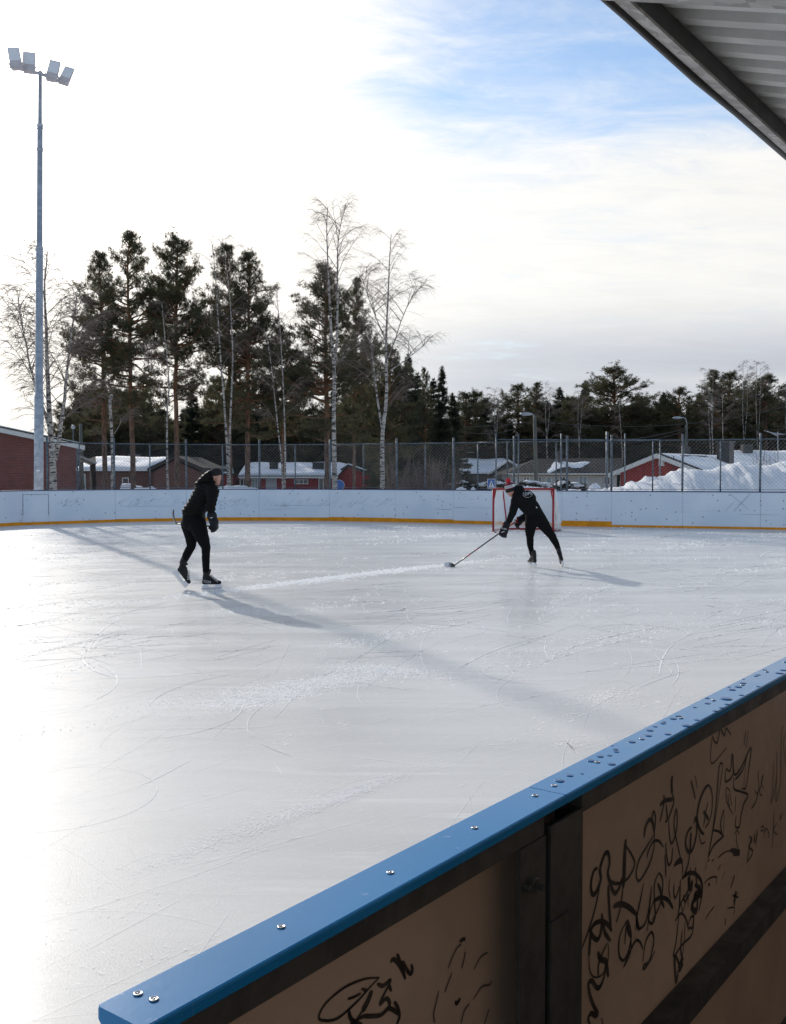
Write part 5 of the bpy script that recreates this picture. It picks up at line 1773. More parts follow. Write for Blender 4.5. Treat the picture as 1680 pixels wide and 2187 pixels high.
def pine_arrays(seed, H, cb, R, round_=1.5, nbr=5.0, dens=1.15, blade=(.19, .034), lean=(0, 0), rtrunk=.17):
    rng = np.random.default_rng(seed)
    wood, crown = TriSoup(), TriSoup()
    nz = 26
    zs = np.linspace(0, 1, nz)
    off = np.cumsum(rng.normal(size=(nz, 2)) * .035, 0) * (zs[:, None])
    off = off - off[0] + np.outer(zs, np.array(lean))
    T = np.concatenate([off, (zs * H)[:, None]], 1)
    rad = rtrunk * (1 - zs) ** .75 + .02
    wood.segs(T[:-1], T[1:], rad[:-1], rad[1:], 9)

    def tr(z):
        return np.array([np.interp(z / H, zs, T[:, 0]), np.interp(z / H, zs, T[:, 1]), z])
    z = cb * H
    tp, td = [], []
    while z < H * .992:
        rel = (z - cb * H) / (H - cb * H)
        prof = (.62 + .38 * min(1, rel / .28)) * (1 - max(0, (rel - .25) / .75) ** round_) + .07
        nb_ = rng.poisson(nbr * (.7 if rel < .15 else 1))
        for b_ in range(nb_):
            az = rng.uniform(0, 2 * PI)
            L = R * prof * rng.uniform(.55, 1.18)
            if rel < .25 and rng.random() < .25:
                L *= .5
            el = math.radians(-6 + 52 * rel ** 1.1 + rng.normal() * 9)
            d = np.array([math.cos(az) * math.cos(el), math.sin(az) * math.cos(el), math.sin(el)])
            p = tr(min(z + rng.uniform(0, .3), H * .985))
            n_ = 6
            pts = [p]
            for i in range(n_):
                dd = d + np.array([0, 0, .55 * (i / n_) ** 1.5]) + rng.normal(size=3) * .11
                pts.append(pts[-1] + unit(dd) * L / n_)
            pts = np.array(pts)
            r_ = np.linspace(.022 + .016 * L, .008, n_ + 1)
            wood.segs(pts[:-1], pts[1:], r_[:-1], r_[1:], 4)
            ns_ = max(2, int(3 + L * 3.2))
            for s_ in range(ns_):
                f_ = rng.uniform(.32, 1.0)
                q = pts[0] + 0
                ii = f_ * n_
                i0 = min(int(ii), n_ - 1)
                q = pts[i0] + (pts[i0 + 1] - pts[i0]) * (ii - i0)
                az2 = az + rng.normal() * .9
                e2 = rng.uniform(.0, .9)
                d2 = np.array([math.cos(az2) * math.cos(e2), math.sin(az2) * math.cos(e2), math.sin(e2)])
                l2 = L * rng.uniform(.16, .34) * (1.15 - f_ * .4) + .12
                e_ = q + d2 * l2
                wood.segs(q[None], e_[None], .010, .006, 3)
                m_ = max(2, int(l2 * 8 * dens))
                ff = rng.uniform(.25, 1.05, (m_, 1))
                tp.append(q + d2 * l2 * ff + rng.normal(size=(m_, 3)) * .09)
                td.append(np.tile(d2 * .7 + np.array([0, 0, .7]), (m_, 1)))
        z += rng.uniform(.30, .50) * (1.0 if H > 9 else .7)
    # leader
    tp.append(tr(H * .985)[None] + rng.normal(size=(10, 3)) * .12); td.append(np.tile([0, 0, 1.], (10, 1)))
    # dead snags below the crown
    for k in range(int(9 * cb)):
        zz_ = rng.uniform(.55, .98) * cb * H
        az = rng.uniform(0, 2 * PI)
        p = tr(zz_)
        e_ = p + np.array([math.cos(az), math.sin(az), rng.uniform(-.3, .1)]) * rng.uniform(.4, 1.3)
        wood.segs(p[None], e_[None], .016, .006, 3)
    tp = np.concatenate(tp); td = unit(np.concatenate(td))
    tufts(crown, tp, td, 11, blade[0], blade[1], rng, .75)
    return wood, crown


def spruce_arrays(seed, H, R, dens=1.0, rtrunk=.14):
    rng = np.random.default_rng(seed)
    wood, crown = TriSoup(), TriSoup()
    wood.segs(np.array([[0, 0, 0], [0, 0, H * .5]]), np.array([[0, 0, H * .5], [0, 0, H]]), np.array([rtrunk, rtrunk * .55]), np.array([rtrunk * .55, .015]), 7)
    z = .04 * H
    tp, td = [], []
    while z < H * .985:
        rel = z / H
        L0 = R * ((1 - rel) ** .85) * (1 if rel > .12 else .8) + .08
        for b_ in range(rng.poisson(6.0)):
            az = rng.uniform(0, 2 * PI)
            L = L0 * rng.uniform(.65, 1.12)
            el0 = math.radians(-18 + 40 * rel)
            n_ = 5
            p = np.array([0, 0, z + rng.uniform(0, .25)])
            pts = [p]
            for i in range(n_):
                e = el0 - .25 + .55 * (i / n_)
                pts.append(pts[-1] + np.array([math.cos(az) * math.cos(e), math.sin(az) * math.cos(e), math.sin(e)]) * L / n_)
            pts = np.array(pts)
            wood.segs(pts[:-1], pts[1:], .016, .010, 3)
            m_ = int(L * 15 * dens) + 3
            f_ = rng.uniform(.12, 1.03, m_)
            q = np.stack([np.interp(f_ * n_, range(n_ + 1), pts[:, c]) for c in range(3)], 1)
            side = np.array([-math.sin(az), math.cos(az), 0])
            q = q + side * (rng.normal(size=(m_, 1)) * .16 * L * (1.1 - f_[:, None])) + np.array([0, 0, -.09]) * rng.uniform(0, 1.4, (m_, 1))
            tp.append(q)
            td.append(np.tile(np.array([math.cos(az), math.sin(az), -.55]), (m_, 1)))
        z += rng.uniform(.17, .32)
    tp.append(np.array([[0, 0, H]]) + rng.normal(size=(5, 3)) * .03); td.append(np.tile([0, 0, 1.], (5, 1)))
    tufts(crown, np.concatenate(tp), unit(np.concatenate(td)), 9, .24, .05, rng, .7)
    return wood, crown


PINES = [dict(H=17.5, cb=.34, R=2.75, round_=1.6), dict(H=17.5, cb=.30, R=2.7, round_=1.45), dict(H=17.5, cb=.42, R=2.9, round_=1.8),
         dict(H=15, cb=.26, R=3.2, round_=1.5), dict(H=10, cb=.14, R=2.2, round_=1.7), dict(H=12, cb=.10, R=3.2, round_=2.0, nbr=6)]
POS = {}


def make_tree(kind, name, label, x, ytop, Y, variant, group, wide=1.0, rot=0.0, xtop=None):
    """one tree; copies share the mesh of the first tree of the same kind and variant"""
    base = at(x, 1047, Y)
    top = at(x if xtop is None else xtop, ytop, Y)
    gz = ground_z(base.x, Y) - .05
    Ht = top.z - gz
    if group == GR:
        Ht *= 1.05
    key = (kind, variant)
    if key not in POS:
        if kind == 'pine':
            kw = PINES[variant]
            wd, cr = pine_arrays(100 + variant, **kw); H0 = kw['H']; bark, leaf = M['pine'], M['needle']
        elif kind == 'spruce':
            H0 = 12.0
            wd, cr = spruce_arrays(200 + variant, H0, (1.9, 2.5)[variant % 2]); bark, leaf = M['sprucebark'], M['spruce']
        a_ = wd.mesh('trunk'); a_.materials.append(bark)
        c_ = cr.mesh('crown'); c_.materials.append(leaf)
        POS[key] = (a_, c_, H0)
    a_, c_, H0 = POS[key]
    root = thing(name, label, 'tree', (base.x, Y, gz), group)
    sc = Ht / H0
    root.scale = (sc * wide, sc * wide, sc)
    root.rotation_euler = (0, 0, rot)
    if xtop is not None:
        root.rotation_euler = (0, math.atan((top.x - base.x) / Ht), 0)
    for nm, me in (('trunk', a_), ('crown', c_)):
        o = bpy.data.objects.new(nm, me)
        COL.objects.link(o)
        o.parent = root
    return root


GR = 'distant trees behind the houses on the right'
GP = 'pines behind the far boards'
make_tree('pine', 'pine_tree', 'tall pine rising behind the snow-roofed brown house, shorter of the leftmost two', 225, 536, 67, 1, GP, 1.02, .4)
make_tree('pine', 'pine_tree', 'tall pine with a slightly leaning reddish trunk, second from the left', 287, 500, 64, 0, GP, 1.0, 0, 268)
make_tree('pine', 'pine_tree', 'tall slender pine with a high crown and long bare reddish trunk, standing alone', 380, 507, 64, 2, GP, 1.0, 1.0)
make_tree('pine', 'pine_tree', 'tall dense pine partly hidden by the thin twin birch beside it', 493, 526, 67, 0, GP, .95, 2.2)
make_tree('pine', 'pine_tree', 'tall wide pine just right of the thin twin birch', 530, 541, 64, 1, GP, 1.1, 3.3)
make_tree('pine', 'pine_tree', 'broad dark pine behind the tallest twin birch', 700, 570, 60, 3, GP, 1.12, .7)
make_tree('pine', 'pine_tree', 'narrow pine between the tallest twin birch and the forked birch', 757, 594, 66, 1, GP, .75, 4.0)
make_tree('pine', 'pine_tree', 'flat-topped smaller pine behind the forked birch', 832, 742, 68, 4, GP, 1.0, 1.1)
make_tree('pine', 'pine_tree', 'small sparse pine between the broad pine and the wide pine', 606, 702, 66, 2, GP, .85, 2.0)
make_tree('pine', 'pine_tree', 'low bushy pine behind the floodlight pole', 128, 862, 104, 4, GP, .9, .3)
make_tree('pine', 'pine_tree', 'low bushy pine at the foot of the leftmost tall pines', 202, 835, 105, 5, GP, .85, 1.3)
make_tree('pine', 'pine_tree', 'low bushy pine behind the dark bare snag', 262, 838, 106, 5, GP, .7, 2.3)
make_tree('pine', 'pine_tree', 'low dark pine behind the slim leaning birch', 318, 806, 107, 4, GP, 1.2, 3.0)
GS = 'spruces behind the far boards'
make_tree('spruce', 'spruce_tree', 'dark dense spruce right of the forked birch, tallest of the spruces', 872, 760, 70, 1, GS, .95, 0)
make_tree('spruce', 'spruce_tree', 'pointed dark spruce standing at the right end of the tall tree group', 944, 786, 74, 0, GS, .85, 1)
make_tree('pine', 'pine_tree', 'thin ragged pine between the two dark spruces', 910, 786, 76, 1, GP, .62, 1.6)
make_tree('spruce', 'spruce_tree', 'dark spruce in the low wood beside the slender pine', 413, 812, 108, 0, GS, 1.0, 2)
make_tree('spruce', 'spruce_tree', 'dark spruce in the low wood under the wide pine', 590, 818, 109, 1, GS, .9, 2.5)
make_tree('pine', 'pine_tree', 'low dark pine under the dense pine and thin twin birch', 470, 806, 110, 5, GP, 1.0, .9)
make_tree('pine', 'pine_tree', 'low dark pine left of the broad pine', 640, 800, 111, 5, GP, .8, 4.4)
make_tree('pine', 'pine_tree', 'low dark pine under the narrow pine', 775, 790, 112, 5, GP, 1.0, 5.1)
for x_, y_, Y_, v_, l_ in ((848, 782, 78, 1, 'dark spruce half hidden behind the flat-topped pine'), (892, 800, 80, 1, 'broad dark spruce left of the thin ragged pine'), (926, 812, 82, 1, 'broad dark spruce left of the pointed spruce at the group end'),
                           (966, 842, 84, 1, 'low dark spruce stepping down right of the pointed spruce'), (818, 800, 82, 0, 'dark spruce directly behind the forked birch trunk')):
    make_tree('spruce', 'spruce_tree', l_, x_, y_, Y_, v_, GS, 1.15, x_ * .37)
# right hand distant trees
RT = [('pine', 'rounded dark pine, first of the distant trees right of the tall group', 987, 852, 4, 1.1), ('pine', 'rounded dark pine behind the grey house roof', 1016, 849, 5, .8), ('spruce', 'narrow dark spruce beside the small distant birch', 1036, 862, 0, 1.0),
      ('pine', 'small thin pine beside the gap of bright sky', 1068, 878, 1, .8), ('spruce', 'tiny spruce at the edge of the gap of bright sky', 1090, 912, 0, 1.1),
      ('pine', 'tall pine behind the left street lamp', 1114, 836, 4, 1.0), ('pine', 'twin-topped pine just right of the left street lamp', 1141, 829, 1, .85), ('spruce', 'cone-shaped dark spruce between the two distant birches', 1194, 841, 1, 1.0),
      ('pine', 'low bushy pine behind the dark tiled roof', 1222, 872, 5, .8), ('spruce', 'narrow pointed spruce left of the largest distant pine', 1250, 827, 0, .9), ('pine', 'largest distant pine with a wide rounded crown', 1312, 799, 5, 1.0),
      ('pine', 'bushy pine on the right shoulder of the largest distant pine', 1370, 858, 5, .85), ('spruce', 'pointed dark spruce behind the right street lamp', 1416, 851, 1, .9), ('pine', 'spiky pine above the right street lamp', 1456, 843, 4, 1.0), ('spruce', 'dark low spruce right of the spiky pine', 1492, 852, 1, 1.0),
      ('pine', 'tall pine left of the chimney', 1530, 803, 1, 1.0), ('pine', 'tall pine above the black chimney', 1566, 811, 4, 1.0), ('pine', 'pine with a pointed top near the television aerial', 1636, 818, 4, 1.1), ('pine', 'pine cut by the right edge of the frame', 1678, 846, 5, .8),
      ('spruce', 'dark spruce behind the row of distant pines near the bungalow chimney', 1168, 868, 1, 1.0), ('spruce', 'dark spruce beneath the twin-topped pine', 1128, 872, 1, 1.0), ('spruce', 'dark spruce filling the gap right of the tall pine by the chimney', 1600, 850, 1, 1.1), ('pine', 'low pine under the spiky pine', 1440, 885, 5, .9)]
for i, (kd, lb, x, yt, var, wd_) in enumerate(RT):
    make_tree(kd, kd + '_tree', lb, x, yt, 112 + (i * 7) % 13, var, GR, wd_ * 1.5, i * 1.7)


# one dark wood far behind, read as a mass
def wood_mass(label, xr, yfun, Y0, Y1, n, seed):
    rng = np.random.default_rng(seed)
    w_, c_ = [], []
    lib = [pine_arrays(300 + k, 10, .10, 2.4, 1.8, 3.2, .42, (.55, .11)) for k in range(2)] + [spruce_arrays(310 + k, 10, 1.9, .30) for k in range(2)]
    A = [(a.array(), b_.array()) for a, b_ in lib]
    for k in range(n):
        x = rng.uniform(*xr); Y = rng.uniform(Y0, Y1)
        b_ = at(x, 1047, Y); t_ = at(x, yfun(x) + rng.uniform(0, 34), Y)
        gz = -1.1
        s_ = (t_.z - gz) / 10
        an = rng.uniform(0, 6.28)
        R_ = np.array([[math.cos(an), -math.sin(an), 0], [math.sin(an), math.cos(an), 0], [0, 0, 1]], dtype=np.float32)
        i = rng.integers(0, 4)
        for src, dst in ((A[i][0], w_), (A[i][1], c_)):
            dst.append((src @ R_.T) * np.array([s_ * 1.05, s_ * 1.05, s_], dtype=np.float32) + np.array([b_.x, Y, gz], dtype=np.float32))
    s_ = TriSoup(); s_.tv = c_
    o = put('forest', s_, M['farneedle'])
    tag(o, label, 'forest', None, 'stuff')
    s2 = TriSoup(); s2.tv = w_
    q = put('trunks', s2, M['sprucebark'], o)


wood_mass('dark mixed wood filling the space behind the tall pines and birches', (150, 985), lambda x: 852 + 26 * math.sin(x * .021) + (20 if x > 900 else 0), 112, 135, 74, 1)
wood_mass('dark wood behind the houses and distant pines on the right', (1100, 1760), lambda x: 868 + 14 * math.sin(x * .03) + (55 if x < 1112 else 0) + (26 if 1382 < x < 1404 else 0), 128, 150, 125, 2)
wood_mass('low dark wood behind the grey house and the goal', (930, 1098), lambda x: 905 + 8 * math.sin(x * .05) + (42 if x > 1070 else 0), 128, 150, 22, 3)


# ------------------------------------------------------------------ birches
def birch(name, label, stems, seed, group, bl=2.6, nb_=34, start=.28, tw=.0042, rot_bias=None):
    """stems: list of (points, r_base, r_top, branch share)"""
    rng = np.random.default_rng(seed)
    wood, twig = TriSoup(), TriSoup()
    b0 = stems[0][0][0]
    for pts, r0, r1, share in stems:
        n = 26
        A = np.array([list(p) for p in pts])
        dd = np.concatenate([[0], np.cumsum(np.linalg.norm(np.diff(A, axis=0), axis=1))])
        tt = np.linspace(0, dd[-1], n)
        Q_ = np.stack([np.interp(tt, dd, A[:, c]) for c in range(3)], 1)
        for _ in range(2):
            Q_[1:-1] = (Q_[:-2] + 2 * Q_[1:-1] + Q_[2:]) / 4
        Q_[1:-1, 1] += np.cumsum(rng.normal(size=n - 2) * .03)
        rr_ = r0 * .56 + (r1 - r0 * .56) * np.linspace(0, 1, n) ** .8
        wood.segs(Q_[:-1], Q_[1:], rr_[:-1], rr_[1:], 10)
        H = dd[-1]
        nq_ = max(3, int(nb_ * share * .68))
        for k in range(nq_):
            f_ = start + (1 - start) * (k + rng.random()) / nq_
            if f_ > .99: f_ = .99
            ii = f_ * (n - 1); i0 = min(int(ii), n - 2)
            p = Q_[i0] + (Q_[i0 + 1] - Q_[i0]) * (ii - i0)
            az = rng.uniform(0, 2 * PI)
            L = bl * 1.12 * (1 - f_) ** .62 * rng.uniform(.6, 1.2) + .6
            el = math.radians(rng.uniform(38, 66))
            m_ = 8
            cur = [p]
            for i in range(m_):
                e = el - (i / m_) ** 1.6 * rng.uniform(.3, .8)
                az += rng.normal() * .10
                cur.append(cur[-1] + np.array([math.cos(az) * math.cos(e), math.sin(az) * math.cos(e), math.sin(e)]) * L / m_)
            C_ = np.array(cur)
            rb = np.linspace(.007 + .005 * L, .005, m_ + 1)
            twig.segs(C_[:-1], C_[1:], rb[:-1], rb[1:], 4)
            ns_ = int(5 + L * 3.2)
            for s_ in range(ns_):
                g_ = rng.uniform(.22, 1.0)
                jj = g_ * m_; j0 = min(int(jj), m_ - 1)
                q = C_[j0] + (C_[j0 + 1] - C_[j0]) * (jj - j0)
                az2 = az + rng.choice([-1, 1]) * rng.uniform(.3, 1.2)
                l2 = L * rng.uniform(.14, .34) + .18
                e2 = rng.uniform(.1, .85)
                c2 = [q]
                for i in range(4):
                    ee = e2 - i * rng.uniform(.15, .42)
                    c2.append(c2[-1] + np.array([math.cos(az2) * math.cos(ee), math.sin(az2) * math.cos(ee), math.sin(ee)]) * l2 / 4)
                c2 = np.array(c2)
                twig.segs(c2[:-1], c2[1:], tw, tw * .8, 3)
                nt_ = 5
                g2 = rng.uniform(.3, 1, nt_)
                q2 = np.stack([np.interp(g2 * 4, range(5), c2[:, c]) for c in range(3)], 1)
                d2 = unit(np.stack([np.cos(az2 + rng.normal(size=nt_) * .9), np.sin(az2 + rng.normal(size=nt_) * .9), rng.uniform(-.9, .6, nt_)], 1))
                l3 = rng.uniform(.18, .6, (nt_, 1))
                mid_ = q2 + d2 * l3 * .5
                end_ = mid_ + unit(d2 + np.array([0, 0, -.5])) * l3 * .5
                twig.segs(q2, mid_, tw * .62, tw * .5, 3); twig.segs(mid_, end_, tw * .5, tw * .35, 3)
    root = thing(name, label, 'tree', b0, group)
    put('trunk', wood, M['birch'], root)
    put('crown', twig, M['twig'], root)
    return root


def pth(l_, Y):
    return [at(x, y, Y) for x, y in l_]


def r1c(l_, Y):      # coordinates read from the [0,900,1100,2150] crop
    return [at(x * .6548 * K, (900 + y * .6548) * K, Y) for x, y in l_]


def r2c(l_, Y):      # coordinates read from the [1000,750,2000,2150] crop
    return [at((1000 + x * .6402) * K, (750 + y * .6402) * K, Y) for x, y in l_]


GB_ = 'bare birches behind the far boards'
birch('birch_tree', 'bare forked birch just right of the floodlight pole in front of the brick wall',
      [(r1c([(325, 1700), (325, 1500), (320, 1380), (302, 1200), (290, 950), (283, 700), (276, 480), (268, 370), (290, 160)], 40), .29, .02, 1.0),
       (r1c([(335, 1440), (362, 1300), (395, 1080), (410, 900), (440, 640), (470, 420)], 40.3), .17, .02, .7),
       (r1c([(305, 1250), (240, 1050), (185, 850), (140, 600), (110, 420)], 39.5), .10, .015, .7)], 1, GB_, 2.5, 40, .22, .0085)
birch('birch_tree', 'slim birch with a bent trunk left of the slender pine',
      [(r1c([(1030, 1700), (1022, 1400), (1020, 1120), (1040, 1000), (1020, 800), (1005, 640), (990, 480)], 50), .125, .015, 1.0), (r1c([(1020, 1120), (960, 960), (900, 820), (860, 740)], 50), .05, .012, .5)], 2, GB_, 1.7, 22, .40)
birch('birch_tree', 'thin twin birch crossing in front of the dense pine',
      [(r1c([(1400, 1720), (1392, 1400), (1378, 1150), (1352, 850), (1338, 600), (1318, 300), (1300, 120)], 52), .15, .012, 1.0), (r1c([(1405, 1720), (1402, 1400), (1412, 1150), (1428, 800), (1412, 450), (1385, 220), (1360, 80)], 52.3), .14, .012, 1.0)], 3, GB_, 1.8, 24, .50)
birch('birch_tree', 'thin twin birch between the wide pine and the broad pine',
      [(r2c([(210, 2000), (200, 1700), (165, 1400), (140, 1150), (112, 950), (88, 880)], 50), .10, .012, .7), (r2c([(215, 2000), (222, 1700), (214, 1350), (200, 1050), (185, 800), (165, 640)], 50.3), .11, .012, 1.1)], 4, GB_, 1.6, 24, .42)
birch('birch_tree', 'tallest birch, twin stemmed, towering over the broad pine',
      [(r2c([(535, 2000), (528, 1700), (524, 1400), (532, 1200), (522, 1060), (508, 880), (496, 640), (488, 430), (478, 260), (488, 120)], 48), .27, .014, 1.2), (r2c([(526, 1150), (545, 960), (550, 700), (547, 400), (560, 260), (600, 100)], 48.3), .14, .012, 1.2)], 5, GB_, 2.7, 26, .40)
birch('birch_tree', 'forked white birch right of the tallest birch, with long drooping side branches',
      [(r2c([(832, 2000), (828, 1750), (826, 1560), (838, 1440), (858, 1340), (852, 1100), (852, 900), (866, 650), (872, 440), (884, 290)], 45), .24, .014, 1.25), (r2c([(826, 1500), (800, 1340), (778, 1150), (755, 960), (715, 900)], 45.2), .10, .03, .4),
       (r2c([(860, 1080), (910, 950), (940, 850), (985, 740), (1050, 610)], 45), .055, .010, .42), (r2c([(868, 1150), (960, 1090), (1060, 1010), (1110, 970)], 44.6), .055, .010, .36), (r2c([(848, 950), (800, 840), (745, 700), (700, 560)], 45.3), .06, .012, .6)], 6, GB_, 2.0, 34, .34)
birch('birch_tree', 'dark thin bare snag in front of the leftmost tall pines',
      [(r1c([(684, 1720), (690, 1450), (686, 1250), (684, 1040)], 47), .11, .07, .6), (r1c([(690, 1300), (730, 1220), (740, 1180)], 47), .03, .012, .4)], 7, GB_, .8, 8, .5)
GD_ = 'distant birches on the right'
for i, (x, yt, lb, sd) in enumerate([(1058, 833, 'small pale birch beside the gap of bright sky', 11), (1167, 826, 'pale birch right of the left street lamp', 12), (1236, 838, 'faint pale birch left of the narrow pointed spruce', 16), (1516, 786, 'pale birch left of the tall pine by the chimney', 13),
                                     (1588, 775, 'tall pale birch above the black chimney, left of the pair', 14), (1617, 772, 'tall pale birch above the black chimney, right of the pair', 15), (1678, 815, 'pale birch cut by the right edge of the frame', 17)]):
    Yd = 106 + i
    birch('birch_tree', lb, [(pth([(x + 3, 1060), (x + 2, 960), (x - 1, 890), (x, yt)], Yd), .15, .014, 1.0), (pth([(x + 2, 940), (x + 7, 880), (x + 8, yt + 14)], Yd), .07, .012, .5)], sd, GD_, 1.6, 24, .45, .008)
for i, (x0, x1, yt, lb) in enumerate([(1330, 1322, 905, 'thin leaning pale birch trunk before the largest distant pine'), (1523, 1519, 880, 'thin white birch stem left of the chimney'), (1545, 1543, 880, 'thin white birch stem just beside the chimney')]):
    birch('birch_tree', lb, [(pth([(x0 - 6 if i == 0 else x0, 1040), (x0, 980), (x1, yt - 40)], 98), .11, .02, 1.0)], 40 + i, GD_, 1.4, 10, .5, .010)
# brushwood behind the fence
def brush(label, x0, x1, ytop, Y, n, seed):
    rng = np.random.default_rng(seed)
    s_ = TriSoup()
    a, b2 = at(x0, ytop, Y), at(x1, 1047, Y)
    for k in range(n):
        p = np.array([rng.uniform(a.x, b2.x), Y + rng.normal() * .7, -1.0])
        hh = (a.z + 1.0) * rng.uniform(.55, 1.05)
        az, ln_ = rng.uniform(0, 6.28), rng.uniform(.05, .35)
        c_ = [p]
        for i in range(6):
            az += rng.normal() * .3
            c_.append(c_[-1] + np.array([math.cos(az) * ln_, math.sin(az) * ln_, 1]) * hh / 6)
        c_ = np.array(c_)
        s_.segs(c_[:-1], c_[1:], .012, .008, 3)
        for j in range(7):
            f_ = rng.integers(2, 6)
            d_ = np.array([rng.normal(), rng.normal(), rng.uniform(.3, 1.2)]); d_ /= np.linalg.norm(d_)
            s_.segs(c_[f_][None], (c_[f_] + d_ * rng.uniform(.3, .8))[None], .006, .004, 3)
    o = put('bush', s_, M['twig'], None, origin=((a.x + b2.x) / 2, Y, -1))
    tag(o, label, 'bush')


brush('bare leafless brushwood behind the fence right of the forked birch', 830, 970, 975, 56, 170, 1)
brush('bare leafless shrub on the snow at the right edge', 1610, 1690, 965, 52, 46, 2)
brush('bare leafless shrub at the corner of the red brick building', 168, 240, 1000, 50, 40, 3)

# ================================================================== SKATERS
def capsule_soup(caps):
    """caps: (p0, r0, p1, r1); r scalar or (rx, ry, rz)"""
    bm = bmesh.new()
    for p0, r0, p1, r1 in caps:
        tmp = bmesh.new()
        for p, r in ((p0, r0), (p1, r1)):
            r = (r, r, r) if isinstance(r, (int, float)) else r
            bmesh.ops.create_icosphere(tmp, subdivisions=3, radius=1.0, matrix=Matrix.Translation(p) @ Matrix.Diagonal((*r, 1)))
        res = bmesh.ops.convex_hull(tmp, input=tmp.verts)
        bmesh.ops.delete(tmp, geom=[e for e in res['geom_interior'] if isinstance(e, bmesh.types.BMVert)], context='VERTS')
        me = bpy.data.meshes.new('tmp')
        tmp.to_mesh(me); tmp.free()
        bm.from_mesh(me)
        bpy.data.meshes.remove(me)
    return bm


def blob(name, caps, material, parent, vox=.012, smooth=8, disp=None):
    """one continuous surface grown over tapered limbs"""
    bm = capsule_soup(caps)
    me = bpy.data.meshes.new(name)
    bm.to_mesh(me); bm.free()
    o = bpy.data.objects.new('tmp_' + name, me)
    COL.objects.link(o)
    md = o.modifiers.new('r', 'REMESH'); md.mode = 'VOXEL'; md.voxel_size = vox
    sm = o.modifiers.new('s', 'SMOOTH'); sm.factor = .5; sm.iterations = smooth
    dg = bpy.context.evaluated_depsgraph_get()
    ev_ = o.evaluated_get(dg)
    out = bpy.data.meshes.new_from_object(ev_)
    bpy.data.objects.remove(o)
    bpy.data.meshes.remove(me)
    if disp:
        nn_ = [v.normal.copy() for v in out.vertices]
        for v, n_ in zip(out.vertices, nn_):
            v.co += n_ * disp(v.co, n_)
    out.update()
    return put(name, out, material, parent, True)


def bvh_of(o):
    me = o.data
    org = ORG[o]
    return BVHTree.FromPolygons([v.co + org for v in me.vertices], [tuple(p.vertices) for p in me.polygons])


def text_on(txt, size, c, ex, ey, bvh, material, parent, name, lift=.004, shear=0.0):
    cu = bpy.data.curves.new('t', 'FONT')
    cu.body = txt; cu.size = size; cu.align_x = 'CENTER'; cu.align_y = 'CENTER'; cu.shear = shear
    cu.resolution_u = 2
    o = bpy.data.objects.new('t', cu)
    COL.objects.link(o)
    dg = bpy.context.evaluated_depsgraph_get()
    me = bpy.data.meshes.new_from_object(o.evaluated_get(dg))
    bpy.data.objects.remove(o); bpy.data.curves.remove(cu)
    bm = bmesh.new(); bm.from_mesh(me)
    bmesh.ops.triangulate(bm, faces=bm.faces)
    bmesh.ops.subdivide_edges(bm, edges=bm.edges, cuts=1)
    bm.to_mesh(me); bm.free()
    cp_ = Vector((0, 0, CAM_Z))
    for v in me.vertices:
        p = c + ex * v.co.x + ey * v.co.y
        d = (p - cp_).normalized()
        if bvh:
            h = bvh.ray_cast(p - d * .8, d, 2.0)
            p = h[0] - d * lift if h[0] is not None else p
        v.co = p
    me.update()
    return put(name, me, material, parent)


def skate(parent, org, toe, up, brand=False, laces=False, lean=0.0, k=1.0):
    """ice skate: org = middle of the blade's lower edge"""
    x_ = Vector(toe).normalized()
    z_ = (Vector(up) - x_ * Vector(up).dot(x_)).normalized()
    y_ = z_.cross(x_)
    F = lambda x, y, z: org + x_ * x + y_ * y + z_ * z
    R = Matrix((x_, y_, z_)).transposed()
    tx_, tz_ = -.068 + lean, .262 - abs(lean) * .45
    boot = blob('skate', [(F(-.108, 0, .112), .030, F(.02, 0, .106), .031), (F(.02, 0, .106), .031, F(.118, .004, .100), .027), (F(-.098, 0, .114), .034, F(-.090 + lean * .45, 0, .175), .036),
                          (F(-.090 + lean * .45, 0, .175), .037, F(tx_, 0, tz_), .046), (F(-.045 + lean * .3, 0, .18), .034, F(.085, 0, .112), .028), (F(tx_ - .012, 0, tz_ - .01), .040, F(tx_ - .035, 0, tz_ + .025), .024), (F(tx_ + .02, 0, tz_ - .02), .034, F(tx_ + .058, 0, tz_ + .025), .012)],
                M['boot'], parent, .0075, 4)
    hb = MB()
    prof = [(-.135, .030), (-.14, .062), (-.115, .083), (-.055, .083), (-.045, .05), (0, .042), (.045, .05), (.055, .076), (.125, .076), (.15, .058), (.145, .030)]
    hb.prism([F(x, -.013, z) for x, z in prof], y_ * .026)
    put('blade_holder', hb, M['holder'], boot)
    rb_ = MB()
    rp = [(-.145, .014), (-.14, .031), (.145, .031), (.158, .018), (.14, .004), (.06, 0), (-.06, 0), (-.135, .005)]
    rb_.prism([F(x, -.0022, z) for x, z in rp], y_ * .0044)
    put('blade', rb_, M['steel'], boot)
    wl_ = MB()
    for k in range(6):
        t = k / 5
        c = F(-.012 + .085 * t, 0, .200 - .075 * t)
        wl_.tube([c - y_ * .036 + z_ * -.012, c - y_ * .018 + z_ * .016 + x_ * .012, c + y_ * .018 + z_ * .016 + x_ * .012, c + y_ * .036 + z_ * -.012], .0052, 5)
    if laces:
        c = F(-.02, 0, .255)
        wl_.tube([c + y_ * .03, c + y_ * .07 + z_ * .02, c + y_ * .10 - z_ * .03, c + y_ * .10 - z_ * .10], .0045, 5)
        wl_.tube([c - y_ * .03, c - y_ * .07 + z_ * -.01, c - y_ * .11 - z_ * .08], .0045, 5)
    put('laces', wl_, M['lace'], boot)
    return boot, F


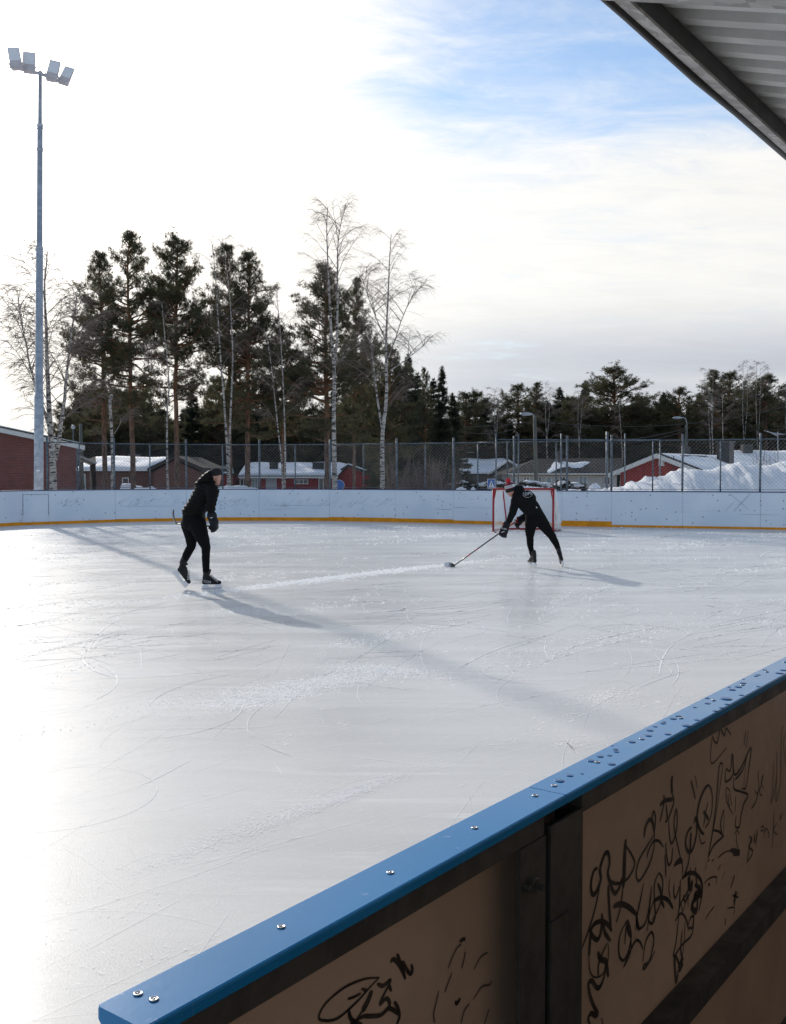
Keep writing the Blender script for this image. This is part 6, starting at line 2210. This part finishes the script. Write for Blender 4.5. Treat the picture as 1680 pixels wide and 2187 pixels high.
def hand_glove(parent, wrist, knuckle, fdir, curl, side, mat_, s=1.0, cuff_from=None):
    """hockey glove: cuff, back, four curled fingers and a thumb"""
    a = (knuckle - wrist).normalized()
    side = (side - a * side.dot(a)).normalized()
    caps = []
    if cuff_from is not None:
        caps.append((cuff_from, .062 * s, wrist, .056 * s))
    caps.append((wrist, .054 * s, wrist.lerp(knuckle, .55), .058 * s))
    caps.append((wrist.lerp(knuckle, .5) - side * .022 * s, .044 * s, knuckle - side * .03 * s, .036 * s))
    caps.append((wrist.lerp(knuckle, .5) + side * .022 * s, .044 * s, knuckle + side * .03 * s, .036 * s))
    for k, (o_, ln) in enumerate(((-.048, .85), (-.016, 1.0), (.016, .97), (.047, .78))):
        k0 = knuckle + side * o_ * s
        k1 = k0 + fdir * .048 * ln * s
        k2 = k1 + (fdir * .35 + curl).normalized() * .045 * ln * s
        k3 = k2 + (curl - fdir * .3).normalized() * .03 * ln * s
        r_ = .0165 * s
        caps += [(k0, r_ * 1.15, k1, r_), (k1, r_, k2, r_ * .93), (k2, r_ * .93, k3, r_ * .85)]
    t0 = wrist.lerp(knuckle, .45) - side * .05 * s
    t1 = t0 + (fdir * .6 + curl * .7).normalized() * .05 * s
    t2 = t1 + (fdir * .5 + curl).normalized() * .04 * s
    caps += [(t0, .022 * s, t1, .018 * s), (t1, .018 * s, t2, .015 * s)]
    return blob('glove', caps, mat_, parent, .0065, 3)


# ---------------------------------------------------------------- skater in the puffer jacket
foot1 = gnd((600 + 930 * .2652) * K, (1820 + 2036 * .2652) * K)
D1 = foot1.y
m1 = .2652 * D1 / 4000                       # metres per crop pixel


def q1(x, y, dy=0.0):
    return at((600 + x * .2652) * K, (1820 + y * .2652) * K, D1 + dy)


sk1 = thing('person', 'skater in black quilted puffer jacket and beanie gliding with a stick held behind', 'person', (foot1.x, foot1.y, 0))
# body: one continuous figure under the clothes
head1 = [(q1(985, 300), (.075, .085, .095), q1(1000, 320), (.072, .08, .09)), (q1(1000, 360), .055, q1(1022, 418), .034), (q1(1022, 418), .034, q1(1030, 438), .019),
         (q1(1050, 330), .030, q1(1058, 350), .022), (q1(1060, 362, .01), .013, q1(1073, 376, .015), .008), (q1(1052, 404, .01), .012, q1(1046, 426, .005), .013), (q1(1018, 345, -.075), .016, q1(1016, 368, -.072), .010),
         (q1(965, 390), .055, q1(910, 480), .062)]
body1 = head1 + [(q1(910, 480), .09, q1(850, 600), .13), (q1(850, 600), .13, q1(680, 860), .12), (q1(680, 860), .12, q1(660, 980), .13),
                 (q1(945, 545, -.15), .065, q1(915, 735, -.2), .05), (q1(915, 735, -.2), .05, q1(938, 905, -.2), .036), (q1(938, 905, -.2), .036, q1(968, 1010, -.2), .036), (q1(910, 500), .09, q1(945, 545, -.15), .07),
                 (q1(800, 540, .16), .065, q1(800, 720, .22), .05), (q1(800, 720, .22), .05, q1(770, 900, .2), .036), (q1(770, 900, .2), .036, q1(775, 1010, .2), .036), (q1(900, 500), .09, q1(800, 540, .16), .07),
                 (q1(610, 1040, .08), .07, q1(632, 1370, .08), .045), (q1(632, 1370, .08), .05, q1(498, 1630, .08), .036), (q1(498, 1630, .08), .034, q1(488, 1670, .08), .030), (q1(715, 1010, -.08), .09, q1(850, 1390, -.06), .052), (q1(850, 1390, -.06), .052, q1(852, 1760, -.03), .036), (q1(852, 1760, -.03), .034, q1(856, 1820, -.02), .030)]
blob('body', body1, M['skin'], sk1, .009, 3)
axis1 = (q1(640, 900) - q1(860, 470)).normalized()
org1 = q1(860, 470)


def puff(co, n):
    s_ = (co - org1).dot(axis1) / .060
    return .013 * (abs(math.sin(PI * s_)) ** .6 - .6) + .0035 * noise.noise(co * 16)


jk = [(q1(842, 560), (.165, .19, .15), q1(715, 780), (.150, .17, .14)), (q1(715, 780), (.150, .17, .14), q1(655, 850), (.158, .17, .10)), (q1(655, 850), (.158, .16, .08), q1(668, 880), (.160, .16, .06)), (q1(700, 860), (.12, .15, .07), q1(742, 915), (.070, .12, .055)),
      (q1(800, 480), .12, q1(900, 520), .12), (q1(890, 520, -.08), .115, q1(948, 560, -.17), .092), (q1(948, 545, -.17), .092, q1(930, 720, -.20), .070), (q1(930, 720, -.20), .070, q1(918, 770, -.2), .066), (q1(918, 770, -.2), .066, q1(932, 915, -.2), .050),
      (q1(830, 520, .08), .12, q1(800, 545, .18), .09), (q1(800, 545, .18), .09, q1(805, 720, .22), .068), (q1(805, 720, .22), .068, q1(775, 905, .2), .052)]
blob('jacket', jk, M['jacket'], sk1, .010, 5, puff)
hx = q1(870, 300)


def puffh(co, n):
    s_ = (co - q1(800, 420)).dot((q1(900, 240) - q1(800, 420)).normalized()) / .058
    return .010 * (abs(math.sin(PI * s_)) ** .6 - .6)


blob('hood', [(q1(905, 290), (.055, .12, .055), q1(850, 350), (.075, .14, .06)), (q1(850, 350), (.075, .14, .06), q1(782, 392), (.055, .12, .035)), (q1(850, 385), (.09, .15, .04), q1(960, 405), (.045, .11, .035)), (q1(905, 290), (.045, .11, .05), q1(945, 340), (.04, .10, .05))], M['jacket'], sk1, .009, 5, puffh)
wr = lambda co, n: .0045 * noise.noise(Vector((co.x * 9, co.y * 9, co.z * 22))) + .003 * noise.noise(co * 34)
blob('trousers', [(q1(655, 930), (.150, .15, .10), q1(660, 1020), (.160, .15, .12)), (q1(600, 1040, .07), .125, q1(625, 1230, .08), .090), (q1(625, 1230, .08), .090, q1(630, 1375, .08), .064), (q1(630, 1375, .08), .064, q1(560, 1500, .08), .060), (q1(560, 1500, .08), .060, q1(500, 1620, .08), .050),
                  (q1(715, 1040, -.07), .130, q1(790, 1240, -.07), .098), (q1(790, 1240, -.07), .098, q1(850, 1390, -.06), .064), (q1(850, 1390, -.06), .064, q1(845, 1560, -.05), .056), (q1(845, 1560, -.05), .056, q1(852, 1740, -.03), .051)], M['trousers'], sk1, .010, 4, wr)
hatc = q1(985, 278)
hb1 = MB()
hax = (q1(968, 180) - q1(1000, 300)).normalized()
hb1.lathe(q1(1001, 290) - hax * .012, hax, [(-.012, .082), (.0, .090), (.022, .090), (.035, .089), (.060, .083), (.082, .068), (.098, .045), (.106, .018), (.108, .002)], 26)
put('beanie', hb1, M['beanie'], sk1, True)
blob('hair', [(q1(950, 315), (.045, .07, .03), q1(965, 345), (.035, .065, .02)), (q1(1030, 308, -.02), (.02, .06, .012), q1(1052, 312), (.014, .05, .010))], M['hair'], sk1, .006, 3)
blob('grip_palm', [(q1(985, 1060, -.2), .036, q1(968, 1100, -.19), .034), (q1(960, 1070, -.19), .032, q1(912, 1085, -.18), .024), (q1(912, 1085, -.18), .024, q1(935, 1125, -.18), .022)], M['glove'], sk1, .008, 2)
g1 = hand_glove(sk1, q1(948, 955, -.2), q1(985, 1050, -.2), Vector((.45, .05, -.9)).normalized(), Vector((-.9, .1, -.5)).normalized(), Vector((.1, 1, 0)), M['glove'], 1.15, q1(938, 915, -.2))
bv1 = bvh_of(g1)
text_on('WARRIOR', .020, q1(930, 944, -.3), Vector((1, 0, .08)), Vector((-.08, 0, 1)), bv1, M['print'], g1, 'cuff_print', .003) if False else None
tq = MB()
for k in range(7):
    c = q1(908 + 7 * k, 946 - k, -.268)
    tq.box(c, (.0045, .002, .007))
tq.box(q1(930, 957, -.268), (.012, .002, .003)).box(q1(935, 951, -.268), (.003, .002, .010))
put('cuff_print', tq, M['print'], g1)
put('red_patch', MB().sphere(q1(982, 1085, -.262), (.014, .008, .020), 10, 8), M['gloved_red'], g1, True)
hand_glove(sk1, q1(775, 955, .2), q1(790, 1050, .22), Vector((.3, .05, -.95)).normalized(), Vector((-.9, .1, -.5)).normalized(), Vector((.1, 1, 0)), M['glove'], 1.1, q1(772, 915, .2))
toe1 = Vector((.93, .36, 0))
sb1, F1 = skate(sk1, q1(932, 2032), toe1, (0, 0, 1))
bb1 = bvh_of(sb1)
text_on('CCM', .050, q1(868, 1912, -.05), toe1 * .95 + Vector((0, 0, -.22)), Vector((.1, 0, 1)), bb1, M['print'], sb1, 'boot_lettering', .003)
t2v = (q1(497, 1958) - q1(372, 1800)).normalized()
skate(sk1, q1(430, 1884, .06), t2v + Vector((0, .12, 0)), Vector((-t2v.z, 0, t2v.x)) * 1.0, lean=-.085)


def stick(name, label, top, heel, toe_pts, red_to, parts_r=.017, tape_from=None, blade_h=.07, up=Vector((0, 0, 1))):
    root = thing(name, label, 'hockey stick', heel)
    d = (heel - top).normalized()
    L = (heel - top).length
    s_ = MB().tube([top + d * (L * red_to), top + d * (L * .8), heel], [parts_r, parts_r * .95, parts_r * .8], 8, True, .72)
    sh_ = put('shaft', s_, M['stick'], root, True)
    if red_to > 0:
        put('grip', MB().tube([top, top + d * (L * red_to)], parts_r * 1.08, 8, True, .72), M['stickred'], root, True)
        for k in range(2):
            f_ = red_to + .30 + k * .11
            put('stripe', MB().tube([top + d * (L * f_), top + d * (L * (f_ + .035 + .01 * (k % 2)))], parts_r * 1.02, 8, True, .72), M['stickred'], sh_, True)
    return root


# stick held behind the legs, pointing away from the camera
heel1 = q1(392, 1036, .62)
top1 = q1(985, 1078, -.15)
st1 = stick('hockey_stick', 'black hockey stick carried low behind the legs of the skater in the puffer jacket', top1, heel1, None, 0)
bl = []
for (x, y), h_ in zip([(430, 1030), (392, 1028), (370, 985), (357, 925), (354, 870), (361, 820)], [.020, .034, .038, .036, .032, .012]):
    bl.append((q1(x, y, .62), h_))
vs, fs = [], []
for i, (c, h_) in enumerate(bl):
    t = (bl[min(i + 1, 5)][0] - bl[max(i - 1, 0)][0]).normalized()
    s_ = Vector((t.z, 0, -t.x))
    wv = (s_ * .45 + Vector((0, -.9, 0))).normalized()
    n_ = t.cross(wv).normalized()
    for sg, tg in ((-1, -1), (1, -1), (1, 1), (-1, 1)):
        vs.append(c + wv * h_ * sg + n_ * .005 * tg)
for i in range(5):
    for k in range(4):
        k2 = (k + 1) % 4
        fs.append((i * 4 + k, i * 4 + k2, (i + 1) * 4 + k2, (i + 1) * 4 + k))
fs += [(3, 2, 1, 0), (20, 21, 22, 23)]
put('blade', MB().add(vs, fs), M['stick'], st1)

# ---------------------------------------------------------------- skater with the pompom hat
foot2 = gnd((1740 + 1098 * .3571) * K, (1880 + 1086 * .3571) * K)
D2 = foot2.y
m2 = .3571 * D2 / 4000


def q2(x, y, dy=0.0):
    return at((1740 + x * .3571) * K, (1880 + y * .3571) * K, D2 + dy)


sk2 = thing('person', 'skater in black hoodie and red pompom hat bending over a stick before the goal', 'person', (foot2.x, foot2.y, 0))
body2 = [(q2(862, 222), (.080, .085, .088), q2(852, 240), (.074, .08, .085)), (q2(848, 258), .050, q2(860, 285), .034), (q2(860, 285), .034, q2(866, 294), .020), (q2(830, 240), .030, q2(828, 252), .022), (q2(827, 266, -.01), .013, q2(824, 276, -.012), .009), (q2(840, 286, -.01), .014, q2(848, 294), .013),
         (q2(875, 245, -.07), .016, q2(878, 258, -.066), .010), (q2(895, 255), .058, q2(950, 285), .07),
         (q2(950, 285), .10, q2(1010, 330), .14), (q2(1010, 330), .14, q2(1115, 490), .13), (q2(1115, 490), .12, q2(1130, 530), .10), (q2(960, 300), .09, q2(905, 345, -.02), .065), (q2(905, 345, -.02), .055, q2(868, 480, -.08), .046), (q2(868, 480, -.08), .046, q2(800, 615, -.1), .034), (q2(800, 615, -.1), .034, q2(775, 680, -.1), .032),
         (q2(1020, 300), .10, q2(1080, 325, .05), .07), (q2(1080, 325, .05), .055, q2(1040, 480, .25), .046), (q2(1040, 480, .25), .046, q2(975, 545, .3), .034), (q2(975, 545, .3), .034, q2(940, 590, .28), .032),
         (q2(1075, 600), .06, q2(1065, 740, .02), .045), (q2(1065, 740, .02), .045, q2(1084, 905, 0), .032), (q2(1084, 905), .030, q2(1088, 930), .026), (q2(1200, 590), .06, q2(1310, 735, .02), .045), (q2(1310, 735, .02), .045, q2(1388, 895, 0), .032), (q2(1388, 895), .030, q2(1394, 920), .026)]
blob('body', body2, M['skin'], sk2, .009, 3)
wr2 = lambda co, n: .006 * noise.noise(Vector((co.x * 7 + co.z * 4, co.y * 7, co.z * 12))) + .003 * noise.noise(co * 28)
hd2 = blob('hoodie', [(q2(985, 300), (.175, .15, .12), q2(1045, 390), (.180, .15, .14)), (q2(1045, 390), (.180, .15, .14), q2(1112, 480), (.165, .15, .10)), (q2(1112, 480), (.165, .15, .09), q2(1125, 500), (.168, .15, .07)),
                      (q2(950, 300), .12, q2(905, 345, -.02), .088), (q2(905, 345, -.02), .088, q2(872, 480, -.08), .068), (q2(872, 480, -.08), .068, q2(835, 560, -.1), .056), (q2(835, 560, -.1), .056, q2(800, 615, -.1), .046),
                      (q2(1040, 300), .12, q2(1085, 322, .05), .085), (q2(1085, 322, .05), .085, q2(1045, 480, .25), .064), (q2(1045, 480, .25), .064, q2(978, 540, .3), .048)], M['hoodie'], sk2, .010, 5, wr2)
blob('hood', [(q2(930, 212), (.085, .12, .075), q2(958, 208), (.065, .11, .065)), (q2(925, 225), (.08, .12, .08), q2(900, 275), (.062, .12, .06)), (q2(958, 208), (.06, .10, .06), q2(985, 255), (.055, .11, .06))], M['hoodie'], sk2, .009, 5, wr2)
blob('trousers', [(q2(1128, 520), (.185, .15, .08), q2(1140, 560), (.195, .15, .09)), (q2(1082, 585), .112, q2(1068, 670, .01), .092), (q2(1068, 670, .01), .092, q2(1065, 745, .02), .070), (q2(1065, 745, .02), .070, q2(1070, 840, .01), .058), (q2(1070, 840, .01), .058, q2(1082, 912), .046), (q2(1082, 912), .045, q2(1090, 945), .042),
                  (q2(1195, 580), .118, q2(1250, 655, .01), .092), (q2(1250, 655, .01), .092, q2(1308, 732, .02), .074), (q2(1308, 732, .02), .074, q2(1355, 815, .01), .058), (q2(1355, 815, .01), .058, q2(1388, 892), .044), (q2(1388, 892), .043, q2(1396, 925), .040)], M['trousers'], sk2, .010, 4, wr)
# pompom hat
h0, h1 = q2(853, 228), q2(822, 118)
hax2 = (h1 - h0).normalized()
hl = (h1 - h0).length
put('hat_brim', MB().lathe(h0 - hax2 * .01, hax2, [(-.012, .086), (0, .097), (.032, .099), (.045, .096), (.046, .06)], 28), M['beanie'], sk2, True)
put('hat_band', MB().lathe(h0, hax2, [(.034, .06), (.0345, .0945), (.050, .0945), (.0505, .06)], 28), M['maroonknit'], sk2, True)
hw = put('hat_crown', MB().lathe(h0, hax2, [(.051, .07), (.0515, .0945), (.075, .0935), (.098, .089), (.0985, .06)], 28), M['whiteknit'], sk2, True)
put('hat_top', MB().lathe(h0, hax2, [(.099, .06), (.0995, .0885), (.118, .078), (.134, .058), (.146, .030), (.150, .004)], 28), M['maroonknit'], sk2, True)
pm = h0 + hax2 * .175
pmb = blob('pompom', [(pm, .043, pm + Vector((0, 0, .006)), .043)], M['redknit'], sk2, .006, 1, lambda co, n: .007 * noise.noise(co * 90) + .004 * noise.noise(co * 200))
bvw = bvh_of(hw)
sdx = Vector((hax2.z, 0, -hax2.x)).normalized()
text_on('SIENNA', .050, h0 + hax2 * .075 - sdx * .045 + Vector((0, -.12, 0)), sdx * 1.0, hax2, bvw, M['signblack'], hw, 'hat_lettering', .003)
# prints on the back of the hoodie
bvj = bvh_of(hd2)
lc = q2(1042, 266, -.2)
tx = Vector((.93, 0, .20)).normalized() ; ty = Vector((-.22, 0, .95)).normalized()
text_on('OPS', .074, lc, tx, ty, bvj, M['print'], hd2, 'back_lettering', .004, .25)
rs_ = MB()
for k in range(34):
    an = 2 * PI * k / 34
    if k in (3, 12, 27): continue
    c = lc + tx * math.cos(an) * .082 + ty * math.sin(an) * .062
    d_ = (c - cam.location).normalized()
    h_ = bvj.ray_cast(c - d_ * .6, d_, 2)
    if h_[0] is None: continue
    e = h_[0] - d_ * .003
    rs_.box(e, (.006 + .0025 * (k % 2), .002, .0065))
put('ring_lettering', rs_, M['print'], hd2)
c = q2(1143, 418, -.2)
tr_ = []
for x, y in ((1134, 426), (1152, 422), (1136, 408)):
    p = q2(x, y, -.2); d_ = (p - cam.location).normalized(); h_ = bvj.ray_cast(p - d_ * .5, d_, 2)
    tr_.append((h_[0] if h_[0] is not None else p) - d_ * .003)
put('small_print', MB().prism(tr_, (0, -.002, 0)), M['print'], hd2)
# gloves on the stick
top2 = q2(968, 532, .26)
heel2 = gnd((1740 + 205 * .3571) * K, (1880 + 1078 * .3571) * K, .012)
sd2 = (heel2 - top2).normalized()


def on_stick(f_): return top2 + (heel2 - top2) * f_


gl2 = hand_glove(sk2, q2(792, 640, -.12), q2(768, 700, -.12), Vector((-.25, .1, -.95)).normalized(), Vector((.3, .9, -.2)).normalized(), Vector((1, 0, .1)), M['glove'], 1.15, q2(800, 612, -.11))
bvg = bvh_of(gl2)
text_on('BAUER', .040, q2(768, 656, -.3), Vector((.95, 0, -.22)), Vector((.2, 0, .95)), bvg, M['print'], gl2, 'cuff_lettering', .003)
put('red_patch', MB().sphere(q2(768, 612, -.165), (.018, .010, .012), 10, 6), M['gloved_red'], gl2, True)
put('glove_trim', MB().tube([q2(745, 698, -.175), q2(770, 690, -.185), q2(790, 684, -.175)], .0045, 5), M['print'], gl2)
gl3 = hand_glove(sk2, q2(965, 550, .24), q2(925, 585, .20), Vector((-.5, -.1, -.85)).normalized(), Vector((.3, -.9, -.2)).normalized(), Vector((.6, .3, -.6)), M['glove'], 1.2, q2(985, 540, .26))
put('red_patch', MB().sphere(q2(925, 575, .135), (.018, .010, .045), 10, 8), M['gloved_red'], gl3, True)
put('white_tab', MB().box(q2(910, 545, .15), (.022, .012, .03)).box(q2(899, 575, .15), (.018, .012, .028)), M['print'], gl3)
sbk, F2 = skate(sk2, gnd((1740 + 1094 * .3571) * K, (1880 + 1084 * .3571) * K, .001), (-.36, .93, 0), (-.04, -.05, 1), laces=True)
sbk2, F3 = skate(sk2, q2(1438, 1080, -.05), (.10, .90, -.28), (-.26, .28, .95), laces=False)
for sb_, cc in ((sbk, q2(1092, 915)), (sbk2, q2(1378, 885))):
    d_ = MB().lathe(cc + Vector((0, 0, -.004)), (0, 0, 1), [(0, .048), (.022, .047)], 18)
    put('ankle_band', d_, mat('dark_grey_knit_%d' % len(bpy.data.materials), (0.06, 0.06, 0.055), .9, bump=.3, bscale=90), sb_, True)
st2 = stick('hockey_stick', 'long black and red hockey stick with white taped blade reaching to the ice', top2, heel2, None, .34)
bl = []
for x, y, h_ in ((222, 1062, .020), (190, 1064, .034), (160, 1061, .038), (130, 1056, .037), (112, 1050, .034), (104, 1045, .020)):
    p = gnd((1740 + x * .3571) * K, (1880 + 1080 * .3571) * K, 0)
    p.y = heel2.y + (205 - x) * .0006
    bl.append((p, h_))


def blade_mesh(sec):
    vs, fs = [], []
    for p, h_ in sec:
        for yy, zz_ in ((-.004, .003), (.004, .003), (.004, .003 + h_ * 2), (-.004, .003 + h_ * 2)):
            vs.append(Vector((p.x, p.y + yy, zz_)))
    n_ = len(sec)
    for i in range(n_ - 1):
        for k in range(4):
            k2 = (k + 1) % 4
            fs.append((i * 4 + k, i * 4 + k2, (i + 1) * 4 + k2, (i + 1) * 4 + k))
    fs += [(3, 2, 1, 0), tuple(range(4 * n_ - 4, 4 * n_))]
    return MB().add(vs, fs)


bd = put('blade', blade_mesh(bl[:3]), M['stick'], st2)
put('blade_tape', blade_mesh([(bl[1][0].lerp(bl[2][0], .3) + Vector((0, 0, 0)), .0385)] + [(p, h_ + .002) for p, h_ in bl[2:]]), M['tape'], bd)

# ================================================================== MARKS ON THE ICE
rng = np.random.default_rng(77)
marks = MB()


def ribbon(pts, w0, z=.0022):
    n_ = len(pts)
    vs = []
    for i in range(n_):
        a_ = pts[max(i - 1, 0)]; b_ = pts[min(i + 1, n_ - 1)]
        tx_, ty_ = b_[0] - a_[0], b_[1] - a_[1]
        l_ = math.hypot(tx_, ty_) + 1e-9
        f_ = math.sin(PI * (i + .35) / (n_ + .0)) ** .5 if n_ > 1 else 1
        ww = w0 * .5 * max(.15, abs(f_))
        vs.append((pts[i][0] - ty_ / l_ * ww, pts[i][1] + tx_ / l_ * ww, z))
        vs.append((pts[i][0] + ty_ / l_ * ww, pts[i][1] - tx_ / l_ * ww, z))
    marks.add(vs, [(2 * i, 2 * i + 1, 2 * i + 3, 2 * i + 2) for i in range(n_ - 1)])


def inside(x, y):
    p = Vector((x, y, 0))
    if p.dot(N) > -.9: return False
    r = math.hypot(x, y)
    return y < 33.0 - .018 * x * x * .3 - .4 and abs(x) < y * .62 + 1.2


def arc(x, y, an, L, k, w_):
    n_ = max(4, int(abs(k) * L * 5) + 4)
    pts = [(x, y)]
    for i in range(n_):
        an += k * L / n_
        x += math.cos(an) * L / n_; y += math.sin(an) * L / n_
        if not inside(x, y): break
        pts.append((x, y))
    if len(pts) > 2:
        ribbon(pts, w_)


for k in range(3400):
    Y = 33 * rng.random() ** .8 + .9
    x = rng.uniform(-.62, .62) * Y
    if not inside(x, Y): continue
    near_ = Y < 6
    t = rng.random()
    w_ = rng.uniform(.35, 1.0) * (.0017 + .00075 * Y) * (1.7 if Y > 8 else .55) * rng.choice([.45, .7, 1.0, 1.2])
    if t < .36:
        arc(x, Y, rng.uniform(0, 2 * PI), rng.uniform(.3, 1.6) * (.5 if near_ else 1), rng.normal() * .35, w_)
    elif t < .94:
        arc(x, Y, rng.normal() * .30 + rng.choice([0, PI]) + .75, rng.uniform(.5, 3.0) * (.45 if near_ else 1), rng.normal() * .12, w_)
    else:
        arc(x, Y, rng.uniform(0, 2 * PI), rng.uniform(1.0, 2.6), rng.choice([-1, 1]) * rng.uniform(.7, 2.2), w_ * 1.1)
# the larger curved cuts one can see in the photograph
def cutF(pts, w_):
    sp = smooth_path(pts, 6)
    q = [gnd(x, y) for x, y in sp]
    ribbon([(p.x, p.y) for p in q], w_ * .85, .0026)


def c5(x, y): return ((100 + x * .9524) * K, (2300 + y * .9524) * K)


for w_, pl in [(.010, [(930, 470), (900, 480), (925, 530), (880, 600), (760, 650), (600, 680), (420, 680)]), (.009, [(1085, 508), (1000, 550), (945, 600), (935, 650), (960, 680)]), (.008, [(990, 706), (1060, 738), (1120, 760)]),
               (.012, [(335, 240), (280, 290), (275, 320), (330, 265), (450, 228), (480, 222)]), (.010, [(170, 300), (165, 280), (200, 320), (300, 355), (390, 385)]), (.010, [(560, 265), (600, 262), (622, 240), (608, 215)]), (.010, [(620, 250), (740, 238), (840, 215), (905, 196)]),
               (.010, [(385, 168), (392, 190), (385, 205), (420, 220), (470, 225)]), (.012, [(1535, 222), (1460, 245), (1420, 275), (1440, 300), (1490, 318)]), (.012, [(1475, 130), (1440, 148), (1450, 165), (1530, 182), (1600, 195)]), (.010, [(555, 320), (640, 352)]), (.010, [(485, 318), (490, 360), (488, 400)]),
               (.009, [(640, 378), (740, 405), (782, 440)]), (.008, [(400, 645), (650, 645), (960, 640), (1100, 620)]), (.010, [(1415, 116), (1428, 150)]), (.006, [(1290, 755), (1480, 775), (1680, 800)]), (.010, [(1120, 430), (1210, 465), (1290, 445)]), (.007, [(1050, 795), (1085, 845)]), (.007, [(700, 775), (560, 850), (470, 890)]),
               (.006, [(1340, 905), (1450, 870), (1530, 850)]), (.008, [(900, 470), (990, 430), (1120, 400)])]:
    cutF([c5(x, y) for x, y in pl], w_)
for w_, pl in [(.014, [(870, 1300), (880, 1330), (960, 1345), (1000, 1340)]), (.014, [(1100, 1290), (1088, 1310), (1090, 1330), (1150, 1333), (1200, 1310)]), (.010, [(1395, 1395), (1420, 1420), (1435, 1435), (1425, 1445)]), (.010, [(1185, 1240), (1195, 1255), (1300, 1262)]), (.008, [(1100, 1480), (1160, 1478), (1260, 1470)]), (.006, [(1205, 1580), (1225, 1600), (1240, 1615)]), (.005, [(1180, 1560), (1215, 1590), (1235, 1612)]), (.014, [(860, 1265), (900, 1285), (1010, 1280)])]:
    cutF(pl, w_)
mk = put('skate_mark', marks, M['mark'], ICE)
mk['kind'] = 'stuff'
# crumbs of shaved ice in drifts
cr, cr_flat = TriSoup(), TriSoup()


def crumbs(n, cx_, cy_, an, la, lb, size, jit=1.0):
    g_ = rng.normal(size=(n, 2)) * np.array([la, lb])
    X = cx_ + g_[:, 0] * math.cos(an) - g_[:, 1] * math.sin(an)
    Y = cy_ + g_[:, 0] * math.sin(an) + g_[:, 1] * math.cos(an)
    ok = np.array([inside(a_, b_) for a_, b_ in zip(X, Y)])
    X, Y = X[ok], Y[ok]
    m_ = len(X)
    th_ = an + rng.normal(size=m_) * .7
    s_ = size * 1.5 * rng.uniform(.4, 1.5, m_)
    e = rng.uniform(1.5, 4.5, m_)
    z_ = np.full(m_, .0030)
    A0_ = np.stack([X - np.cos(th_) * s_ * e * .5, Y - np.sin(th_) * s_ * e * .5, z_], 1)
    A1_ = np.stack([X + np.cos(th_) * s_ * e * .5, Y + np.sin(th_) * s_ * e * .5, z_], 1)
    A2_ = np.stack([X - np.sin(th_) * s_ * .5, Y + np.cos(th_) * s_ * .5, z_ + s_ * np.where(Y > 6, .60, .03)], 1)
    T_ = np.stack([A0_, A1_, A2_], 1)
    cr.tris(T_[Y > 6]); cr_flat.tris(T_[Y <= 6])


def drift(p, q, wdt, n, size):
    a_, b_ = gnd(*p), gnd(*q)
    d = b_ - a_
    L = d.length
    crumbs(n, (a_.x + b_.x) / 2, (a_.y + b_.y) / 2, math.atan2(d.y, d.x), L * .32, wdt, size)


drift((380, 1830), (880, 1650), .045, 5200, .0030)
drift((600, 1750), (860, 1655), .03, 2000, .0034)
drift((440, 1790), (700, 1700), .05, 1000, .003)
drift((560, 1480), (800, 1440), .13, 3600, .0045)
drift((470, 1510), (640, 1480), .10, 2200, .0045)
drift((720, 1425), (900, 1440), .12, 1800, .0045)
drift((330, 1510), (560, 1465), .10, 700, .004)
drift((1240, 1500), (1330, 1480), .08, 500, .004)
drift((1190, 1600), (1250, 1580), .05, 300, .003)
drift((960, 1440), (1500, 1320), .2, 700, .006)
drift((700, 1385), (900, 1350), .15, 500, .006)
for k in range(170):
    Y = 30 * rng.random() ** .8 + 1.3
    x = rng.uniform(-.55, .55) * Y
    crumbs(int(60), x, Y, rng.normal() * .25 + .8, .15 + Y * .035, .02 + Y * .006, .0028 + Y * .00035)
crumbs(5000, -.3, 3.5, .4, 1.6, 1.2, .0022)
# long freshly scraped track that ends at the stick
a_, b_ = gnd(600, 1250), gnd(955, 1207)
for k in range(110):
    o_ = rng.normal() * .20
    s0 = rng.uniform(0, .6); s1 = min(1, s0 + rng.uniform(.25, .6))
    p, q = a_.lerp(b_, s0), a_.lerp(b_, s1)
    ribbon([(p.x, p.y + o_), ((p.x + q.x) / 2, (p.y + q.y) / 2 + o_ + rng.normal() * .01), (q.x, q.y + o_ * .7)], rng.uniform(.04, .13), .0020)
drift((480, 1262), (950, 1207), .10, 5000, .010)
ck = put('ice_shaving', cr, M['shaving'], ICE)
ck['kind'] = 'stuff'
ck = put('ice_shaving', cr_flat, M['mark'], ICE)
ck['kind'] = 'stuff'
